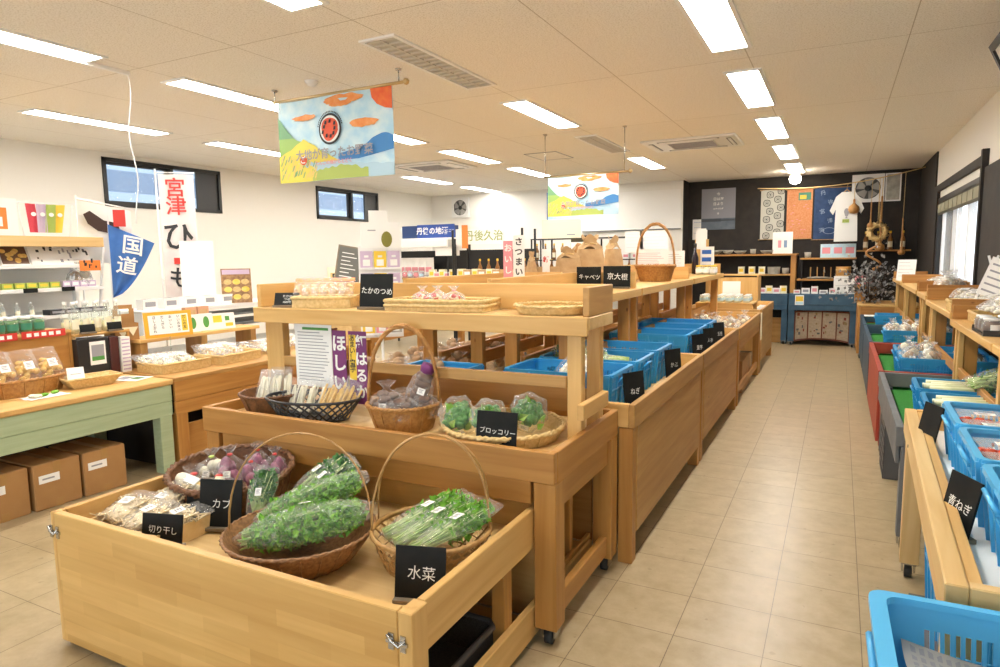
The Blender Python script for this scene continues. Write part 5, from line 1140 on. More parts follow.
# woven basket of bread-like packs
basket_wall('long_basket', 'long brown twig basket of golden snack bags on the sage green table', .17, .19, .10, 'wicker', 60, 1.6, .8, (-4.66, 2.24, .669), PI / 2, .012)
kch = Kind(lambda: flat_bag(.17, .25, .09, 'sweetpotato', 'bagged_snacks', 'bagged snacks', None, 14, 26, False))
for i, (y, d) in enumerate(((2.02, 'first'), (2.16, 'second'), (2.30, 'third'), (2.44, 'fourth'))):
    kch((-4.62, y, .70), PI / 2 + .1, '%s golden snack bag in the long twig basket, counting from the camera side' % d, 'golden snack bags', (1.0, 1, 1), (1.1, 0))
t = thing('boat_tray', 'boat-shaped straw tray with a white card on the sage green table edge', 'tray', (-4.50, 2.62, .669), PI / 2 - .15); b = MB()
for sg in (-1, 1): b.quad([(-.12, sg * .05, 0), (.12, sg * .05, 0), (.17, sg * .09, .065), (-.17, sg * .09, .065)][::sg]); b.quad([(-.12, sg * .047, .003), (.12, sg * .047, .003), (.165, sg * .086, .065), (-.165, sg * .086, .065)][::-sg])
for sg in (-1, 1): b.quad([(sg * .12, -.05, 0), (sg * .12, .05, 0), (sg * .17, .09, .065), (sg * .17, -.09, .065)][::sg]); b.quad([(sg * .117, -.05, .003), (sg * .117, .05, .003), (sg * .165, .09, .065), (sg * .165, -.09, .065)][::-sg])
b.box(-.12, .12, -.05, .05, 0, .004); b.build('body', 'straw', t); b = MB(); b.tube([(-.17, -.09, .066), (.17, -.09, .066), (.17, .09, .066), (-.17, .09, .066)], .007, 6, 0, True); b.build('rim', 'straw', t)
t = thing('price_card', 'white card propped in the boat-shaped straw tray', 'card', (-4.53, 2.55, .70), PI / 2 - .4); b = MB(); b.X = Matrix.Rotation(-.5, 4, 'X'); b.box(-.05, .05, 0, .003, 0, .11); b.box(-.03, .03, -.001, 0, .06, .064, 1); b.build('card', ['paper', 'grey_ink'], t)
t = thing('price_card', 'beige written card leaning at the front edge of the sage green table', 'card', (-4.40, 1.92, .669), PI / 2 - .5); b = MB(); b.X = Matrix.Rotation(-.6, 4, 'X'); b.box(-.07, .07, 0, .003, 0, .12)
for q in range(4): b.box(-.05, .05 - .02 * (q % 2), -.001, 0, .02 + .024 * q, .026 + .024 * q, 1)
b.build('card', ['cream', 'orange'], t)
t = thing('turnip_sample', 'small heap of green and white pickles on a paper on the sage green table', 'food sample', (-4.40, 2.28, .669)); b = MB(); b.grid(lambda u, v: (-.07 + .14 * u, -.12 + .24 * v, .003 + .002 * math.sin(u * 9)), 5, 5); b.build('paper', 'paper', t); b = MB()
for q in range(6): b.blob((R.uniform(-.03, .03), R.uniform(-.08, .08), .014), (.016, .026, .011), q % 2, .1, 2, q, 9, 6)
b.build('pieces', ['leaf', 'whiteveg'], t)
t = thing('flyer', 'printed flyer lying at the corner of the sage green table', 'flyer', (-4.50, 2.90, .6690), .3); b = MB(); b.box(-.12, .12, -.09, .09, 0, .002); b.box(-.09, .0, -.06, .06, .002, .0025, 1); b.box(.02, .09, -.03, .05, .002, .0025, 2); b.build('sheet', ['paper', 'grey_ink', 'darkleaf'], t)
t = thing('bread_roll', 'yellow wrapped roll on the sage green table at the very left edge', 'packet', (-4.35, 1.74, .669)); b = MB(); b.blob((0, 0, .04), (.05, .10, .04), 0, .05); b.build('contents', 'yellowveg', t); b = MB(); b.blob((0, 0, .042), (.058, .12, .045), 0, .08); b.build('film', 'film', t)
# trays on the orange-brown counter
for i, (x, y, rz, d) in enumerate(((-4.55, 3.30, PI / 2 - .02, 'nearest the sage table'), (-4.52, 3.78, PI / 2 + .05, 'second from the sage table'))):
    weave_tray('rectangular_basket', 'straw rectangular basket of white bags on the orange-brown counter, %s' % d, .42, .30, .07, (x, y, .673), rz, 'straw')
kwt = Kind(lambda: flat_bag(.14, .18, .05, 'whiteveg', 'bagged_vegetables', 'bagged vegetables', None, 31, 14, False, 'film2'))
kbt = Kind(lambda: flat_bag(.14, .20, .06, 'straw', 'bagged_vegetables', 'bagged vegetables', None, 33, 14, False, 'film2'))
n = 0
for c, cy in enumerate((3.30, 3.78)):
    for i in range(6):
        (kwt, kbt)[c]((-4.60 + .10 * (i % 2), cy - .14 + .12 * (i // 2), .70), R.uniform(.8, 2.2), '%s %s bag in the %s straw basket of the orange-brown counter' % (ORD[i], ('white', 'beige')[c], ('first', 'second')[c]), 'bags in the counter baskets', 1.1, (.3, 0)); n += 1
for i in range(10): (kbt, kwt)[i % 2]((-4.62 + .16 * (i % 2), 4.10 + .105 * i, .675), R.uniform(.9, 2.2), '%s clear bag lying on the far half of the orange-brown counter' % ORD[i], 'bags on the far counter', 1.25, (.15, 0))
# riser over the counter
t = thing('riser_shelf', 'pale wooden riser on the orange-brown counter below the orange-framed notice', 'riser shelf', (-4.9, 3.8, .673)); TX, TY = -4.9, 3.8
board('shelf_board', t, -.13, .13, -.62, .56, .20, .228, 'pine_y'); 
for y in (-.6, -.05, .48): board('post', t, -.11, .10, y, y + .06, 0, .199, 'ply_z')
t = thing('carrier_box', 'brown cardboard drink carrier with cut-out handle at the start of the riser', 'carrier', (-4.86, 3.14, .9015), PI / 2 - .25); b = MB()
b.X = Matrix.Identity(4)
for a in ((-.085, .085, 0, .004, 0, .13), (-.085, .085, .10, .104, 0, .13), (-.085, -.081, .004, .1, 0, .13), (.081, .085, .004, .1, 0, .13), (-.085, .085, 0, .104, 0, .003)): b.box(*a)
b.build('carton', 'card', t)
b = MB()
for a in ((-.075, .075, .05, .054, .0, .20), (-.075, -.04, .05, .054, .2, .24), (.04, .075, .05, .054, .2, .24), (-.065, .065, .05, .054, .24, .27)): b.box(*a)
b.build('handle', 'card', t); b = MB(); b.add([(-.08, -.002, .10), (-.03, -.002, .02), (.02, -.002, .10)], [(0, 1, 2)]); b.add([(.0, -.002, .10), (.04, -.002, .03), (.08, -.002, .10)], [(0, 1, 2)]); b.build('printed_peaks', 'cream', t)
t = thing('framed_notice', 'white handwritten notice in an orange frame on a clear stand', 'notice', (-4.66, 3.36, .673), PI / 2 - .18); b = MB(); b.X = Matrix.Translation((0, 0, .24)) @ Matrix.Rotation(-.12, 4, 'X'); b.box(-.185, .185, 0, .008, 0, .20)
b.build('frame', mat('orange_frame', (.85, .42, .03), .5), t); b = MB(); b.X = Matrix.Translation((0, 0, .24)) @ Matrix.Rotation(-.12, 4, 'X'); b.box(-.155, .155, -.003, 0, .025, .175)
b.box(.10, .145, -.0045, -.003, .04, .165, 2)
for c, s in enumerate(('いいお米の', 'おいしい', 'だしがら', '召し上がれ')):
    for k_, ch in enumerate(s): b.text(ch, .026, (.075 - c * .062, -.0042, .155 - k_ * .027), (1, 0, 0), (0, 0, 1), 1, .01)
for k_, ch in enumerate('だしの友'): b.text(ch, .028, (.122, -.0055, .15 - k_ * .028), (1, 0, 0), (0, 0, 1), 1, .01)
b.build('sheet', ['paper', 'ink', 'yellow'], t); b = MB(); b.box(-.004, .004, .004, .01, 0, .25); b.box(-.06, .06, -.03, .05, 0, .004); b.build('stand', 'jar', t)
kcard = Kind(lambda: mk_card())
def mk_card():
    b = MB(); b.X = Matrix.Rotation(-.15, 4, 'X'); b.box(-.06, .06, 0, .025, 0, .15); b.lathe([(0, 0), (.001, 0)], n=4)
    b.add([(.045 * math.cos(a) * .6, -.001, .075 + .05 * math.sin(a)) for a in [2 * PI * q / 16 for q in range(16)]], [tuple(range(16))], 1); o = b.build('seed_packet', ['paper', 'green']); o['category'] = 'packet'; return o
for i in range(3): kcard((-4.86, 3.60 + .13 * i, .9015), PI / 2 - .2, '%s white packet with a green leaf on the riser beside the orange-framed notice' % ORD[i], 'leaf packets')
b = MB(); b.X = Matrix.Rotation(-.15, 4, 'X'); b.box(-.11, .11, 0, .006, 0, .14); b.box(-.09, -.01, -.001, 0, .06, .12, 1); b.box(.02, .09, -.001, 0, .02, .05, 1); b.box(.02, .06, -.001, 0, .07, .11, 2); o = b.build('price_card', ['paper', 'yellow', 'green'], None, (-4.84, 4.02, .9015)); o.rotation_euler = (0, 0, PI / 2 - .2); tag(o, 'white card with yellow patches on the riser beside the leaf packets', 'card')
for i in range(2):
    b = MB(); b.box(-.055, .055, 0, .05, 0, .16); b.box(-.04, .04, -.001, 0, .10, .14, 1); o = b.build('tea_box', [mat('pinkish_kraft', (.60, .33, .20), .7), 'kraft'], None, (-5.0, 3.82 + .125 * i, .9015)); o.rotation_euler = (0, 0, PI / 2); o.scale = (1, 1, 1.25); tag(o, 'pinkish brown box behind the leaf packets on the riser, %s from the notice' % ORD[i], 'box', 'pinkish brown boxes')
t = thing('poster', 'tilted brown food poster standing on the low white shelf behind the counter', 'poster', (-5.70, 4.93, 1.106), PI / 2 - .6); t.scale = (1.15, 1, 1); b = MB(); b.X = Matrix.Rotation(-.1, 4, 'X'); b.box(-.13, .13, 0, .006, -.055, .31)
b.box(-.12, .12, -.001, 0, .25, .30, 1)
for q in range(9): b.add([(-.075 + .075 * (q % 3) + .036 * math.cos(a), -.0015, .01 + .08 * (q // 3) + .03 * math.sin(a)) for a in [2 * PI * k_ / 12 for k_ in range(12)]], [tuple(range(12))], 2 + q % 2)
b.build('sheet', [mat('brown_photo', (.25, .13, .06), .5, 0, (.45, .26, .12), 30), 'lilac', 'straw', 'yellowveg'], t)
chalk_sign((-4.76, 4.15, .673), PI / 2 - .3, .12, .07, '', 'tiny black price sign under the end of the counter riser', .02, lean=.1)
basket_wall('round_basket', 'dark basket with white bags at the far end of the orange-brown counter', .15, .18, .14, 'brown_wicker', 44, loc=(-4.62, 4.98, .673), rimth=.01)
# gondola shelving along the left
t = thing('gondola_shelf', 'white gondola shelving with a pale wooden header at the left', 'shelving', (-5.75, 2.2, 0))
board('back_panel', t, -.27, -.25, -1.3, 1.22, 0, 1.66, 'white', 0); board('header', t, .17, .24, -1.3, 1.22, 1.63, 1.71, 'pale_y'); board('top_board', t, -.27, .169, -1.3, 1.22, 1.655, 1.70, 'pale_y')
for z in (1.46, 1.275, 1.06, .75, .40): board('shelf', t, -.249, .22, -1.3, 1.205, z, z + .03, 'metal_white')
for y in (-1.3, -.05, 1.206): board('upright', t, -.27, -.2, y, y + .03, 0, 1.65, 'metal_white'); 
b = MB(); b.bar((.225, 1.22, 1.63), (.10, 1.20, .9), .02, .012); b.build('brace', 'metal_white', t); b = MB(); b.bar((.225, .30, 1.63), (.235, .38, 1.08), .012, .01); b.build('brace', 'metal_white', t)
def leaning(name, label, y, z, w_, h_, mats, draw, cat='photo sheet', x=-5.62, rz=PI / 2, tilt=-.45, group=None):
    b = MB(); b.X = Matrix.Rotation(tilt, 4, 'X'); b.box(-w_ / 2, w_ / 2, 0, .004, 0, h_); draw(b, w_, h_); o = b.build(name, mats, None, (x, y, z)); o.rotation_euler = (0, 0, rz); return tag(o, label, cat, group)
def d_photo(b, w_, h_):
    r = random.Random(3); b.box(-w_ * .47, w_ * .47, -.001, 0, h_ * .05, h_ * .9, 1)
    for q in range(10): x, z = r.uniform(-.36, .36) * w_, r.uniform(.15, .75) * h_; b.add([(x + .022 * math.cos(a), -.0015, z + .018 * math.sin(a)) for a in [2 * PI * k_ / 10 for k_ in range(10)]], [tuple(range(10))], 2)
def d_ink(b, w_, h_):
    for q in range(7): x = (R.random() - .5) * w_ * .8; z = R.random() * h_ * .7 + h_ * .12; b.box(x - .004, x + .012 * R.random() + .006, -.001, 0, z, z + .03 * R.random() + .008, 1)
leaning('photo_sheet', 'brown food photo leaning on the upper shelf of the white gondola', 2.80, 1.49, .20, .18, ['paper', mat('dark_photo', (.13, .06, .03), .5), 'sweetpotato'], d_photo, group='sheets on the gondola')
leaning('photo_sheet', 'white sheet with brush strokes beside the brown food photo on the gondola', 3.01, 1.49, .20, .18, ['paper', 'ink'], d_ink, group='sheets on the gondola')
leaning('photo_sheet', 'small grey picture sheet beside the brush stroke sheet on the gondola', 3.17, 1.49, .12, .14, ['paper', 'grey_ink'], d_ink, group='sheets on the gondola')
leaning('price_card', 'orange card hanging from the upper gondola shelf edge', 3.30, 1.435, .17, .085, ['orange', 'ink'], d_ink, 'card', -5.525, PI / 2, 0)
leaning('photo_sheet', 'spotted white and black sheet at the end of the upper gondola shelf', 3.34, 1.52, .15, .16, ['paper', 'ink'], d_ink, x=-5.7, group='sheets on the gondola')
kpp = Kind(lambda: mk_small(.075, .05, .045, 'lime', 'yellow')); kmm = Kind(lambda: mk_small(.06, .05, .05, 'lilac', 'paper'))
for i in range(5): kpp((-5.60, 2.70 + .085 * i, 1.3055), PI / 2, '%s yellow-green packet on the middle gondola shelf' % ORD[i], 'yellow-green packets')
for i in range(4): kmm((-5.60, 3.13 + .068 * i, 1.3055), PI / 2, '%s mauve packet on the middle gondola shelf beside the yellow-green packets' % ORD[i], 'mauve packets')
for i in range(3): chalk_sign((-5.522, 2.55 + .28 * i, 1.2755), PI / 2, .10, .035, '', '%s little grey price plate on the middle gondola shelf edge' % ORD[i], .01, lean=0, stand=False, name='price_plate')
o = krb((-5.66, 3.28, 1.306), .4, 'puffy clear bag at the end of the middle gondola shelf', 'bags on the gondola', 1.3)
for i in range(3): kbo((-5.60, 2.66 + .1 * i, 1.0905), PI / 2, '%s little white-capped bottle on the lower gondola shelf' % ORD[i], 'gondola bottles', .55)
kbk = Kind(lambda: mk_small(.13, .10, .04, 'ink', 'grey_ink'))
for i in range(4): kbk((-5.58, 3.02 + .11 * i, 1.0905 + .041 * (i % 2) * 0), PI / 2, '%s flat black packet on the lower gondola shelf' % ORD[i], 'flat black packets')
# on top of the gondola
t = thing('framed_picture', 'white framed picture of an orange jar on top of the gondola', 'picture', (-5.60, 2.70, 1.7105), PI / 2 - .15); b = MB(); b.box(-.12, .12, 0, .015, 0, .28); b.box(-.06, .05, -.001, 0, .05, .21, 1); b.box(-.085, -.065, -.001, 0, .06, .25, 2); b.box(-.03, .02, -.002, -.001, .07, .14, 3); b.build('print', ['paper', 'orange', 'sky_print', 'paper'], t)
t = thing('mini_noren', 'row of four small coloured flags hanging from a stick on top of the gondola', 'flag set', (-5.58, 3.02, 1.7105), PI / 2 - .1); b = MB(); b.tube([(-.22, 0, .255), (.22, 0, .265)], .005, 6); b.tube([(-.16, 0, 0), (-.19, 0, .26)], .004, 5); b.tube([(.16, 0, 0), (.2, 0, .265)], .004, 5); b.build('stick', 'metal_white', t)
for i, mm in enumerate(('redflag', 'lilac', 'lime', 'yellow')):
    if mm not in M: M[mm] = mat('red_cloth', (.65, .06, .09), .7)
    b = MB(); x0, x1 = -.14 + .07 * i, -.14 + .07 * (i + 1); tw = .035 * (i - 1.5) / 1.5
    b.grid(lambda u, v: (x0 + (x1 - x0) * u - tw * v * .8 - .01 * v, -.004 - .012 * math.sin(u * 6 + i), .25 - .22 * v), 6, 6, 0)
    cx, cz = (x0 + x1) / 2 - tw * .35, .17; b.add([(cx + .018 * math.cos(a), -.02, cz + .016 * math.sin(a)) for a in [2 * PI * k_ / 14 for k_ in range(14)]], [tuple(range(14))], 1)
    b.build('flag', [mm, 'paper'], t)
# cloth banners beyond the gondola
t = thing('hanging_banner', 'blue cloth banner with white lettering tied slanting at the end of the gondola', 'banner', (-5.50, 3.44, 1.02), .95); b = MB()
def blue_(u, v):   # a cloth gathered to a point at its foot
    s = (1 - v) ; return (.005 + u * (.34 * (s ** .6)) + .01, .03 * math.sin(u * 7 + v * 3), .80 - .62 * v - .16 * u * s + .0)
b.grid(blue_, 16, 14, 0); b.build('cloth', mat('indigo_cloth', (.05, .16, .47), .8, 0, (.07, .20, .54), 12), t)
b = MB(); b.text('国', .17, (.19, -.04, .61), (1, 0, -.22), (.14, 0, 1), 0, .015); b.text('道', .16, (.135, -.04, .44), (1, 0, -.22), (.2, 0, 1), 0, .015); b.build('lettering', 'paper', t); b = MB(); b.bar((-.01, .04, -1.0), (.02, .04, .95), .012, .012); b.build('pole', 'metal_white', t)
b = MB(); b.box(.06, .15, -.01, -.004, .78, .92); b.build('red_tab', 'red', t)
t = thing('hanging_banner', 'white cloth banner with a brown brush mark hanging behind the gondola', 'banner', (-5.75, 3.42, 1.47), 1.05); b = MB(); b.grid(lambda u, v: (-.05 + .40 * u, .015 * math.sin(u * 9), .56 - .5 * v - .08 * u), 12, 8, 0)
pts = [(-.01, .44), (.04, .47), (.14, .39), (.24, .37), (.26, .29), (.22, .12), (.17, .14), (.18, .28), (.09, .30), (.02, .36)]
b.add([(x, -.03, z) for x, z in pts], [tuple(range(len(pts)))], 1); b.build('cloth', ['paper', mat('brown_brush', (.05, .025, .02), .7)], t); b = MB(); b.tube([(-.06, .02, .58), (.38, .02, .49)], .006, 6); b.tube([(-.05, .02, -1.45), (-.05, .02, .6)], .007, 6); b.build('pole', 'metal_white', t)
t = thing('upright_banner', 'tall white upright banner with red and black lettering before the first window', 'banner', (-6.60, 4.95, 0), .72); b = MB(); b.grid(lambda u, v: (-.17 + .36 * u, .012 * math.sin(u * 7 + v * 5), 2.46 - 1.52 * v), 8, 24, 0)
b.build('cloth', mat('pale_banner', (.80, .77, .74), .8, 0, (.74, .64, .64), 5), t); b = MB()
for ch, z, s, mi in (('宮', 2.30, .22, 0), ('津', 2.10, .22, 0), ('ひ', 1.76, .34, 1), ('も', 1.30, .26, 1)): b.text(ch, s, (.0, -.02, z), (1, 0, 0), (0, 0, 1), mi, .012)
b.box(-.06, .02, -.02, -.018, 1.47, 1.54, 0); b.build('lettering', ['red', 'ink'], t)
b = MB(); b.box(-.17, .19, -.018, -.013, .96, 1.06); b.build('yellow_foot', 'yellow', t)
b = MB(); b.tube([(-.20, .02, 0), (-.20, .02, 2.52)], .010, 6); b.tube([(-.21, .02, 2.48), (.20, .02, 2.48)], .007, 6)
for z in (2.2, 1.75, 1.3): b.tube([(-.2, .02, z), (-.16, .0, z)], .008, 5)
b.build('pole', 'metal_white', t); b = MB(); b.lathe([(.15, 0), (.15, .05), (.03, .07)], n=20, c=(-.2, .02, 0)); b.build('base', 'metal_white', t)
paper_notice('blank_board', 'large plain white board standing before the upright banner', .33, .66, (-6.0, 4.70, 1.051), .75, 1, None, 'paper', cat='board')
t = thing('side_shelf', 'low white shelf behind the orange-brown counter by the left wall', 'shelf', (-5.9, 5.0, 0)); board('top_board', t, -.25, .25, -1.2, 1.2, 1.02, 1.05, 'metal_white'); board('side_panel', t, -.25, .25, -1.2, -1.17, 0, 1.019, 'metal_white'); board('side_panel', t, -.25, .25, 1.17, 1.2, 0, 1.019, 'metal_white'); board('shelf', t, -.25, .25, -1.169, 1.169, .6, .63, 'metal_white'); board('shelf', t, -.25, .25, -1.169, 1.169, .82, .85, 'greypaint'); board('shelf', t, -.25, .25, -1.169, 1.169, .93, .95, 'greypaint')
kbg = Kind(lambda: mk_small(.15, .10, .10, 'paper', 'grey_ink'))
for i in range(6): kbg((-5.78, 3.95 + .22 * i, 1.0505), PI / 2, '%s white printed packet on the low white shelf behind the counter' % ORD[i], 'packets on the low white shelf')
# spinning card rack and small things on the far left table
t = thing('card_rack', 'revolving rack of pastel cards with a white crown sign, standing behind the cedar table', 'card rack', (-3.85, 5.0, 0), .70); t.scale = (.66, .66, .975); b = MB(); b.lathe([(.0, 0), (.26, .01), (.26, .03), (.03, .06), (.02, .08), (.02, 1.86), (0, 1.87)], n=24); b.build('post', 'metal_white', t)
cols = ['lilac', 'yellow', 'lilac', 'pink', 'yellow', 'glazed', 'sky_print', 'lilac']
for j in range(4):
    for i in range(3):
        b = MB(); x = -.19 + .19 * i; z = 1.44 - .21 * j + (.0); b.box(x - .085, x + .085, -.10, -.09, z, z + .17); b.box(x - .05, x + .05, -.1015, -.10, z + .03, z + .09, 1); b.box(x - .03, x + .03, -.1015, -.10, z + .11, z + .13, 1)
        b.build('card', [('lilac', 'yellow', 'lilac')[i] if j < 2 else ('yellow', 'pink', 'glazed')[i], 'paper'], t)
b = MB()
for j in range(4): b.box(-.29, .29, -.115, -.108, 1.435 - .21 * j, 1.455 - .21 * j); b.box(-.29, .29, -.108, -.02, 1.43 - .21 * j, 1.436 - .21 * j)
b.box(-.30, .30, -.085, -.08, .78, 1.66); b.build('pockets', 'metal_white', t)
b = MB(); b.box(-.26, .30, -.12, -.11, 1.64, 1.88); b.box(-.14, .12, -.122, -.112, 1.88, 1.99); b.box(-.16, -.05, -.122, -.1205, 1.80, 1.81, 1)
b.add([(.10 + .075 * math.cos(a), -.123, 1.72 + .075 * math.sin(a)) for a in [2 * PI * k_ / 20 for k_ in range(20)]], [tuple(range(20))], 2); b.build('crown_sign', ['paper', 'grey_ink', mat('olive_print', (.22, .20, .03), .6)], t)
t = thing('framed_blackboard', 'leaning grey blackboard with chalk lines beside the card rack', 'blackboard', (-4.42, 5.17, 1.222), .72); b = MB(); b.X = Matrix.Rotation(.18, 4, 'Y') @ Matrix.Rotation(-.2, 4, 'X')
b.box(-.125, .125, 0, .01, 0, .42); b.box(-.11, .11, -.001, 0, .015, .405, 1)
for q in range(8): b.box(-.08, .07 - .03 * (q % 3), -.002, -.001, .06 + .04 * q, .068 + .04 * q, 2)
b.build('board', ['grey_wood', mat('grey_slate', (.12, .12, .11), .7), 'chalk'], t)
b = MB(); b.box(-.25, .25, -.3, .3, 0, .46); tag(b.build('display_step', 'pale_y', None, (-4.85, 5.75, .7505)), 'pale wooden block on the far left table under the little frames', 'display step'); b = MB(); b.box(-.16, .16, -.12, .16, 0, .548); tag(b.build('display_step', 'pale_y', None, (-4.42, 5.17, .673)), 'pale wooden block under the leaning grey blackboard', 'display step')
for i, (y, w_, h_, mm, d) in enumerate(((5.62, .16, .20, 'cream', 'cream framed card'), (5.95, .11, .22, 'paper', 'narrow white framed card with a sketch'))):
    t = thing('framed_card', '%s on the pale block of the far left table' % d, 'frame', (-4.95 + .0 * i, y, 1.211), .7); b = MB(); b.box(-w_ / 2, w_ / 2, 0, .012, .0, h_); b.box(-w_ * .3, w_ * .3, -.001, 0, h_ * .35, h_ * .7, 1); b.build('sheet', [mm, 'straw'], t)
t = thing('display_cube', 'small clear display with a black frame on the far left table', 'display', (-4.75, 5.55, 1.211), .7); b = MB(); 
for a in ((-.13, .13, 0, .01, .12, .135), (-.13, -.115, 0, .01, 0, .12), (.115, .13, 0, .01, 0, .12)): b.box(*a)
b.build('frame', 'black', t); b = MB(); b.box(-.114, .114, .004, .006, 0, .12); b.build('sheet', 'frosted', t)
for i in range(5): kbo((-4.70 + .07 * (i % 2), 6.1 + .16 * i, .751), .6, '%s small clear bottle on the far left table beyond the wooden block' % ORD[i], 'clear bottles on the far left table', 1)
# ------------------------------------------------------------------ hanging landscape banners
def landscape_banner(label, loc, W, H, rz, drop):
    t = thing('hanging_banner', label, 'banner', loc, rz)
    P = lambda u, v, e=0: (W * (u - .5), -.002 * e + .012 * math.sin(u * 8), H * (v - 1))
    r = random.Random(5)
    b = MB(); b.grid(lambda u, v: P(u, v), 24, 14, 0); b.build('cloth', 'sky_print', t)
    def poly(pts, m, e, bb):
        # a filled outline split into thin columns so that it follows the cloth
        n = len(pts); bb.add([P(u, v, e) for u, v in pts], [tuple(range(n))], m)
    def band(top, bot, m, e, bb, n=48, u0=0, u1=1):
        vs = []
        for k in range(n + 1):
            u = u0 + (u1 - u0) * k / n; vs += [P(u, bot(u), e), P(u, max(bot(u), top(u)), e)]
        bb.add(vs, [(2 * k, 2 * k + 2, 2 * k + 3, 2 * k + 1) for k in range(n)], m)
    nz = lambda u, k, s: noise.noise(Vector((u * k, s, 0)))
    b = MB()
    band(lambda u: .66 - .75 * u + .05 * nz(u, 9, 1), lambda u: .30, 0, 3, b, 40, 0, .52); band(lambda u: .82 - 2.2 * u + .04 * nz(u, 12, 2), lambda u: .55, 1, 4, b, 20, 0, .14)
    band(lambda u: .52 - .9 * abs(u - .22) + .03 * nz(u, 14, 3), lambda u: .22, 2, 5, b, 40, 0, .55)
    band(lambda u: .30 + .20 * max(0, u - .55) + .12 * math.exp(-((u - .9) / .12) ** 2) + .03 * nz(u, 12, 4), lambda u: .22 + .28 * max(0, u - .72), 3, 3, b, 40, .55, 1)
    band(lambda u: .26 - .12 * u + .03 * nz(u, 16, 5), lambda u: .0, 4, 6, b, 48, 0, 1)
    band(lambda u: .10 + .06 * nz(u, 18, 6) + .06 * math.exp(-((u - .55) / .2) ** 2), lambda u: 0, 5, 7, b, 40, .3, .8)
    band(lambda u: .32 - .5 * u + .05 * nz(u, 22, 7), lambda u: 0, 2, 7, b, 40, 0, .34)
    for q in range(60):
        u = r.uniform(.01, .33); v = r.uniform(.02, .30 - .4 * u) if u < .6 else .1; poly([(u, v), (u + .012, v + .01), (u + .03, v + .08), (u + .018, v + .07)], 6 if q % 3 else 1, 8, b)
    b.build('painted_hills', [mat('hill_green', (.32, .50, .14), .6), mat('hill_mid', (.18, .38, .20), .6), mat('hill_yellow', (.78, .66, .10), .6), mat('sea_blue', (.06, .24, .56), .6), mat('pale_water', (.45, .64, .76), .6), mat('reed_green', (.40, .50, .12), .6), mat('straw_print', (.80, .58, .20), .6)], t)
    b = MB()
    def cloud(cu, cv, su, sv, m, sd):
        poly([(cu + su * math.cos(a) * (1 + .25 * noise.noise(Vector((math.cos(a) * 2, math.sin(a) * 2, sd)))), cv + sv * math.sin(a) * (1 + .4 * noise.noise(Vector((math.cos(a) * 3, math.sin(a) * 3, sd + 4))))) for a in [2 * PI * k / 26 for k in range(26)]], m, 4, b)
    cloud(.24, .78, .11, .035, 0, 1); cloud(.77, .63, .11, .05, 0, 2); cloud(.60, .93, .17, .055, 0, 3); cloud(.58, .88, .10, .03, 0, 8)
    poly([(1, 1), (.83, 1), (.84, .90), (.88, .82), (.94, .77), (1, .75)], 1, 5, b); b.build('painted_clouds', ['orange_cloud', 'red_sun'], t)
    b = MB(); cu, cv, ra = .485, .60, .185; q = H / W
    ring = lambda k, rr: (cu + rr * q * math.cos(2 * PI * k / 40), cv + rr * math.sin(2 * PI * k / 40))
    b.add([P(*ring(k, rr), 6) for k in range(40) for rr in (ra, ra * .86)], [(2 * k, (2 * k + 2) % 80, (2 * k + 3) % 80, 2 * k + 1) for k in range(40)], 0)
    poly([ring(k, ra * .86) for k in range(40)], 2, 7, b); poly([ring(k, ra * .74 * (1 + .06 * math.sin(k * .5))) for k in range(40)], 1, 8, b)
    for k in range(9): a = k * .7; u, v = cu + .09 * q * math.cos(a) * (1 + k % 2 * .3), cv + .09 * math.sin(a); poly([(u - .012, v - .02), (u + .008, v - .02), (u + .012, v + .024), (u - .006, v + .02)], 0, 10, b)
    for k in range(22): a = PI * (.08 + .84 * k / 21); u, v = cu + ra * 1.10 * q * math.cos(a), cv + ra * 1.10 * math.sin(a); poly([(u - .004, v - .008), (u + .004, v - .008), (u + .004, v + .010), (u - .004, v + .010)], 0, 6, b)
    poly([(.225 + .038 * q * 1.6 * math.cos(a), .26 + .055 * math.sin(a)) for a in [2 * PI * k / 20 for k in range(20)]], 1, 10, b)
    for tx, sz, o, mi in (('大地が育ったお野菜', .078, (.52, .305), 3), ('ご', .06, (.225, .26), 2), ('たんごの畑からとどく', .034, (.52, .20), 4)): b.text(tx, sz * H / .58, P(o[0], o[1], 13), (1, 0, 0), (0, 0, 1), mi, .02)
    b.build('printed_emblem', ['ink', mat('emblem_red', (.75, .10, .04), .6), 'paper', 'grey_ink', 'pink'], t)
    b = MB(); b.tube([(-W / 2 - .05, .005, .012), (W / 2 + .10, .005, .012)], .011, 8); b.blob((W / 2 + .12, .005, .012), .022, 0, .1); b.build('pole', 'brass', t)
    for x in (-W / 2 - .035, W / 2 + .06): b = MB(); b.tube([(x, .005, .01), (x, .005, drop)], .005, 6); b.lathe([(.022, drop - .012), (.022, drop)], c=(x, .005, 0), n=12); b.build('hanger', 'steel', t)
    return t
M['orange_cloud'] = mat('cloud_orange', (.82, .27, .06), .6, 0, (.86, .38, .14), 20); M['red_sun'] = mat('sun_red', (.80, .12, .04), .6, 0, (.85, .2, .05), 20); M['brass'] = mat('brass', (.55, .42, .22), .3, 1)
landscape_banner('large printed landscape banner with a red round emblem hanging from the ceiling, the nearer one', (-3.33, 3.83, 2.685), 1.065, .60, 0, .104)
landscape_banner('smaller-looking landscape banner with a red round emblem hanging farther back over the island', (-2.42, 6.6, 2.33), .775, .41, 0, .458)

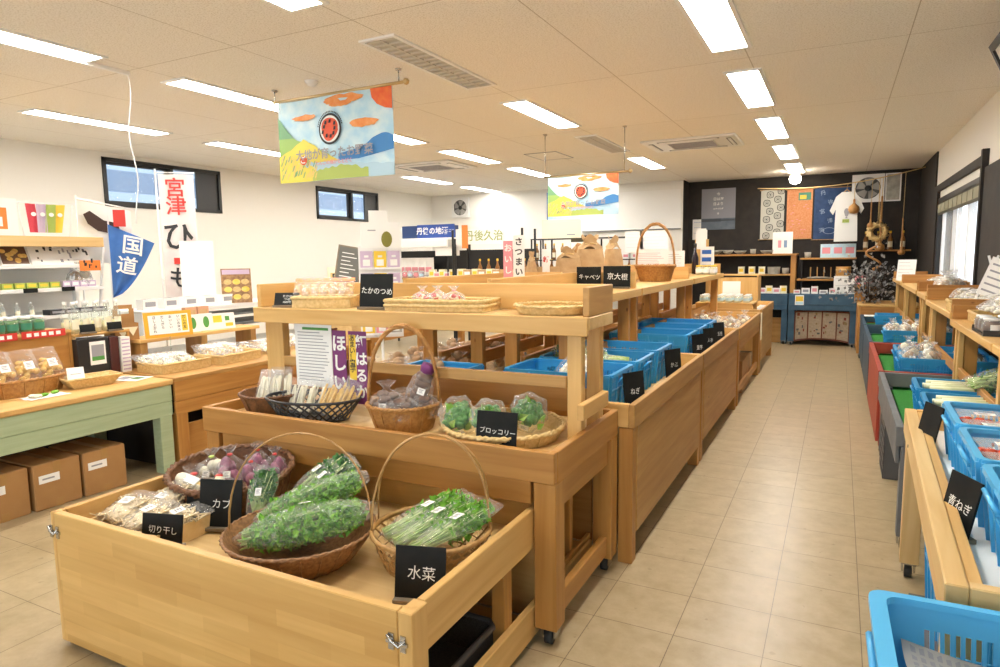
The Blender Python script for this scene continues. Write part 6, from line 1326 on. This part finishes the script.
# ------------------------------------------------------------------ back left: black shelving with goods
def rack(name, label, x0, x1, y0, y1, zs, zt, m='black', th=.03, sh='ply_x'):
    t = thing(name, label, 'shelving', ((x0 + x1) / 2, (y0 + y1) / 2, 0)); w_, d_ = (x1 - x0) / 2, (y1 - y0) / 2
    for x in (-w_, w_ - th):
        for y in (-d_, d_ - th): board('upright', t, x, x + th, y, y + th, 0, zt, m)
    board('back_panel', t, -w_ + .03, w_ - .03, d_ - .012, d_, 1.18, min(1.62, zt - .03), 'black')
    for z, mm in zs: board('shelf', t, -w_, w_, -d_ - .005, d_ + .005, z, z + .025, mm)
    return t
rack('shelf_rack', 'black and white shelf rack with a navy box on top in the far left corner', -7.1, -5.55, 9.2, 9.7, ((.35, 'black'), (.80, 'black'), (1.14, 'ply_x'), (1.80, 'metal_white')), 1.80)
t = thing('white_canopy', 'long white header board over the rack in the far left corner', 'header board', (-6.3, 9.15, 1.70)); b = MB(); b.box(-.85, .65, -.02, .02, .04, .16); b.build('board', 'paper', t); t.location = (-6.33, 9.17, 1.64)
t = thing('sake_crate', 'navy blue box with white lettering on top of the far left rack', 'crate', (-6.15, 9.42, 1.826)); b = MB(); b.box(-.50, .45, -.14, .14, 0, .21); b.build('box', mat('navy_box', (.02, .05, .16), .5), t)
b = MB(); b.box(-.18, .55, -.16, -.145, -.005, .22); b.text('丹後の地酒', .125, (.12, -.1615, .11), (1, 0, 0), (0, 0, 1), 1, .02); b.text('ここに', .05, (.47, -.1615, .11), (1, 0, 0), (0, 0, 1), 1, .01); b.build('sign_face', [mat('royal_blue', (.02, .07, .32), .5), 'paper'], t)
for i, (x, s) in enumerate(((-6.85, .10), (-6.70, .08))):
    b = MB(); b.lathe([(s * .7, 0), (s, .05), (s * .9, .17), (s * .3, .22), (0, .22)], n=18); tag(b.build('ceramic_bottle', ['glazed', 'frosted'][i], None, (x, 9.42, 1.826)), 'pale ceramic bottle on top of the far left rack, %s from the corner' % ORD[i], 'bottle', 'ceramic bottles')
kst = Kind(lambda: mk_stand())
def mk_stand():
    t = thing('stand_pouch', '', 'pouch'); b = MB(); b.grid(lambda u, v: (math.cos(2 * PI * u) * .055 * (1 - .05 * v), math.sin(2 * PI * u) * .03 * (1 - .85 * v), v * .19), 16, 5); b.build('body', 'paper', t); b = MB(); b.box(-.035, .035, -.030, -.022, .04, .09); b.build('printed_label', 'pink', t); return t
kcan = Kind(lambda: mk_jar(.045, .12, 'lilac', 'metal_white', 'sky_print')); kcn2 = Kind(lambda: mk_jar(.045, .12, 'pink', 'metal_white', 'pink'))
for i in range(7): (kcan, kcn2)[i % 2]((-6.95 + .115 * i, 9.26, 1.166), 0, '%s pastel can in the front row of the far left rack' % ORD[i], 'pastel cans')
for i in range(5): kst((-6.78 + .14 * i, 9.45, 1.20), 0, '%s white stand-up pouch behind the pastel cans on the far left rack' % ORD[i], 'white stand-up pouches', 1.6)
kbx = Kind(lambda: mk_small(.11, .09, .14, 'cream', 'yellow')); kby = Kind(lambda: mk_small(.12, .10, .10, 'paper', 'pink'))
for i in range(5): (kbx, kby)[i % 2]((-6.05 + .1 * i, 9.28, 1.166), .1, '%s little carton at the inner end of the far left rack' % ORD[i], 'little cartons on the far left rack')
t = paper_notice('white_sign', 'blank white sign standing on the inner end of the far left rack', .42, .26, (-5.72, 9.22, 1.53), .2, 1, None, 'paper', cat='sign'); b = MB(); b.box(-.006, .006, .004, .012, -.37, .1); b.build('stand', 'black', t)
rack('shelf_rack', 'black shelf rack beneath the white lettered header near the back wall fan', -5.5, -4.25, 9.0, 9.5, ((.45, 'black'), (.80, 'black'), (1.15, 'ply_x')), 1.93)
t = thing('header_sign', 'white header sign with yellow-green lettering over the black rack', 'sign', (-4.95, 9.0, 1.70)); b = MB(); b.box(-.45, .42, -.03, -.012, .0, .24)
b.text('丹後久治', .17, (.05, -.0315, .12), (1, 0, 0), (0, 0, 1), 1, .015); b.build('board', ['paper', mat('lettering_olive', (.35, .42, .18), .7)], t); b = MB(); b.box(-.44, .41, -.012, .004, .01, .03); b.build('rail', 'black', t); b = MB(); b.box(-.33, -.23, -.05, -.032, -.06, .30); b.build('orange_flag', 'orange', t)
kbs = Kind(lambda: mk_small(.14, .12, .13, 'kraft', 'paper')); kbl = Kind(lambda: mk_small(.11, .22, .03, 'straw', 'cream'))
for i in range(6): (kbx, kbs)[i % 2]((-5.38 + .13 * i, 9.1, 1.176), 0, '%s carton along the front of the black rack beneath the white header' % ORD[i], 'cartons on the black rack')
for i in range(5): kbl((-4.75 + .10 * i, 9.22, 1.20), 0, '%s slanting cream booklet box at the inner end of the black rack' % ORD[i], 'cream booklet boxes', (1, 1, 1.4), (.6, 0))
kbd = Kind(lambda: mk_bottle_dark())
def mk_bottle_dark():
    t = thing('bottle', '', 'bottle'); b = MB(); b.lathe([(.0, 0), (.035, .003), (.035, .16), (.014, .22), (.013, .28), (0, .282)], n=16); b.build('body', 'amber', t); b = MB(); b.lathe([(.016, .26), (.016, .295), (0, .296)], n=12); b.build('cap', 'yellow', t)
    b = MB(); b.grid(lambda u, v: (math.cos(-PI * .9 + u * PI * .8) * .0358, math.sin(-PI * .9 + u * PI * .8) * .0358, .04 + .09 * v), 8, 1); b.build('label', 'cream', t); return t
for i in range(6): kbd((-5.2 + .16 * i, 9.38, 1.176), 0, '%s dark bottle at the back of the black rack beneath the white header' % ORD[i], 'dark bottles on the black rack')
# low display before it
t = thing('shelf_rack', 'black wire rack with a white shelf along the white back wall', 'shelving', (-3.7, 10.8, 0))
for x in (-1.15, -.93, .0, .95): 
    for y in (-.2, .2): board('upright', t, x, x + .025, y, y + .025, 0, 1.80, 'black')
for z, mm in ((.5, 'black'), (.9, 'black'), (1.15, 'black'), (1.42, 'black'), (1.785, 'black')): board('shelf', t, -1.15, .975, -.21, .23, z, z + .018, mm)
n = 0
for z, cnt, kk_, nm in ((1.1685, 14, (kbd, kst), 'lower'), (1.4385, 12, (kbd, kby), 'upper')):
    for i in range(cnt): kk_[i % 2 if nm == 'lower' else (1 if i > 6 else 0)]((-4.78 + 1.95 * i / cnt, 10.72, z), 0, '%s item from the fan side on the %s shelf of the back wall wire rack' % (ORD[i] if i < 12 else ('thirteenth', 'fourteenth')[i - 12], nm), 'goods on the back wall wire rack', .95)
t = thing('cream_poster', 'pale yellow sheet hanging at the top of the back wall wire rack', 'poster', (-4.25, 10.55, 1.80)); b = MB(); b.box(-.36, .36, 0, .004, 0, .32); b.box(.1, .25, -.001, 0, .05, .07, 1); b.build('sheet', ['cream', 'grey_ink'], t)
t = thing('photo_sheet', 'dark photo of a brown paper bag standing on the wire rack behind the paper bags', 'photo', (-3.93, 10.565, 1.49)); b = MB(); b.box(-.15, .15, 0, .004, -.05, .35); b.box(-.15, .15, -.001, 0, .24, .35, 1); b.blob((0, 0, .10), (.1, .012, .12), 2); b.build('sheet', ['paper', mat('dark_olive', (.06, .05, .02), .6), 'gourd'], t)
for i, (x, w_) in enumerate(((-2.98, .30), (-2.66, .45))): paper_notice('poster', 'white poster with coloured prints hung over the wire rack, %s from the dark wall' % ('second', 'first')[i], w_, .33, (x, 10.55, 1.55), 0, 5, None, 'lilac', cat='poster')
t = thing('picture_poster', 'pale blue seascape poster on the white back wall behind the farther banner', 'poster', (-4.75, YW - .012, 1.86)); b = MB(); b.box(-.32, .32, 0, .01, 0, .86); b.box(-.30, .30, -.001, 0, .03, .25, 1); b.build('sheet', ['sky_print', mat('pale_sea', (.50, .66, .72), .6)], t); b = MB()
for a in ((-.335, -.32, 0, .86), (-.335, .335, -.015, 0)): b.box(a[0], a[1], -.004, .01, a[2], a[3])
b.build('frame', 'blue_print', t)
b = MB(); b.box(-4.35, -2.52, YW - .05, YW - .002, 1.94, 1.96); b.box(-4.35, -2.52, YW - .03, YW - .002, 1.96, 2.64, 1); o = b.build('screen_panel', ['greypaint', 'paper']); tag(o, 'wide white panel with a dark lower edge on the back wall beside the dark wall', 'panel')
o = paper_notice('poster', 'white notice with a small picture pinned at the edge of the dark wall', .26, .36, (-2.27, YB - .026, 1.76), 0, 3, None, 'blue_print', cat='poster')
# ------------------------------------------------------------------ back right: dark wall with shelves, cloths, shirt and gourds
t = thing('poster', 'grey blue seascape poster with white lettering on the dark wall', 'poster', (-1.96, YB - .026, 1.93)); b = MB(); b.box(-.29, .29, 0, .004, 0, .72)
b.box(-.29, .29, -.001, 0, 0, .20, 1); b.box(-.29, .05, -.0015, -.001, .14, .19, 2); b.box(-.05, .29, -.0015, -.001, .15, .175, 2)
for q, s in enumerate(('今', '日は海', '日より', 'みやづの海', '宮')): b.text(s, .06 if q < 3 else .035, (0, -.003, .62 - .085 * q), (1, 0, 0), (0, 0, 1), 3, .01)
b.build('sheet', [mat('dusk_grey', (.27, .275, .31), .6), mat('dusk_sea', (.10, .13, .17), .6, 0, (.15, .18, .22), 9), mat('dusk_hill', (.06, .075, .09), .6), 'paper'], t)
def wall_cloth(label, x0, x1, z0, z1, ground, extra, mats):
    t = thing('hanging_cloth', label, 'wall hanging', ((x0 + x1) / 2, YB - .035, z0)); w_, h_ = (x1 - x0), z1 - z0; b = MB()
    b.grid(lambda u, v: (-w_ / 2 + w_ * u, -.006 * math.sin(u * 6) - .004, h_ * v), 10, 4, 0); extra(b, w_, h_); b.build('cloth', [ground] + mats, t)
    b = MB(); b.tube([(-w_ / 2 - .02, 0, h_), (w_ / 2 + .02, 0, h_)], .008, 6); b.build('rod', 'bamboo', t); b = MB(); b.tube([(-w_ / 2 - .03, -.008, 0), (w_ / 2 + .01, -.008, 0)], .006, 6); b.build('rod', 'bamboo', t); return t
def rings(b, w_, h_):
    for j in range(6):
        for i in range(2):
            c = (-w_ * .24 + w_ * .46 * i + (.05 if j % 2 else 0), h_ * (.08 + .165 * j + .07 * i))
            for r0, r1 in ((.045, .055), (.025, .030), (0, .012)):
                n = 18; sq = lambda a: 1 / max(abs(math.cos(a)), abs(math.sin(a))) * .35 + .7; vs = []
                for k_ in range(n):
                    a = 2 * PI * k_ / n; vs += [(c[0] + math.cos(a) * r * sq(a), -.014, c[1] + math.sin(a) * r * sq(a)) for r in (max(r0, .001), r1)]
                b.add(vs, [(2 * k_, (2 * k_ + 2) % (2 * n), (2 * k_ + 3) % (2 * n), 2 * k_ + 1) for k_ in range(n)], 1)
wall_cloth('white cloth with black ring pattern hanging on the dark wall', -1.25, -.875, 1.73, 2.57, mat('white_cloth', (.58, .57, .50), .8), rings, ['ink'])
def ora(b, w_, h_):
    b.box(-.02, .17, -.013, -.012, h_ * .78, h_ * .93, 1); b.box(.0, .1, -.014, -.013, h_ * .80, h_ * .88, 2)
    for q in range(16): x = R.uniform(-.4, .3) * w_; z = R.uniform(.1, .7) * h_; b.box(x, x + .03, -.0125, -.012, z, z + .01, 3)
wall_cloth('orange patterned cloth hanging on the dark wall between white and blue cloths', -.835, -.44, 1.73, 2.56, mat('orange_cloth', (.62, .23, .09), .8, 0, (.70, .33, .16), 40), ora, ['greenlid', 'yellow', 'pink'])
def blu(b, w_, h_):
    for q in range(5): b.text(('丹', '後', '宮', '津', '海')[q], .085, (-w_ * .25 + .12 * (q % 2), -.014, h_ * (.9 - .18 * q)), (1, 0, .3), (-.3, 0, 1), 1)
    b.tube([(-.02 + .09 * math.cos(a), -.014, h_ * .17 + .05 * math.sin(a)) for a in [2 * PI * k_ / 16 for k_ in range(16)]], .004, 4, 1, True)
wall_cloth('indigo blue cloth with pale drawings hanging on the dark wall behind the shirt', -.415, .10, 1.71, 2.56, mat('indigo_cloth2', (.02, .05, .13), .8, 0, (.035, .075, .18), 12), blu, [mat('pale_blue_print', (.32, .40, .52), .8)])
t = thing('t_shirt', 'white t-shirt with a small balloon print hanging on a rope by the indigo cloth', 't-shirt', (.06, 11.78, 1.665)); t.scale = (.68, .9, .97); b = MB()
out = [(-.23, 0), (.25, 0), (.235, .30), (.225, .52), (.30, .44), (.36, .52), (.24, .72), (.10, .79), (-.10, .79), (-.22, .72), (-.34, .50), (-.27, .43), (-.215, .52), (-.225, .3)]
n = len(out); vs = [(x, -.03 - .012 * math.sin(x * 30), z) for x, z in out] + [(x, .03, z) for x, z in out]
b.add(vs, [tuple(range(n)), tuple(range(n, 2 * n))[::-1]] + [(i, i + n, (i + 1) % n + n, (i + 1) % n) for i in range(n) if not (i in (0,))], 0)
b.build('shirt', mat('white_cotton', (.80, .80, .78), .85), t)
b = MB(); b.add([(.01 + .055 * math.cos(a) * (1 if math.sin(a) > 0 else .8), -.046, .47 + .06 * math.sin(a) * (1 if math.sin(a) > 0 else 1.3)) for a in [2 * PI * k_ / 20 for k_ in range(20)]], [tuple(range(20))], 0); b.box(-.01, .03, -.047, -.045, .37, .39, 0); b.box(-.07, .07, -.047, -.045, .30, .355, 1); b.text('MIYAZU', .035, (0, -.048, .326), (1, 0, 0), (0, 0, 1), 2); b.build('print', ['grey_ink', 'lime', 'ink'], t)
b = MB(); b.tube([(-.09, 0, .77), (0, 0, .83), (.09, 0, .77)], .012, 6); b.tube([(0, 0, .83), (0, 0, .89), (.02, 0, .92)], .005, 6); b.build('hanger', 'bamboo', t)
t = thing('rope', 'pale rope strung across the dark wall from the cloths to the right wall', 'rope', (0, 11.75, 2.5)); b = MB(); b.tube([(-1.25 + 2.35 * k_ / 20, .0, .06 + .18 * (k_ / 20) ** 2 - .06 * math.sin(PI * k_ / 20)) for k_ in range(21)], .007, 6); b.build('strand', 'straw', t)
def gourd(label, loc, s, neck, cord, stem=True, tilt=0):
    t = thing('gourd', label, 'gourd', loc); t.rotation_euler = (0, tilt, 0); b = MB()
    b.lathe([(0, 0), (.05 * s, .008 * s), (.075 * s, .05 * s), (.065 * s, .10 * s), (.026 * s, .135 * s)] + [(.0145 * s, .14 * s + neck * k_ / 6) for k_ in range(1, 7)] + [(.008 * s, .15 * s + neck)], n=20); b.build('body', 'gourd', t)
    b = MB(); b.tube([(0, 0, .14 * s + neck), (.004, 0, .15 * s + neck + cord)], .004, 5); b.build('cord', 'straw', t); return t
gourd('round brown gourd hanging before the shirt sleeve', (.165, 11.735, 2.09), 1.1, .06, .25)
gourd('big long-necked brown gourd hanging below the wreath', (.54, 11.735, 1.50), .95, .70, .28)
gourd('small long-necked gourd hanging at the end of the row by the right wall', (.83, 11.745, 1.44), .7, .45, .685)
gourd('slim gourd hanging between the shirt and the wreath', (.40, 11.735, 1.86), .65, .3, .34)
t = thing('curly_gourd', 'thin curling gourd hanging beneath the wreath', 'gourd', (.40, 11.66, 1.2)); b = MB(); b.tube([(.06 + .10 * math.sin(k_ * .55), .02 * math.cos(k_ * .6), .02 + .03 * k_) for k_ in range(14)], [.03] + [.017] * 12 + [.008], 7); b.build('body', 'gourd', t); b = MB(); b.tube([(.13, 0, .41), (.10, .07, 1.40)], .003, 5); b.build('cord', 'straw', t)
t = thing('straw_wreath', 'round straw wreath hanging on a cord before the dark wall', 'wreath', (.50, 11.74, 1.80)); b = MB(); rope_ring(b, .11, 0, .05, 0, n=48, turns=16); me = b.v; b.v = [(x, z, y) for x, y, z in me]; b.build('ring', 'straw', t); b = MB(); b.tube([(0, 0, .14), (0, 0, .815)], .004, 5); b.build('cord', 'straw', t)
# shelves on the dark wall
t = thing('hanging_shelf', 'long wooden wall shelf with pottery bowls against the dark wall', 'shelf', (-1.3, 12.08, 0)); board('shelf', t, -.80, .68, -.2, .24, 1.455, 1.485, 'cedar_x'); board('shelf', t, -.3, .58, -.15, .24, 1.12, 1.145, 'ply_x'); board('upright', t, .58, .66, -.15, .2, .82, 1.454, 'cedar_z'); board('upright', t, -.78, -.70, -.15, .2, 0, 1.454, 'cedar_z')
kbw = Kind(lambda: mk_bowl())
def mk_bowl():
    b = MB(); b.lathe([(.035, 0), (.04, .008), (.075, .035), (.095, .075), (.089, .075), (.068, .038), (0, .014)], n=22); o = b.build('pottery_bowl', 'glazed'); o['category'] = 'bowl'; return o
for i, (x, s) in enumerate(((-1.95, (1.4, 1.4, 1)), (-1.73, 1.0), (-1.53, (1.1, 1.1, .8)), (-1.10, (1.15, 1.15, .8)))): kbw((x, 12.0, 1.486), 0, '%s pottery bowl on the long wall shelf counting from the seascape poster' % ORD[i], 'pottery bowls', s)
kcu = Kind(lambda: mk_cup())
def mk_cup():
    b = MB(); b.lathe([(.032, 0), (.042, .01), (.046, .085), (.041, .085), (.037, .012), (0, .01)], n=20); o = b.build('pottery_cup', 'glazed'); o['category'] = 'cup'; return o
kcu((-1.32, 12.0, 1.486), 0, 'tall pottery cup among the bowls on the long wall shelf', 'pottery cups'); kcu((-.80, 12.0, 1.146), 0, 'pottery cup at the end of the short lower wall shelf', 'pottery cups', 1.2)
t = paper_notice('picture_card', 'white card with red and blue fish print standing on the long wall shelf', .31, .36, (-.86, 12.0, 1.487), 0, 1, None, 'paper', cat='card'); b = MB(); b.box(-.07, -.02, -.003, -.001, .10, .22); b.box(.02, .07, -.003, -.001, .10, .22, 1); b.build('fish_print', ['pink', mat('faded_blue', (.22, .34, .52), .6)], t)
for i, x in enumerate((-1.50, -1.33, -1.17)): kbx((x, 12.0, 1.146), 0, '%s little yellow-printed carton on the short lower wall shelf' % ORD[i], 'cartons on the lower wall shelf', .9)
t = thing('basketware', 'grey woven box on the short lower wall shelf beside the pottery cup', 'basket', (-.98, 12.0, 1.146)); b = MB(); woven(b, [(.09, 0), (.10, .12)], 60, .7); b.lathe([(0, .11), (.095, .11)], n=24, cap=False); b.build('body', 'glazed', t)
t = thing('hanging_shelf', 'two-tier wooden shelf under the shirt on the dark wall', 'shelf', (-.18, 12.08, 0)); board('shelf', t, -.40, .42, -.18, .24, 1.385, 1.41, 'cedar_x'); board('shelf', t, -.44, .40, -.20, .24, 1.04, 1.065, 'cedar_x')
for x in (-.38, .40): board('upright', t, x, x + .02, -.1, -.08, .83, 1.384, 'black')
for i in range(5): b = MB(); b.box(-.006, .006, -.08, .08, 0, .19); tag(b.build('plate_stand_bar', 'ply_z', None, (-.42 + .10 * i, 12.0, 1.066)), '%s thin wooden board standing on the lower tier under the shirt' % ORD[i], 'wooden board', 'thin boards under the shirt')
t = thing('wooden_tub', 'round bentwood box on the lower tier under the shirt', 'box', (.06, 12.0, 1.066)); b = MB(); b.lathe([(.0, 0), (.11, 0), (.11, .2), (.1, .2), (.1, .01), (0, .01)], n=28); b.build('body', 'cedar_x', t); b = MB(); 
for z in (.04, .14): b.lathe([(.111, z), (.113, z + .01), (.111, z + .02)], n=28, cap=False)
b.build('hoop', 'straw', t)
b = MB(); b.blob((0, 0, .02), (.20, .06, .02), 0, .2, 4, 3); tag(b.build('shell_dish', 'glazed', None, (-.28, 11.93, 1.066)), 'flat pale dish heap at the front of the lower tier under the shirt', 'dish')
kbk2 = Kind(lambda: mk_small(.17, .02, .22, 'sky_print', 'pink', 'picture_book', 'book'))
for i in range(3): kbk2((-.20 + .17 * i, 11.98, 1.411), 0, '%s upright picture book on the upper tier under the shirt' % ORD[i], 'picture books')
kcu((-.47, 12.0, 1.411), 0, 'pottery cup on the upper tier under the shirt', 'pottery cups', 1.1)
t = thing('hanging_shelf', 'narrow dark wall shelf behind the hanging gourds', 'shelf', (.62, 12.15, 0)); board('shelf', t, -.38, .36, -.1, .17, 1.50, 1.525, 'cedar_x')
for i in range(4): kbd((.36 + .17 * i, 12.15, 1.526), 0, '%s dark bottle on the narrow shelf behind the gourds' % ORD[i], 'bottles behind the gourds')
# teal tables below
def teal_table(label, x0, x1, y0, y1, zt):
    t = thing('display_table', label, 'display table', ((x0 + x1) / 2, (y0 + y1) / 2, 0)); w_, d_ = (x1 - x0) / 2, (y1 - y0) / 2
    board('top_board', t, -w_, w_, -d_, d_, zt - .02, zt, 'teal'); board('apron', t, -w_, w_, -d_, -d_ + .02, zt - .17, zt - .021, 'teal'); board('apron', t, -w_, w_, -d_ + .008, -d_ + .028, zt - .26, zt - .172, 'teal')
    for x in (-w_, w_ - .09):
        for y in (-d_ + .03, d_ - .09): board('leg', t, x, x + .09, y, y + .09, 0.06 if y < 0 else 0, zt - .021, 'teal')
        caster(t, x + .045, -d_ + .075, 0, .022)
    return t
teal_table('teal painted table under the long wall shelf by the pine cabinet', -1.45, -.73, 11.65, 11.86, .83); teal_table('teal painted table with a patterned rug hanging below it, before the dark wall', -.71, .27, 11.6, 12.3, .835)
b = MB(); b.box(-.36, .26, -.012, .012, 0, .42); tag(b.build('plywood_board', 'ply_x', None, (-1.05, 11.9, .0)), 'plain wooden board standing under the teal table by the pine cabinet', 'board')
t = thing('patterned_rug', 'cream patchwork rug with brown borders hanging under the teal table', 'rug', (-.22, 11.72, .02)); b = MB(); W_, H_ = .80, .52
def rg(u, v): return (-W_ / 2 + W_ * u, .03 * math.sin(u * 9) * (1 - v), .03 + H_ * v + .05 * math.sin(PI * u) * (1 - v) - .04 * abs(u - .5) * v)
b.grid(rg, 24, 8, 0)
def rq(u0, u1, v0, v1, m, e=.004):
    k_ = 8; vs = []
    for q in range(k_ + 1):
        for v in (v0, v1): p = rg(u0 + (u1 - u0) * q / k_, v); vs.append((p[0], p[1] - e, p[2]))
    b.add(vs, [(2 * q, 2 * q + 2, 2 * q + 3, 2 * q + 1) for q in range(k_)], m)
for u in (.0, .24, .5, .76, .985): rq(u, u + .022, 0, 1, 1)
rq(0, 1, 0, .05, 1); rq(0, 1, .95, 1, 1)
for i in range(4):
    for j in range(9): u = .04 + .245 * i + R.uniform(0, .15); v = R.uniform(.1, .85); rq(u, u + R.uniform(.02, .06), v, v + R.uniform(.03, .1), 2 + j % 3, .006)
b.build('cloth', [mat('rug_cream', (.40, .33, .24), .9, 0, (.48, .40, .30), 30), mat('rug_brown', (.16, .05, .03), .9), mat('rug_grey', (.13, .13, .13), .9), mat('rug_red', (.25, .07, .05), .9), mat('rug_tan', (.30, .22, .12), .9)], t)
for i in range(5): (kby, kbg)[i % 2]((-.60 + .13 * i, 11.75, .836), 0, '%s small white packet on the teal table with the rug' % ORD[i], 'packets on the teal table', (.8, .8, .6 + .3 * (i % 3)))
t = paper_notice('picture_card', 'white photo card standing on the teal table with the rug', .30, .28, (.08, 11.85, .837), 0, 2, None, 'grey_ink', cat='card')
o = paper_notice('price_card', 'small yellow and blue card hanging on the edge of the teal table', .13, .16, (-.55, 11.594, .66), 0, 1, None, 'paper', cat='card'); b = MB(); b.box(-.055, .055, -.002, -.001, .06, .14); b.box(-.055, .055, -.002, -.001, .01, .05, 1); b.build('print', ['yellow', 'sky_print'], o)
for i in range(6): (kby, kbx)[i % 2]((-1.36 + .11 * i, 11.8, .831), .2, '%s small packet on the teal table by the pine cabinet' % ORD[i], 'packets on the other teal table', .9)
# dried bunches of silvery packets before the gourds
t = thing('dried_bouquet', 'dark bushy heap of dried silvery plants at the far end of the right row', 'dried plants', (.40, 10.85, .766)); b = MB(); leaves(b, 420, lambda r: (r.gauss(0, .19), r.gauss(0, .12), max(.02, r.gauss(.26, .17))), .06, 0, 5, upbias=1)
b.build('leaves', mat('silvery_leaf', (.03, .033, .033), .45, 0, (.42, .41, .40), 20), t); b = MB()
for q in range(26): b.tube([(R.gauss(0, .03), R.gauss(0, .03), 0), (R.gauss(0, .15), R.gauss(0, .1), R.uniform(.25, .6))], .004, 4)
b.build('stems', 'dark_wicker', t)
b = MB(); b.box(-.12, .12, -.1, .1, 0, .12); b.box(-.08, .08, -.101, -.1, .03, .09, 1); tag(b.build('pink_box', ['pink', 'paper'], None, (.34, 11.22, 1.022)), 'pink box standing behind the dried plants', 'box'); b = MB(); b.box(-.14, .14, -.10, .10, 0, .255); tag(b.build('display_step', 'orange_z', None, (.36, 11.22, .766)), 'small wooden block under the pink box behind the dried plants', 'display step')
